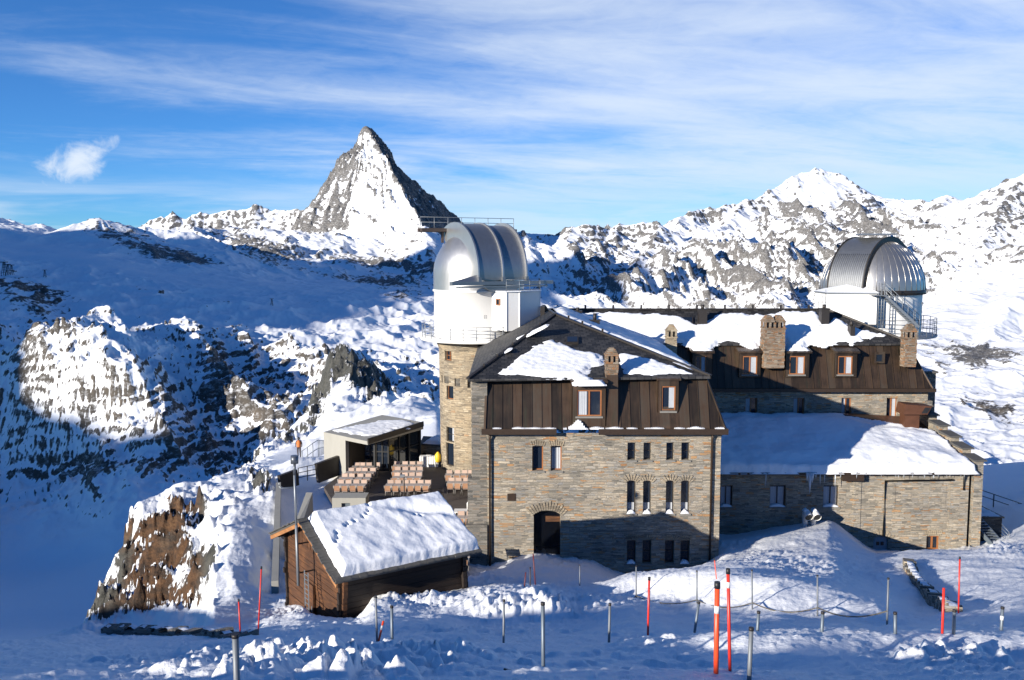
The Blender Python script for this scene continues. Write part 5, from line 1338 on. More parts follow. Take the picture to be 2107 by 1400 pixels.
M_rustrail = simple('rust_streaked_rail', (.075, .055, .048), .6, .3, var=.5, scale=2)
def tower_left():
    c = Vector((-2.63, 73.0, 0)); X = lambda dx, dz: None
    t = thing('observatory_tower', 'round stone tower at the hotel corner under the smooth silver dome with curved shutters', 'observatory', (c.x, c.y, -17))
    R = 3.15
    def phi(x): return math.asin(max(-1, min(1, (P(x, 800, c.y - R * .9).x - c.x) / R)))
    z = lambda y: PZ(y, c.y - R * .85)
    ops = [(phi(914), phi(929), z(744), z(724)), (phi(917), phi(932), z(824), z(796)), (phi(915), phi(932), z(912), z(882)), (phi(914), phi(931), z(962), z(915))]
    niches = [(phi(905), phi(908.5), z(792), z(777)), (phi(912), phi(922), z(792), z(777)), (phi(935), phi(947), z(795), z(779)), (phi(962), phi(973), z(797), z(781))]
    mb = MB(); cyl_wall(mb, c, 3.05, 3.18, -18.6, -6.9, ops + niches, .38)
    mb.lathe([(3.18, -7.5), (3.34, -7.1), (3.42, -6.9)], c, 64)
    mb.build('stone_tower', M_stone_tower, t)
    mb = MB()
    for q in niches: mb.obox(c + Vector((math.sin((q[0] + q[1]) / 2) * (R - .3), -math.cos((q[0] + q[1]) / 2) * (R - .3), (q[2] + q[3]) / 2)), ((q[1] - q[0]) * R * .55, 0, 0), (0, .06, 0), (0, 0, (q[3] - q[2]) * .55))
    mb.build('niche_stone', M_stone_grey, t)
    for k, q in enumerate(ops):
        fm = (q[0] + q[1]) / 2; hw = math.tan((q[1] - q[0]) / 2) * R
        o = c + Vector((math.sin(fm) * (R - .05), -math.cos(fm) * (R - .05), 0)); ux = Vector((math.cos(fm), math.sin(fm), 0))
        window(t, o - ux * hw, ux, (0, 2 * hw, q[2], q[3]), .26, M_frame if k < 2 else M_frame_dark, 1 if k == 0 else 0, 1 if k in (0, 2) else 0, .055, (.55, .98, 0, 1) if k == 2 else None)
    # balcony
    mb = MB(); mb.lathe([(3.2, -6.95), (4.55, -6.80), (4.62, -6.72), (4.62, -6.60), (3.3, -6.58)], c, 64); b = mb.build('balcony', M_white, t)
    ring = [c + Vector((math.sin(f) * 4.5, -math.cos(f) * 4.5, -6.6)) for f in np.linspace(-math.pi, math.pi, 29)]
    railing(b, ring, 1.05, 4, .02, step=1.3)
    # drum
    mb = MB(); mb.lathe([(3.52, -6.6), (3.52, -3.02), (3.62, -3.0), (3.62, -2.86), (3.5, -2.85)], c, 72); d_ = mb.build('drum', M_white, t)
    mb = MB()
    for dz in (-4.9, -4.75): 
        for dx in (.2, .33): mb.obox(c + Vector((dx + .35, -math.sqrt(3.52 ** 2 - (dx + .35) ** 2), dz)), (.03, 0, 0), (0, .02, 0), (0, 0, .03))
    mb.build('drum_vent', M_darkmetal, d_)
    # square cabin bolted to the drum
    poly = [(-1.62, 69.75), (-.42, 68.85), (.55, 69.25), (2.15, 70.9), (2.15, 74), (-1.6, 74)]
    z0, z1 = -5.85, -2.92
    mb = MB(); mb.hexa([(a, b_, z0) for a, b_ in poly], [(a, b_, z1) for a, b_ in poly])
    for a, b_ in poly[:4]: mb.box(a - .04, a + .04, b_ - .04, b_ + .04, z0 - .02, z1 + .03)
    cb = mb.build('equipment_cabin', M_white, t)
    mb = MB(); mb.hexa([(a, b_, z1) for a, b_ in [(x_ + (.12 if x_ > 0 else -.1), y_ - .12) for x_, y_ in poly]], [(a, b_, z1 + .07) for a, b_ in [(x_ + (.12 if x_ > 0 else -.1), y_ - .12) for x_, y_ in poly]]); mb.build('cabin_roof', M_snow, cb)
    o = Vector((-1.62, 69.75, 0)).lerp(Vector((-.42, 68.85, 0)), .38); ux = (Vector((-.42, 68.85, 0)) - Vector((-1.62, 69.75, 0))).normalized()
    window(t, o + Vector((ux.y, -ux.x, 0)) * .06, ux, (0, .38, PZ(629, 69.2), PZ(615, 69.2)), .05, M_frame, 0, 0, .07)
    railing(cb, [(a, b_ - .03, z1 + .07) for a, b_ in poly[1:5]], .85, 2, .018)
    mb = MB(); mb.box(2.17, 2.5, 70.6, 71.6, -5.6, -4.1); mb.box(2.16, 2.5, 70.5, 70.6, -5.3, -4.5); mb.build('equipment_box', M_darkmetal, cb)
    # dome
    Rd = 3.56; zc = -1.64
    prof = [(Rd, -2.86), (Rd, zc)] + [(Rd * math.cos(a), zc + Rd * math.sin(a)) for a in np.linspace(.06, math.pi / 2 - .001, 26)]
    dome = MB().lathe(prof, c, 96).build('dome', M_dome, t)
    f = math.radians(30); d = Vector((math.sin(f), -math.cos(f), 0)); p = Vector((math.cos(f), math.sin(f), 0)); cc = Vector((c.x, c.y, zc)); h = 2.08
    mb = MB(); arch_band(mb, cc, 3.90, d, p, -h, .02, math.radians(-6), math.radians(118)); mb.build('dome_shutter', M_dome2, dome)
    mb = MB(); arch_band(mb, cc, 3.78, d, p, .02, h, math.radians(-6), math.radians(118)); mb.build('dome_shutter', M_dome2, dome)
    ri = math.sqrt(Rd ** 2 - h ** 2) - .1
    for o_, r_ in ((-h - .06, ri), (h - .06, ri), (-.06, 3.72)):
        mb = MB(); arch_plate(mb, cc, r_, 4.0, d, p, o_, .12, math.radians(-4), math.radians(122), 44); mb.build('shutter_rim', M_dome, dome)
    # tracks the shutters slide along, front foot and rear head
    mb = MB(); q = cc + d * 3.95 + UP * -.62
    for dz, w in ((0, .26), (-.26, .12)): mb.obox(q + UP * dz - d * .05, p * (4.35 - (.5 if dz else 0)), d * .22, UP * w * .5)
    for o_ in (-2.05, 0, 2.05): mb.obox(q + p * o_ + UP * .2, p * .12, d * .16, UP * .26)
    mb.prism([q + p * -4.3 + UP * .13, q + p * -2.1 + UP * .13, q + p * -2.1 + UP * .62 - d * .2], d * -.14)
    mb.prism([q + p * -1.6 - UP * .3, q + p * 1.6 - UP * .3, q + p * 1.0 - UP * .62, q + p * -1.0 - UP * .62], d * -.5)
    mb.build('shutter_track', M_dome4, dome)
    mb = MB(); q = cc - d * 1.75 + UP * 3.42
    for dd, dz in ((.3, 0), (-.3, -.04)): mb.obox(q + d * dd + UP * dz, p * 4.25, d * .16, UP * .13)
    for o_ in (-4.1, -3.0, 3.0, 4.1): mb.obox(q + p * o_, p * .08, d * .4, UP * .1)
    for o_ in (-2.3, 2.3): mb.obox(q + p * o_ - UP * .5, p * .08, d * .1, UP * .5)
    tr = mb.build('upper_track', M_rustrail, dome)
    mb = MB()
    for z_ in (.85, .45): mb.tube([q + p * -4.2 + UP * (.15 + z_), q + p * 4.2 + UP * (.15 + z_)], .022, 5)
    for k in range(8): a = q + p * (-4.2 + 1.2 * k) + UP * .1; mb.tube([a, a + UP * .9], .024, 5)
    mb.build('track_railing', M_steel, dome)
tower_left()

def tower_right():
    Y = 83.0; c = Vector((P(1792, 640, Y).x, Y, 0)); R = 4.45; zb = PZ(597, Y)
    t = thing('observatory_tower', 'white round tower behind the rear wing under the ribbed dome with a dark grey shutter', 'observatory', (c.x, c.y, -17))
    mb = MB(); cyl_wall(mb, c, 3.9, 3.9, -22, -7.2, [], .3); mb.build('stone_tower', M_stone, t)
    mb = MB(); mb.lathe([(4.22, -7.2), (4.22, zb - .3)], c, 72); mb.build('drum', M_white, t)
    mb = MB(); mb.lathe([(4.2, zb - .32), (4.48, zb - .3), (4.48, zb + .1), (4.3, zb + .12)], c, 72); mb.build('drum_ring', M_darkmetal, t)
    mb = MB(); mb.lathe([(3.9, -7.55), (5.5, -7.35), (5.55, -7.2), (4.2, -7.18)], c, 64); b = mb.build('balcony', M_steel, t)
    railing(b, [c + Vector((math.sin(f) * 5.45, -math.cos(f) * 5.45, -7.2)) for f in np.linspace(-2.6, 2.6, 27)], 1.5, 4, .025, step=1.3)
    prof = [(R * math.cos(a), zb + .1 + R * 1.02 * math.sin(a)) for a in np.linspace(0, math.pi / 2 - .02, 22)]
    dome = MB().lathe(prof, c, 72).build('dome', M_dome3, t)
    mb = MB()
    for k in range(44):
        f = 2 * math.pi * k / 44
        mb.tube([c + Vector((math.sin(f) * (r_ + .015), -math.cos(f) * (r_ + .015), z_)) for r_, z_ in prof[:-1:3]], .035, 4)
    mb.build('dome_rib', M_dome3, dome)
    f = math.radians(-49); d = Vector((math.sin(f), -math.cos(f), 0)); p = Vector((math.cos(f), math.sin(f), 0)); cc = Vector((c.x, c.y, zb + .1)); h = 1.65
    mb = MB(); arch_band(mb, cc, R * 1.03, d, p, -h, h, math.radians(1), math.radians(125))
    for k in range(19):
        o_ = -h + 2 * h * k / 18; ts = [math.radians(1 + 42 * j / 12) for j in range(13)]
        mb.tube([cc + d * (math.cos(a) * R * 1.035) + UP * (math.sin(a) * R * 1.035) + p * o_ for a in ts], .028, 4)
    mb.build('dome_shutter', M_dome4, dome)
    ri = math.sqrt(R * R - h * h) - .1
    for o_ in (-h - .08, h - .08): mb = MB(); arch_plate(mb, cc, ri, R * 1.05, d, p, o_, .10, 0, math.radians(128), 44); mb.build('shutter_rim', M_darkmetal, dome)
    mb = MB(); q = cc + UP * (R * 1.09); mb.obox(q + Vector((.1, -.3, 0)), (1.5, -.2, 0), (.2, 1.2, 0), (0, 0, .07)); mb.build('hatch', M_dome4, dome)
    # white lean-to cabin with a snowy hip roof, and the outside stair
    x0, x1, y0, y1 = P(1699, 630, 79.2).x, P(1804, 630, 77.6).x, 77.6, 82
    zt, z0 = PZ(603, 77.6), PZ(668, 77.6)
    mb = MB(); mb.hexa([(x0, y0 + 1.2, z0), (x1, y0, z0), (x1 + .4, y1, z0), (x0, y1, z0)], [(x0, y0 + 1.2, zt), (x1, y0, zt), (x1 + .4, y1, zt), (x0, y1, zt)]); cb = mb.build('equipment_cabin', M_white, t)
    mb = MB(); ap = Vector((x1 - 1.0, y1 - 1.6, zt + .85)); e = [(x0 - .2, y0 + 1.0, zt), (x1 + .2, y0 - .2, zt), (x1 + .6, y1, zt), (x0 - .2, y1, zt)]
    for a, b_ in zip(e, e[1:] + e[:1]): mb.face([a, b_, ap], smooth=True)
    mb.build('cabin_snow', M_snow, cb)
    MB().hexa([(a, b_, zt - .1) for a, b_, _ in e], [(a, b_, zt - .008) for a, b_, _ in e]).build('cabin_eaves', M_steel, cb)
    mb = MB(); p0 = Vector((P(1812, 620, 77.4).x, 77.4, PZ(607, 77.4))); p1 = Vector((P(1882, 660, 77.4).x, 77.4, PZ(672, 77.4)))
    for w in (0, .9):
        o_ = Vector((0, -w, 0)); mb.beam(p0 + o_, p1 + o_, .06, .2)
        for hh in (1.0, .55): mb.tube([p0 + o_ + UP * hh, p1 + o_ + UP * hh], .025, 5)
        for k in range(7): a = p0.lerp(p1, k / 6) + o_; mb.tube([a, a + UP * 1.0], .025, 5)
    for k in range(13): a = p0.lerp(p1, (k + .5) / 13); mb.box(a.x - .13, a.x + .13, 76.5, 77.4, a.z - .02, a.z + .02)
    mb.box(p0.x - .9, p0.x + .1, 76.4, 77.5, p0.z - .05, p0.z)
    for k in range(9): z_ = p0.z - .3 - k * .3; mb.box(x1 + .03, x1 + .5, 77.3, 77.34, z_, z_ + .03)
    for x_ in (x1 + .03, x1 + .5, p0.x + .05, p1.x): mb.tube([(x_, 77.32, z0 - .3), (x_, 77.32, p0.z + (1.0 if x_ < p1.x else -1.2))], .035, 5)
    mb.build('outside_stair', M_steel, t)
    mb = MB(); 
    for k in range(3): 
        a = Vector((P(1698 - k * 7, 640, 79).x, 79, 0)); mb.tube([(a.x, 79, PZ(668, 79)), (a.x, 79, PZ(596 + 12 * k, 79))], .02, 4)
    for k in range(4): z_ = PZ(664 - 14 * k, 79); mb.tube([(P(1682, 640, 79).x, 79, z_), (P(1699, 640, 79).x, 79, z_)], .015, 4)
    mb.build('ladder_cage', M_steel, t)
    mb = MB(); x_ = P(1897, 640, 80).x; mb.tube([(x_, 80, -7.2), (x_, 80, PZ(624, 80))], .025, 5); mb.box(x_ - .05, x_ + .1, 79.95, 80.05, PZ(627, 80), PZ(622, 80)); mb.build('weather_mast', M_steel, t)
tower_right()
# ------------------------------------------------------------------ terrace, log cabin, pavilion and the small things
def zground(x, y): return float(znear(np.array([[x]]), np.array([[y]]), True)[0][0, 0])
def hit(px, py, Y0=7.0, Y1=115.0):
    """where the sight line through a photo pixel first meets the snow"""
    Ys = np.arange(Y0, Y1, .04); a, b, c = ray(px, py); X = a / b * Ys; Z = c / b * Ys
    g = znear(X[None, :], Ys[None, :], False)[0]
    k = np.nonzero(Z < g + .01)[0]
    Y = Ys[k[0]] if len(k) else Y1
    return Vector((a / b * Y, Y, c / b * Y))

# ---- log cabin
ce, cq = Vector((.83, .5577, 0)), Vector((-.5577, .83, 0))
CE = Vector((-6.8, 34.5, 0)); CW, CLEN = 7.4, 6.65; zE, zR = -12.62, -11.08
cab = thing('log_cabin', 'dark brown log cabin with snow covered roof below the terrace', 'cabin', CE + ce * 3.3 + cq * 3.7 + UP * -15.5)
def cp(l, w, z): return CE + ce * l + cq * w + UP * z
rs = (zR - zE) / 3.7
i0, i1, j0, j1 = .62, CLEN - .55, .72, CW - .72
r = random.Random(2)
def logwall(a, b, zt, over=.22, mat=None, name='log_wall'):
    """courses of squared logs from the ground up; a, b are (l, w)"""
    mb = MB(); z = -16.4; k = 0
    A, B = cp(*a, 0), cp(*b, 0); d = (B - A).normalized(); n = Vector((d.y, -d.x, 0))
    while z < zt - .02:
        h = min(.21 + .05 * r.random(), zt - z); o = (r.random() - .5) * .035; ov = over + (r.random() - .5) * .12
        mb.beam(A - d * ov + n * o + UP * (z + h / 2), B + d * ov + n * o + UP * (z + h / 2), .17, h - .012); z += h
    return mb.build(name, mat or M_log, cab)
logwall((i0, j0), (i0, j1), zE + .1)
logwall((i1, j0), (i1, j1), zE + .1, mat=M_log_shaded)
logwall((i0, j0), (i1, j0), zE + .22, mat=M_log_shaded); logwall((i0, j1), (i1, j1), zE + .2, mat=M_log_shaded)
mb = MB(); w = j0 + .02; k = 0                                   # upright boards in the gable
while w < j1 - .05:
    bw = .16 + .05 * r.random(); w2 = min(w + bw, j1); top = lambda q: zE + .05 + rs * min(q, CW - q)
    o = .04 * r.random() + .05
    mb.hexa([cp(i0 - o, w2 - .012, zE + .1), cp(i0 - o, w, zE + .1), cp(i0 + .1, w, zE + .1), cp(i0 + .1, w2 - .012, zE + .1)],
            [cp(i0 - o, w2 - .012, top(w2)), cp(i0 - o, w, top(w)), cp(i0 + .1, w, top(w)), cp(i0 + .1, w2 - .012, top(w2))]); w = w2
mb.build('gable_boards', M_log, cab)
mb = MB(); mb.obox(cp(i0 - .13, 3.9, -14.9), cq * .52, ce * .04, UP * .95)
for o in (-.5, .5): mb.obox(cp(i0 - .17, 3.9 + o, -14.9), cq * .05, ce * .05, UP * 1.0)
d_ = mb.build('door', M_log, cab)
mb = MB(); mb.obox(cp(i0 - .19, 3.55, -14.95), cq * .03, ce * .03, UP * .12); mb.build('handle', M_steel, d_)
for side in (0, 1):                                              # slabbed roof slopes
    mb = MB()
    e = (lambda l, w, z: cp(l, w, z)) if side == 0 else (lambda l, w, z: cp(l, CW - w, z))
    q = [e(0, 0, zE), e(CLEN, 0, zE), e(CLEN, 3.7, zR), e(0, 3.7, zR)]
    if side: q = q[::-1]
    mb.hexa([p - UP * .09 for p in q], q)
    for k in range(22):                                          # ragged stone edges along verge and eaves
        t0, t1 = 3.7 * k / 22, 3.7 * (k + 1) / 22; o = .07 * r.random()
        qq = [e(-.05 - o, t0, zE + rs * t0), e(.33, t0, zE + rs * t0), e(.33, t1 + .04, zE + rs * t1), e(-.05 - o, t1 + .04, zE + rs * t1)]
        if side: qq = qq[::-1]
        mb.hexa([p + UP * .004 for p in qq], [p + UP * (.035 + .03 * r.random()) for p in qq])
    for k in range(20):
        t0, t1 = CLEN * k / 20, CLEN * (k + 1) / 20; o = .07 * r.random() + .03
        qq = [e(t0, -o, zE - .02), e(t1 - .01, -o, zE - .02), e(t1 - .01, .35, zE + rs * .35), e(t0, .35, zE + rs * .35)]
        if side: qq = qq[::-1]
        mb.hexa([p + UP * .006 for p in qq], [p + UP * (.05 + .02 * r.random()) for p in qq])
    mb.build('roof_slope', M_slab, cab)
mb = MB()
for a, b in ((0, 1), (1, 2)):
    P0 = [cp(.06, 0, zE - .1), cp(.06, 3.7, zR - .1), cp(.06, 7.4, zE - .1)]
    mb.beam(P0[a] - UP * .08, P0[b] - UP * .08, .06, .17)
mb.build('bargeboard', M_board, cab)
mb = MB()
for w_, z_ in ((3.7, zR - .2), (j0, zE + .12), (j1, zE + .12), (2.2, zE + rs * 2.2 - .2), (5.2, zE + rs * 2.2 - .2)): mb.beam(cp(.1, w_, z_), cp(CLEN - .1, w_, z_), .16, .18)
mb.build('purlin', M_log_shaded, cab)
PLC = plane3(cp(0, 0, zE), cp(CLEN, 0, zE), cp(0, 3.7, zR))
FOOT = [(648,1196,0)]
steps = [(688,1130),(692,1123),(690,1113),(708,1098),(714,1094),(727,1088),(745,1078),(752,1072),(756,1066),(850,1073),(862,1076),(754,1053),(684,1140)]
_o, _e1, _e2, _n = PLC
fst = [((p - _o).dot(_e1), (p - _o).dot(_e2)) for p in (hitp(x, y, PLC) for x, y in steps)]
def cabsnow(S, T, D):
    h = 0.025 * fbm(S / 1.5 + .3 * T, T / 2.6, 4, 77) + sst(S, 2.8, 4.6) * sst(D, .05, .4) * (0.012 * ridged(S / .5 + T * .25, T / 1.6, 3, 79) - .006) + .006 * fbm(S / .3, T / .4, 2, 75)
    for a, b in fst: h = h - .13 * np.exp(-(((S - a) / .075) ** 2 + ((T - b) / .11) ** 2))
    # a hollow near the ridge at the far end
    h = h - .20 * np.exp(-(((S - 5.0) / 1.5) ** 2 + ((T - 2.9 + .45 * (S - 5)) / .32) ** 2))
    return h * sst(D, 0, .25)
snow_sheet(cab, PLC, None, .46, .05, .04, 71, world=[cp(.30, .12, zE), cp(CLEN - .04, .10, zE), cp(CLEN - .03, 3.75, zR), cp(.36, 3.75, zR)], soft=.20, rough=.004, feat=cabsnow)

# ---- mast with a rain gauge, ladder against the gable
m = thing('instrument_mast', 'tall grey metal mast with cylindrical gauge on top, fixed to cabin gable', 'mast', cp(i0 - .35, 4.0, -13.6))
pb = P(614, 1205, 37.2); pt_ = P(606, 978, 37.2)
mb = MB(); mb.tube([pb, pb.lerp(pt_, .55)], .062, 10); mb.tube([pb.lerp(pt_, .55), pt_], .052, 10); mb.build('pole', M_steel, m)
mb = MB(); mb.tube([pt_, P(606, 954, 37.2)], .055, 10); mb.tube([P(606, 954, 37.2), P(606, 938, 37.2)], .16, 16); mb.build('gauge', simple('grey_gauge', (.12, .13, .15), .4, .5), m)
mb = MB(); a = P(606, 1003, 37.2); mb.tube([a, P(578, 1005, 37.2), P(574, 1001, 37.2), P(574, 994, 37.2)], .03, 6); mb.build('side_arm', M_steel, m)
mb = MB(); 
for y_ in (1120, 1180): a = P(611, y_, 37.2); mb.beam(a, a + ce * 1.5, .05, .05)
mb.build('bracket', M_darkmetal, m)
l0, l1 = P(632, 1257, 36.6), P(630, 1176, 37.0)
t = thing('ladder', 'grey metal ladder standing against cabin gable', 'ladder', l0)
mb = MB()
for s_ in (-.2, .2): mb.beam(l0 + cq * s_, l1 + cq * s_, .045, .05)
for k in range(8): a = l0.lerp(l1, (k + .6) / 8.4); mb.beam(a - cq * .2, a + cq * .2, .03, .03)
o = mb.build('frame', M_steel, t)

# ---- terrace: deck, kerb walls, steps
DZ = -17.0
ter = thing('terrace', 'dark boarded terrace between pavilion, stone tower and log cabin', 'terrace', (-8, 62, DZ - .4))
mb = MB()
dp = [(-2.45, 44.6), (-2.45, 52), (-2.6, 72.0), (-7.0, 76), (-12.4, 76), (-13.7, 66), (-11.0, 58.5), (-7.8, 55), (-7.2, 50), (-4.6, 44.0)]
mb.hexa([(a, b, DZ - .35) for a, b in dp], [(a, b, DZ) for a, b in dp]); mb.build('deck', M_deck, ter)
mb = MB()
for a, b, w in ((P(566,1222,45), P(573,1000,65), .35), ): mb.beam(Vector((a.x, a.y, DZ - .35)), Vector((b.x, b.y, DZ - .35)), w, 1.9)
mb.build('kerb_wall', M_concrete, ter)
mb = MB(); a, b = P(575, 1000, 66), P(712, 962, 72); a, b = Vector((a.x, 66, DZ)), Vector((b.x, 70.4, DZ)); c_ = a.lerp(b, .32); d_ = a.lerp(b, .58)
mb.beam(a + UP * .25, a.lerp(b, .27) + UP * .45, .3, 1.2); mb.build('parapet', M_frame_dark, ter); mb = MB(); mb.beam(d_ + UP * .4, b + UP * .7, .3, 1.5); mb.build('parapet', M_frame_dark, ter)
railing(ter, [a.lerp(b, .29), a.lerp(b, .57)], 1.1, 3, .03, mat=M_darkmetal, step=.9)
q = P(631, 1012, 56); mb = MB(); mb.hexa([(q.x - .22, 50.5, -18), (q.x + .55, 50.5, -18), (q.x + .3, 56.5, -18), (q.x - .3, 56.5, -18)], [(q.x + .1, 51.0, -16.1), (q.x + .5, 51.0, -16.2), (q.x + .25, 56.5, -14.9), (q.x - .15, 56.5, -14.9)]); mb.build('fin_wall', M_concrete, ter)
mb = MB(); x0, x1 = P(683, 1020, 60).x, P(752, 1020, 60).x
wall(mb, (x0, 60, 0), (1, 0, 0), x1 - x0, -18, -16.2, [(.62, 1.2, -17.4, -16.55)], .3); mb.face([(x0, 60, -16.2), (x1, 60, -16.2), (x1, 61.4, -16.2), (x0, 61.4, -16.2)])
mb.face([(x1, 60, -18), (x1, 61.4, -18), (x1, 61.4, -16.2), (x1, 60, -16.2)]); mb.face([(x0, 61.4, -18), (x0, 60, -18), (x0, 60, -16.2), (x0, 61.4, -16.2)])
mb.hexa([(x0 + 1.3, 58.2, -18), (x1 + .1, 59.0, -18), (x1 - .1, 59.98, -18), (x0 + 1.3, 59.98, -18)], [(x0 + 1.3, 58.2, -17.2), (x1 + .1, 59.0, -16.9), (x1 - .1, 59.98, -16.75), (x0 + 1.3, 59.98, -16.95)])
mb.box(x0 + .4, x1 - .6, 56.3, 57.4, -18, -17.05); mb.build('stair_head', M_concrete, ter)
MB().box(x0 + .6, x0 + 1.22, 60.2, 60.25, -17.4, -16.5).build('hatch_door', M_post, ter)
MB().box(x0 - 1.2, x0 + 1.5, 55.6, 59.0, -17.6, -17.38).build('pit_shade_slab', M_black, ter)  # flat black slab, the dark of a pit put into its colour
for k, (px_, py_) in enumerate(((589, 1065), (623, 1062))):
    q = P(px_, py_, 55 - k); MB().box(q.x - .45, q.x + .45, q.y - .8, q.y + .8, -18, -17.15 + .3 * k).build('concrete_block', M_concrete, ter)
railing(ter, [P(830,1031,60) + UP * .0, P(870,1026,60.5), P(912,1022,61)], .55, 2, .02, mat=M_darkmetal, step=.5)
MB().box(-3.6, -2.5, 44.0, 44.8, -17.6, -16.9).build('threshold_stone', M_stone_chim, ter)

# ---- glass and concrete pavilion
pav = thing('pavilion', 'modern concrete and glass pavilion with snowy flat roof behind the terrace tables', 'pavilion', (-11, 73, DZ))
zt = -13.95
Lp, Fp, Rp, Kp = Vector((-14.75, 71.2, 0)), Vector((-10.75, 67.8, 0)), Vector((-7.2, 74.0, 0)), Vector((-11.0, 77.2, 0))
up = lambda p, z: Vector((p.x, p.y, z))
mb = MB(); mb.hexa([up(p, zt - .32) for p in (Lp, Fp, Rp, Kp)], [up(Lp, zt), up(Fp, zt - .05), up(Rp, zt + .25), up(Kp, zt + .3)]); mb.build('roof_slab', M_concrete, pav)
MB().beam(up(Fp, zt - .05), up(Rp, zt + .12), .1, .42).build('fascia', M_darkmetal, pav)
pl = plane3(up(Lp, zt), up(Fp, zt - .05), up(Kp, zt + .3))
snow_sheet(pav, pl, [(680,886),(758,899),(800,891),(812,884),(835,881),(850,873),(838,866),(795,864)], .10, .12, .30, 91)
f1 = Lp.lerp(Fp, .50); inn = (Kp - Lp).normalized()
mb = MB(); a, b = Lp + inn * .03, f1 + inn * .03
mb.hexa([up(a, DZ - 1.6), up(b, DZ - 1.6), up(b + inn * .4, DZ - 1.6), up(a + inn * .4, DZ - 1.6)], [up(a, zt - .33), up(b, zt - .33), up(b + inn * .4, zt - .33), up(a + inn * .4, zt - .33)])
mb.hexa([up(a + inn * .4, DZ - 1.6), up(a + inn * .4 + (Fp - Lp).normalized() * .3, DZ - 1.6), up(Kp - inn * .1, DZ - 1.6), up(Kp - inn * .1 - (Fp - Lp).normalized() * .3, DZ - 1.6)][:4], [up(a + inn * .4, zt - .33), up(a + inn * .4 + (Fp - Lp).normalized() * .3, zt - .33), up(Kp - inn * .1, zt - .33), up(Kp - inn * .1 - (Fp - Lp).normalized() * .3, zt - .33)])
mb.build('concrete_wall', M_concrete, pav)
fl = (Fp - Lp).normalized()
G0, G1, G2 = f1 + inn * 2.2, Fp + inn * 3.2 - fl * .8, Rp - inn * .2 - fl * .35
for a, b, n_ in ((G0, G1, 4), (G1, G2, 3)):
    mb = MB(); d = b - a; mb.face([up(a, DZ), up(b, DZ), up(b, zt - .32), up(a, zt - .32)]); g = mb.build('glazing', M_glass, pav)
    mb = MB(); off = Vector((d.y, -d.x, 0)).normalized() * .03
    for k in range(n_ + 1): p = a + d * k / n_ + off; mb.beam(up(p, DZ), up(p, zt - .33), .09, .09, d)
    for z_ in (DZ + .04, DZ + 1.5, zt - .38): mb.beam(up(a + off, z_), up(b + off, z_), .08, .08)
    mb.build('mullions', M_black, g)
mb = MB(); mb.hexa([up(f1 + inn * .43, DZ - .3), up(f1 + inn * .43 + fl * .05, DZ - .3), up(G0 + fl * .05, DZ - .3), up(G0, DZ - .3)], [up(f1 + inn * .43, zt - .33), up(f1 + inn * .43 + fl * .05, zt - .33), up(G0 + fl * .05, zt - .33), up(G0, zt - .33)]); mb.build('return_wall', M_frame_dark, pav)
for p in (Rp - fl * .3 - inn * .15, Rp - fl * .3 - inn * 1.6, Fp + inn * 1.2 - fl * .4): MB().beam(up(p, DZ), up(p, zt - .3), .16, .16, inn).build('column', M_black, pav)
railing(pav, [up(Lp + inn * .5 - fl * .2, DZ - .2), Vector((P(668, 960, 82).x, 82, PZ(950, 82)))], 1.0, 2, .025)

# ---- low stone wall with two arches by the tower, things stored there
lw = thing('arched_wall', 'low stone wall with two dark arches between pavilion and tower', 'wall', (-6.4, 76, DZ))
x0, x1 = P(864, 940, 75.5).x, P(910, 940, 75.5).x; Yw = 75.5
q1, q2 = op(868, 878, 931, 956, Yw, x0, .25), op(886, 896, 934, 957, Yw, x0, .25)
mb = MB(); wall(mb, (x0, Yw, 0), (1, 0, 0), x1 - x0, DZ - .5, PZ(915, Yw), [q1, q2], .4); mb.build('wall', M_stone_tower, lw)
MB().box(x0, x1, Yw + .38, Yw + .42, DZ, PZ(917, Yw)).build('recess', M_black, lw)
mb = MB(); mb.hexa([(x0, Yw - .1, PZ(915, Yw)), (x1, Yw - .1, PZ(919, Yw)), (x1, Yw + 3, PZ(919, Yw)), (x0, Yw + 3, PZ(915, Yw))], [(x0, Yw - .1, PZ(913, Yw)), (x1, Yw - .1, PZ(917, Yw)), (x1, Yw + 3, PZ(915, Yw)), (x0, Yw + 3, PZ(912, Yw))]); c_ = mb.build('coping', M_slab, lw)
snow_sheet(lw, plane3((x0, Yw, PZ(913, Yw)), (x1, Yw, PZ(917, Yw)), (x0, Yw + 3, PZ(912, Yw))), None, .3, .12, .1, 95, world=[(x0 + .2, Yw + .1, PZ(913, Yw)), (x1 - .05, Yw + .1, PZ(916, Yw)), (x1 - .05, Yw + 2.9, PZ(915, Yw)), (x0 + .9, Yw + 2.9, PZ(912, Yw))])
q = P(883, 966, 72.6); t = thing('storage_crate', 'white slatted crate by the low arched wall', 'crate', (q.x, q.y, DZ))
mb = MB(); mb.box(q.x - .75, q.x + .75, 72.3, 73.0, DZ, DZ + .12); 
for k in range(8): a = q.x - .74 + k * .19; mb.box(a, a + .15, 72.3, 72.34, DZ + .12, DZ + .85)
mb.box(q.x - .75, q.x + .75, 72.36, 73, DZ + .12, DZ + .82); mb.build('body', M_white, t)
q = P(882, 944, 72.9); t = thing('warning_sign', 'small red and white sign above the white crate', 'sign', (q.x, 72.9, DZ + .85))
MB().tube([(q.x, 72.95, DZ), (q.x, 72.95, q.z + .2)], .03, 6).build('post', M_steel, t); MB().box(q.x - .2, q.x + .2, 72.88, 72.92, q.z - .2, q.z + .02).build('panel', M_red, t); MB().box(q.x - .2, q.x + .2, 72.88, 72.92, q.z + .025, q.z + .3).build('top_panel', M_white, t)
q = P(901, 944, 72.2); t = thing('parasol', 'closed yellow parasol on dark pole beside the stone tower', 'parasol', (q.x, 72.2, DZ))
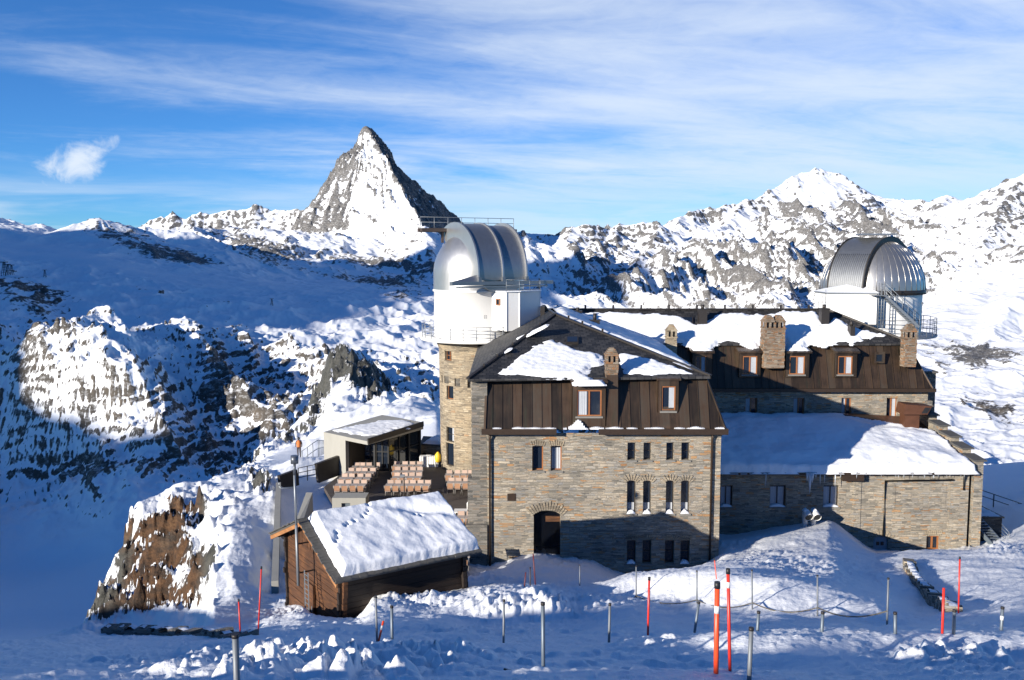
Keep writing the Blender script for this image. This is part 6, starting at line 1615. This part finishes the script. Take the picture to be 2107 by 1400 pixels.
MB().tube([(q.x - .18, 72.2, DZ), (q.x - .18, 72.2, q.z + .5)], .03, 6).build('pole', M_darkmetal, t); MB().lathe([(.06, .55), (.24, .3), (.26, 0), (.2, -.25), (.05, -.32)][::-1], q, 12).build('canopy', M_yellow, t)
q = P(832, 1030, 59.5); t = thing('lamp_post', 'thin dark lamp post rising behind the cabin roof snow', 'lamp post', (q.x, 59.5, DZ))
MB().tube([(q.x, 59.5, DZ), (q.x, 59.5, PZ(981, 59.5))], .045, 6).build('pole', M_darkmetal, t); mb = MB(); z_ = PZ(981, 59.5); mb.box(q.x - .28, q.x + .05, 59.4, 59.6, z_, z_ + .12); mb.build('lamp_head', M_steel, t)

# ---- terrace tables and chairs
def chair_parts(root, mat=None):
    x, y, z = root.location
    w, d = .215, .22
    MB().box(x - w, x + w, y - d, y + d, z + .43, z + .455).build('seat', M_chair, root)
    mb = MB(); mb.hexa([(x - w + .02, y - d - .02, z + .50), (x + w - .02, y - d - .02, z + .50), (x + w - .02, y - d + .005, z + .50), (x - w + .02, y - d + .005, z + .50)], [(x - w + .02, y - d - .09, z + .86), (x + w - .02, y - d - .09, z + .86), (x + w - .02, y - d - .065, z + .86), (x - w + .02, y - d - .065, z + .86)]); mb.build('backrest', mat or M_chair, root)
    for sx in (-1, 1):
        MB().tube([(x + sx * w, y + d, z), (x + sx * w, y + d, z + .44)], .02, 5).build('leg', M_chairleg, root)
        MB().tube([(x + sx * w, y - d - .03, z), (x + sx * w, y - d, z + .45), (x + sx * w, y - d - .095, z + .89)], .02, 5).build('leg', M_chairleg, root)
M_chairleg = simple('pale_chair_frame', (.42, .39, .36), .5, .3)
M_chairback = simple('glow_chair_back', (.38, .21, .125), .55, var=.2, scale=5)  # same chair as the far ones, glow of the light painted in
def table_parts(root):
    x, y, z = root.location
    mb = MB()
    for k in range(5): mb.box(x - .26, x + .26, y - .34 + k * .138, y - .34 + k * .138 + .128, z + .71, z + .74)
    mb.box(x - .25, x + .25, y - .32, y + .32, z + .685, z + .709); mb.build('tabletop', M_table, root)
    for sx in (-1, 1):
        for sy in (-1, 1): mb = MB(); mb.tube([(x + sx * .22, y + sy * .3, z), (x + sx * .22, y + sy * .3, z + .69)], .016, 5); mb.build('leg', M_steel, root)
ORD = ['first', 'second', 'third', 'fourth', 'fifth', 'sixth']
BLOCKS = [  # name, row (from the front), table distance, photo columns
 ('left', [('front', 63.8, (697,713,729,745)), ('second', 65.7, (705,719,738,754)), ('third', 67.5, (719,734,747,763)), ('back', 69.3, (731,742,756,772))]),
 ('centre', [('front', 63.8, (801,816.5,832,847,862.5,878)), ('second', 66.0, (814,830,845,860)), ('third', 67.8, (816,832,847,862)), ('back', 69.7, (815,831,846,861))]),
 ('tower', [('front', 64.5, (927,943,958)), ('back', 66.8, (924,940,955,967))]),
 ('cabin', [('front', 48.6, (943,957)), ('second', 53.6, (965,)), ('back', 55.8, (948,966))])]
WHERE = {'left': 'of the left terrace block', 'centre': 'of the centre terrace block', 'tower': 'beside the stone tower', 'cabin': 'behind the cabin roof'}
proto = {}
for bn, rows in BLOCKS:
    for rn, Y, cols in rows:
        for k, px_ in enumerate(cols):
            x = PX(px_, Y, DZ + .75)
            nth = ('leftmost' if k == 0 else 'rightmost' if k == len(cols) - 1 else ORD[k] + ' from left') + ', ' if len(cols) > 1 else ''
            for kind, dy, rz, txt in (('table', 0, 0, 'slatted grey table'), ('near', -.56, 0, 'pale chair with back to viewer'), ('far', .56, math.pi, 'pale chair facing viewer')):
                lab = f'{txt}, {nth}{rn} row {WHERE[bn]}'
                cat, grp, nm = ('table', 'terrace tables', 'terrace_table') if kind == 'table' else ('chair', 'terrace chairs', 'terrace_chair')
                jx = (random.random() - .5) * .04
                loc = Vector((x + jx, Y + dy + (random.random() - .5) * .06, DZ))
                if kind not in proto:
                    t = thing(nm, lab, cat, loc, grp)
                    table_parts(t) if kind == 'table' else chair_parts(t, M_chairback if kind == 'near' else M_chair)
                    t.rotation_euler = (0, 0, rz); proto[kind] = (t, kids(t))
                else: dup(proto[kind][0], loc, lab, rz + (random.random() - .5) * .16, proto[kind][1])
q = P(948, 1042, 57.2); t = thing('folding_table', 'white folding table beside the hotel corner', 'table', (q.x, 57.2, DZ))
mb = MB(); mb.box(q.x - .42, q.x + .42, 56.8, 57.6, DZ + .72, DZ + .76); mb.build('tabletop', M_white, t)
for sx in (-.38, .38):
    for sy in (56.86, 57.54): MB().box(q.x + sx - .03, q.x + sx + .03, sy - .03, sy + .03, DZ, DZ + .715).build('leg', M_white, t)
q = P(970, 1042, 57.6); t = thing('shelf_cart', 'orange wooden shelf cart with white frame against the hotel corner', 'cart', (q.x, 57.6, DZ))
mb = MB()
for z_ in (.1, .55, 1.0): mb.box(q.x - .22, q.x + .26, 57.4, 57.9, DZ + z_, DZ + z_ + .05)
mb.box(q.x - .22, q.x + .26, 57.86, 57.9, DZ + .1, DZ + 1.25); mb.build('shelves', M_orangecloth, t)
mb = MB(); mb.tube([(q.x - .26, 57.4, DZ), (q.x - .26, 57.4, DZ + 1.15), (q.x - .18, 57.4, DZ + 1.3), (q.x + .1, 57.4, DZ + 1.3)], .035, 6); mb.build('frame', M_white, t)
mb = MB(); mb.box(q.x - .1, q.x + .2, 57.45, 57.8, DZ + .6, DZ + .78); mb.build('red_box', M_red, t)

# ---- a walker on the snowy path below the pavilion
def person(loc):
    t = thing('person', 'person in dark trousers and orange jacket on the path left of the pavilion', 'person', loc)
    me = bpy.data.meshes.new('body'); o = bpy.data.objects.new('body', me); COL.objects.link(o); o.parent = t
    J = [((0, 0, .95), .15), ((0, 0, 1.2), .16), ((0, .0, 1.42), .14), ((0, -.02, 1.52), .06), ((0, -.04, 1.66), .105), ((.1, 0, .88), .10), ((.12, -.08, .48), .07), ((.12, .02, .06), .05), ((.12, -.12, .03), .04), ((-.1, 0, .88), .10), ((-.12, .08, .48), .07), ((-.12, .16, .06), .05), ((-.12, .04, .03), .04),
         ((.21, 0, 1.42), .065), ((.27, .03, 1.14), .05), ((.25, -.1, .92), .04), ((-.21, 0, 1.42), .065), ((-.27, .03, 1.14), .05), ((-.25, -.1, .92), .04)]
    E = [(0, 1), (1, 2), (2, 3), (3, 4), (0, 5), (5, 6), (6, 7), (7, 8), (0, 9), (9, 10), (10, 11), (11, 12), (2, 13), (13, 14), (14, 15), (2, 16), (16, 17), (17, 18)]
    me.from_pydata([j[0] for j in J], E, []); me.skin_vertices.new() if hasattr(me.skin_vertices, 'new') else None
    md = o.modifiers.new('skin', 'SKIN'); 
    for v, j in zip(me.skin_vertices[0].data, J): v.radius = (j[1], j[1])
    me.skin_vertices[0].data[0].use_root = True
    o.modifiers.new('sub', 'SUBSURF').levels = 1; me.materials.append(M_jacket)
    b = MB(); b.lathe([(.19, .95), (.2, 1.15), (.21, 1.35), (.15, 1.48), (.08, 1.54)], loc, 12); b.build('jacket', M_orangecloth, t)
    b = MB(); b.lathe([(.125, 1.66), (.12, 1.74), (.07, 1.80), (.0, 1.81)], Vector(loc) + Vector((0, -.03, 0)), 10); b.build('hat', M_black, t)
    return t
try:
    q = hit(616, 966, 80, 140); q.z = zground(q.x, q.y); person(q)
except Exception as e: print('person failed', e)

# ---- marker poles, fence posts and ropes
def pole(name, label, cat, group, top, base, r, mat, parts=(), Y=None):
    b = hit(*base) if Y is None else P(*base, Y)
    if Y is not None: b.z = min(b.z, zground(b.x, b.y)) 
    tp = P(*top, b.y)
    t = thing(name, label, cat, b, group)
    d = (tp - b).normalized(); mb = MB(); mb.tube([b - d * .35, tp], r, 12); mb.build('shaft', mat, t)
    for nm, z0, z1, m_, rr in parts:
        p = tp - d * z0; q = tp - d * z1; mb = MB(); mb.tube([p, q], r + rr, 12); mb.build(nm, m_, t)
    return t, b, tp
RG, GG = 'red snow marker poles', 'grey fence posts in the snow'
cap = ('cap', -.012, .06, M_black, .006)
pole('marker_pole', 'short red marker pole before the low stone wall at left', 'marker pole', RG, (491,1234), (495,1312), .023, M_red, (cap,))
pole('marker_pole', 'tall slim red marker pole left of the log cabin', 'marker pole', RG, (538,1167), (531,1309), .022, M_red, (cap,))
pole('marker_pole', 'short tilted red marker pole with white band leaning on a grey post', 'marker pole', RG, (789,1278), (777,1328), .023, M_orange, (('band', .10, .2, M_band, .003),))
pole('marker_pole', 'slim red marker pole before the shaded lower hotel windows', 'marker pole', RG, (1336,1189), (1333,1311), .025, M_red, (cap,))
pole('marker_pole', 'thick orange red marker pole with black cap and silver band, nearest to viewer', 'marker pole', RG, (1476,1200), (1473,1408), .034, M_orange, (('cap', -.015, .07, M_black, .006), ('band', .30, .40, M_band, .003)), Y=11.6)
pole('marker_pole', 'tall red marker pole right of the thick capped one', 'marker pole', RG, (1498,1172), (1502,1383), .023, M_red, (cap, ('band', .17, .25, M_band, .003)))
pole('marker_pole', 'thin red rod leaning left above the thick capped pole', 'marker pole', RG, (1470,1150), (1476,1212), .018, M_orange, (cap,), Y=34)
pole('marker_pole', 'thin red marker pole on the raised snow at far right', 'marker pole', RG, (1975,1147), (1972,1263), .025, M_red, (cap,))
pole('marker_pole', 'dark red marker pole at the end of the curved stone wall', 'marker pole', RG, (1942,1210), (1939,1300), .023, M_red)
pole('marker_pole', 'thin dark red pole leaning before the arched door', 'marker pole', RG, (1097,1140), (1102,1209), .024, simple('dark_red_pole', (.12, .02, .018), .5))
pole('marker_pole', 'short thin dark red pole left of a dark post by the arched door', 'marker pole', RG, (1082,1178), (1079,1208), .024, bpy.data.materials['dark_red_pole'])
GP = [('thick grey steel post at lower left edge of the snow bank', (484,1307), (488,1412), .036, 'S', 9.6), ('grey post right beside the tilted red pole', (773,1227), (776,1328), .024, 'S', None), ('thick blue grey post below the cabin long wall', (806,1248), (807,1334), .030, 'B', None),
 ('lone grey post on the lumpy snow below the hotel door', (1037,1235), (1036,1326), .024, 'S', None), ('tall dark post with rope fixed near its foot', (1117,1241), (1118,1402), .027, 'B', 12.3), ('grey post left of the slim red pole', (1255,1243), (1253,1323), .024, 'S', None),
 ('leftmost post of the rope fence below the hotel', (1309,1165), (1309,1232), .026, 'S', None), ('second post of the rope fence from the left', (1434,1175), (1434,1241), .026, 'S', None), ('leaning blue grey post left of the thick red pole', (1438,1240), (1428,1309), .030, 'B', None),
 ('third post of the rope fence, right of two red poles', (1547,1173), (1548,1256), .026, 'S', None), ('short blue grey post below the third rope post', (1561,1259), (1558,1305), .030, 'B', None), ('thick bright steel post at bottom right of the red poles', (1546,1293), (1541,1410), .030, 'S', 11.4),
 ('fourth post of the rope fence from the left', (1682,1184), (1682,1269), .026, 'S', None), ('short leaning post below the fourth rope post', (1693,1260), (1691,1303), .030, 'B', None), ('last post at the right end of the rope fence', (1828,1190), (1825,1287), .026, 'S', None),
 ('short blue grey post right of the rope fence end', (1842,1261), (1842,1301), .030, 'B', None), ('blue grey post below the stone wall end', (1964,1256), (1962,1306), .030, 'B', None), ('isolated post with pale band at far right', (2063,1250), (2060,1301), .030, 'B', None),
 ('thin grey post on shaded snow below the hotel facade', (1193,1163), (1193,1208), .024, 'S', None), ('thin dark post between two dark red poles', (1091,1168), (1091,1211), .026, 'D', None)]
posts = {}
M_greypost = simple('dull_grey_post', (0.17, 0.185, 0.20), 0.55, 0.3, var=0.25, scale=7)
for lab, tp, bs, r_, m_, Y in GP:
    posts[bs[0]] = pole('fence_post', lab, 'post', GG, tp, bs, r_, {'S': M_greypost, 'B': M_post, 'D': M_blackpost}[m_], (('cap', -.01, .03, M_darkmetal, .004),) + ((('band', .16, .24, M_band, .003),) if bs[0] == 2060 else ()), Y)
def rope(label, pts, r=.018, sag=.12):
    out = []
    for a, b in zip(pts, pts[1:]):
        for k in range(8): t = k / 8; p = a.lerp(b, t); out.append(p - UP * sag * 4 * t * (1 - t))
    out.append(pts[-1]); mb = MB(); mb.tube(out, r, 6); o = mb.build('rope', M_rope); tagp(o, label, 'rope'); return o
def onpost(bx, py):
    t, b, tp = posts[bx]; f = 0
    q = P(bx, py, b.y); return Vector((q.x, b.y - .02, max(q.z, b.z + .12)))
rope('long sagging rope strung along the five fence posts below the hotel', [onpost(1309,1230) + Vector((-1.3, -.6, .05)), onpost(1309,1229), onpost(1434,1237), onpost(1548,1240), onpost(1682,1250), onpost(1825,1257)], .02, .22)
q = onpost(1118, 1375); rope('slack rope tied to the foot of the tall dark post', [q + Vector((-.55, .1, -.05)), q, q + Vector((.65, -.25, -.1))], .014, .04)

# ---- stone walls in the snow
def drywall(name, label, pts, h, w, mat, seed):
    t = thing(name, label, 'stone wall', pts[len(pts) // 2]); r = random.Random(seed); mb = MB(); sn = MB()
    for a, b in zip(pts, pts[1:]):
        a, b = Vector(a), Vector(b); L = (b - a).length; d = (b - a) / L; n = Vector((d.y, -d.x, 0)).normalized(); s = 0
        while s < L:
            l = min(.35 + .5 * r.random(), L - s + .05); z = -.25
            p = a + d * (s + l / 2)
            while z < h:
                hh = .12 + .1 * r.random(); ww = w * (.9 + .25 * r.random())
                mb.obox(p + n * (r.random() - .5) * .06 + UP * (z + hh / 2), d * (l * .5 - .008), n * ww / 2, UP * (hh / 2 - .006)); z += hh
            s += l
    mb.build('stones', mat, t)
    for a, b in zip(pts, pts[1:]):                                # snow bedded along the top
        a, b = Vector(a), Vector(b); n = Vector(((b - a).y, -(b - a).x, 0)).normalized() * w * .42
        for s_ in range(3):
            p, q = a.lerp(b, s_ / 3), a.lerp(b, (s_ + 1) / 3)
            if r.random() < .8: snowlump(t, [p - n + UP * (h + .05), q - n + UP * (h + .05), q + n * .7 + UP * (h + .05), p + n * .7 + UP * (h + .05)], .12)
    return t
M_darkschist = mat_stone('dark_schist', [(0.02, (.05, .05, .048)), (0.5, (.11, .108, .10)), (.95, (.19, .18, .16))])
wl = [hit(x, y) for x, y in ((215,1300),(260,1301),(330,1303),(420,1308),(500,1314),(520,1313))]
drywall('stone_wall', 'low grey stone wall half buried in snow at lower left', wl, .07, .45, M_stone_grey, 4)
wr = [hit(x, y) for x, y in ((1869,1160),(1876,1182),(1890,1203),(1908,1222),(1930,1240),(1950,1254),(1962,1262))]
t = drywall('stone_wall', 'curved dry stone wall holding the raised snow at right', wr, .16, .5, M_stone, 6)

# ---- twin vents standing in the drift by the annex
for k, (px_, lab) in enumerate(((1656, 'left one of two snow capped vent pipes by the annex wall'), (1673, 'right one of two snow capped vent pipes by the annex wall'))):
    q = P(px_, 1085, 59.6); z0 = zground(q.x, q.y) - .3; zt_ = PZ(1060, 59.6)
    t = thing('vent_pipe', lab, 'vent', (q.x, 59.6, z0), 'vent pipes by the annex')
    mb = MB(); pts = [(q.x, 59.6, z0), (q.x, 59.6, zt_ - .1), (q.x + .01, 59.5, zt_ + .12), (q.x + .03, 59.25, zt_ + .14), (q.x + .05, 58.95, zt_ + .0)]
    mb.tube(pts, [.22, .22, .24, .25, .26], 14, cap=False); mb.build('pipe', M_white, t)
    a, b = Vector(pts[-2]), Vector(pts[-1]); d = (b - a).normalized(); mb = MB(); mb.tube([b - d * .06, b - d * .04], .235, 14); mb.build('mouth', M_black, t)
    snowlump(t, [(q.x - .2, 59.2, zt_ + .33), (q.x + .22, 59.2, zt_ + .33), (q.x + .2, 59.7, zt_ + .28), (q.x - .2, 59.7, zt_ + .28)], .16)

# ---- dark shed, stair and railing at the right edge
Ys = 63.5; x0, x1 = ax1_ + 1.0, P(2061, 1090, Ys).x; zt_ = PZ(1066, Ys)
t = thing('shed', 'dark flat roofed shed behind the right end of the annex', 'shed', (x0 + 1, Ys, -20.5))
MB().box(x0, x1, Ys, Ys + 3.6, -22, zt_).build('walls', M_darkschist, t)
mb = MB(); mb.hexa([(x0, Ys - .12, zt_), (x1 + .1, Ys - .12, zt_), (x1 - 1.2, Ys + 4.0, zt_ + .55), (x0, Ys + 4.0, zt_ + .55)], [(x0, Ys - .12, zt_ + .09), (x1 + .1, Ys - .12, zt_ + .09), (x1 - 1.2, Ys + 4.0, zt_ + .65), (x0, Ys + 4.0, zt_ + .65)]); mb.build('roof', M_black, t)
snow_sheet(t, plane3((x0, Ys - .1, zt_ + .09), (x1, Ys - .1, zt_ + .09), (x0, Ys + 4, zt_ + .65)), None, .12, .1, .05, 99, world=[(x0, Ys - .02, zt_ + .1), (x1 - .05, Ys - .02, zt_ + .1), (x1 - 1.3, Ys + 3.9, zt_ + .65), (x0, Ys + 3.9, zt_ + .65)])
q0, q1 = P(1997, 1072, 62.4), P(2052, 1134, 60.2)
t = thing('outdoor_stair', 'grey metal stair with handrail going down beside the dark shed', 'stair', q1)
mb = MB(); mb.beam(q0, q1, .08, .3); mb.beam(q0 + Vector((.9, .5, 0)), q1 + Vector((.9, .5, 0)), .08, .3); mb.build('stringer', M_post, t)
mb = MB()
for k in range(11): a = q0.lerp(q1, (k + .5) / 11); mb.box(a.x, a.x + .95, a.y, a.y + .3, a.z - .02, a.z + .02)
mb.build('treads', M_post, t)
mb = MB(); a, b = q0.lerp(q1, .72) + Vector((.95, .4, .1)), q1 + Vector((.95, .4, .1))
for h_ in (.3, .55, .8, 1.05): mb.tube([a + UP * h_, b + UP * h_], .02, 5)
mb.tube([b, b + UP * 1.05], .025, 5); mb.build('handrail', M_steel, t)
q = [Vector((PX(x, 78, -19), 78, 0)) for x in (1990, 2037, 2078, 2125)]; zz = [PZ(y, 78) for y in (1022, 1036, 1048, 1062)]
pts = [Vector((a.x, 78 - k * .8, z_)) for k, (a, z_) in enumerate(zip(q, zz))]
t = thing('fence', 'dark metal railing with two bars on the slope at right edge', 'railing', pts[1])
for p_ in pts: MB().beam(p_ - UP * .6, p_ + UP * 1.02, .07, .07, Vector((1, 0, 0))).build('post', M_black, t)
for h_ in (1.0, .52):
    mb = MB(); mb.tube([p_ + UP * h_ for p_ in pts], .035, 6); mb.build('rail', M_black, t)
# ---- railing on the path left of the pavilion, and far lift pylons
pts = []
for x, y in ((622,963),(633,955),(644,947),(655,940),(668,934)):
    h_ = hit(x, y, 80, 160); pts.append(h_)
t = thing('fence', 'thin post and wire railing along the path left of pavilion', 'railing', pts[0])
railing(t, pts, 1.5, 2, .035, step=4)
PY = [((12,568),(10,541),'first lift pylon from the left on the shaded plateau'), ((20,566),(19,545),'second lift pylon from the left on the shaded plateau'), ((27,566),(27,547),'third lift pylon from the left on the shaded plateau'), ((95,570),(94,556),'fourth lift pylon, apart to the right on the plateau'), ((560,630),(560,617),'small lone lift pylon on the snow field below the pyramid peak')]
def farhit(px_, py_):
    i = int(np.argmin(np.abs(FXg[-1] / FYg[-1] - (px_ - CX) / F))); col = FYg[:, i]
    yy = project(FXg[:, i], FYg[:, i], FH[:, i])[1]
    k = np.nonzero((yy <= py_) & (col > 2200))[0][0]; return Vector((FXg[k, i], FYg[k, i], FH[k, i]))
for bs, tp, lab in PY:
    b = farhit(*bs); H_ = max((P(*tp, b.y) - P(*bs, b.y)).z, 12); t = thing('lift_pylon', lab, 'pylon', b, 'lift pylons')
    mb = MB(); w_ = H_ * .16
    for sx, sy in ((-1, -1), (1, -1), (1, 1), (-1, 1)): mb.beam(b + Vector((sx * w_, sy * w_, -3)), b + Vector((sx * w_ * .3, sy * w_ * .3, H_)), H_ * .035, H_ * .035)
    for k in range(1, 5): z_ = H_ * k / 5; w2 = w_ * (1 - .7 * k / 5); mb.box(b.x - w2, b.x + w2, b.y - w2, b.y + w2, b.z + z_, b.z + z_ + H_ * .02)
    mb.build('mast', M_darkmetal, t); MB().box(b.x - H_ * .32, b.x + H_ * .32, b.y - 1, b.y + 1, b.z + H_ * .98, b.z + H_ * 1.04).build('crossarm', M_darkmetal, t)
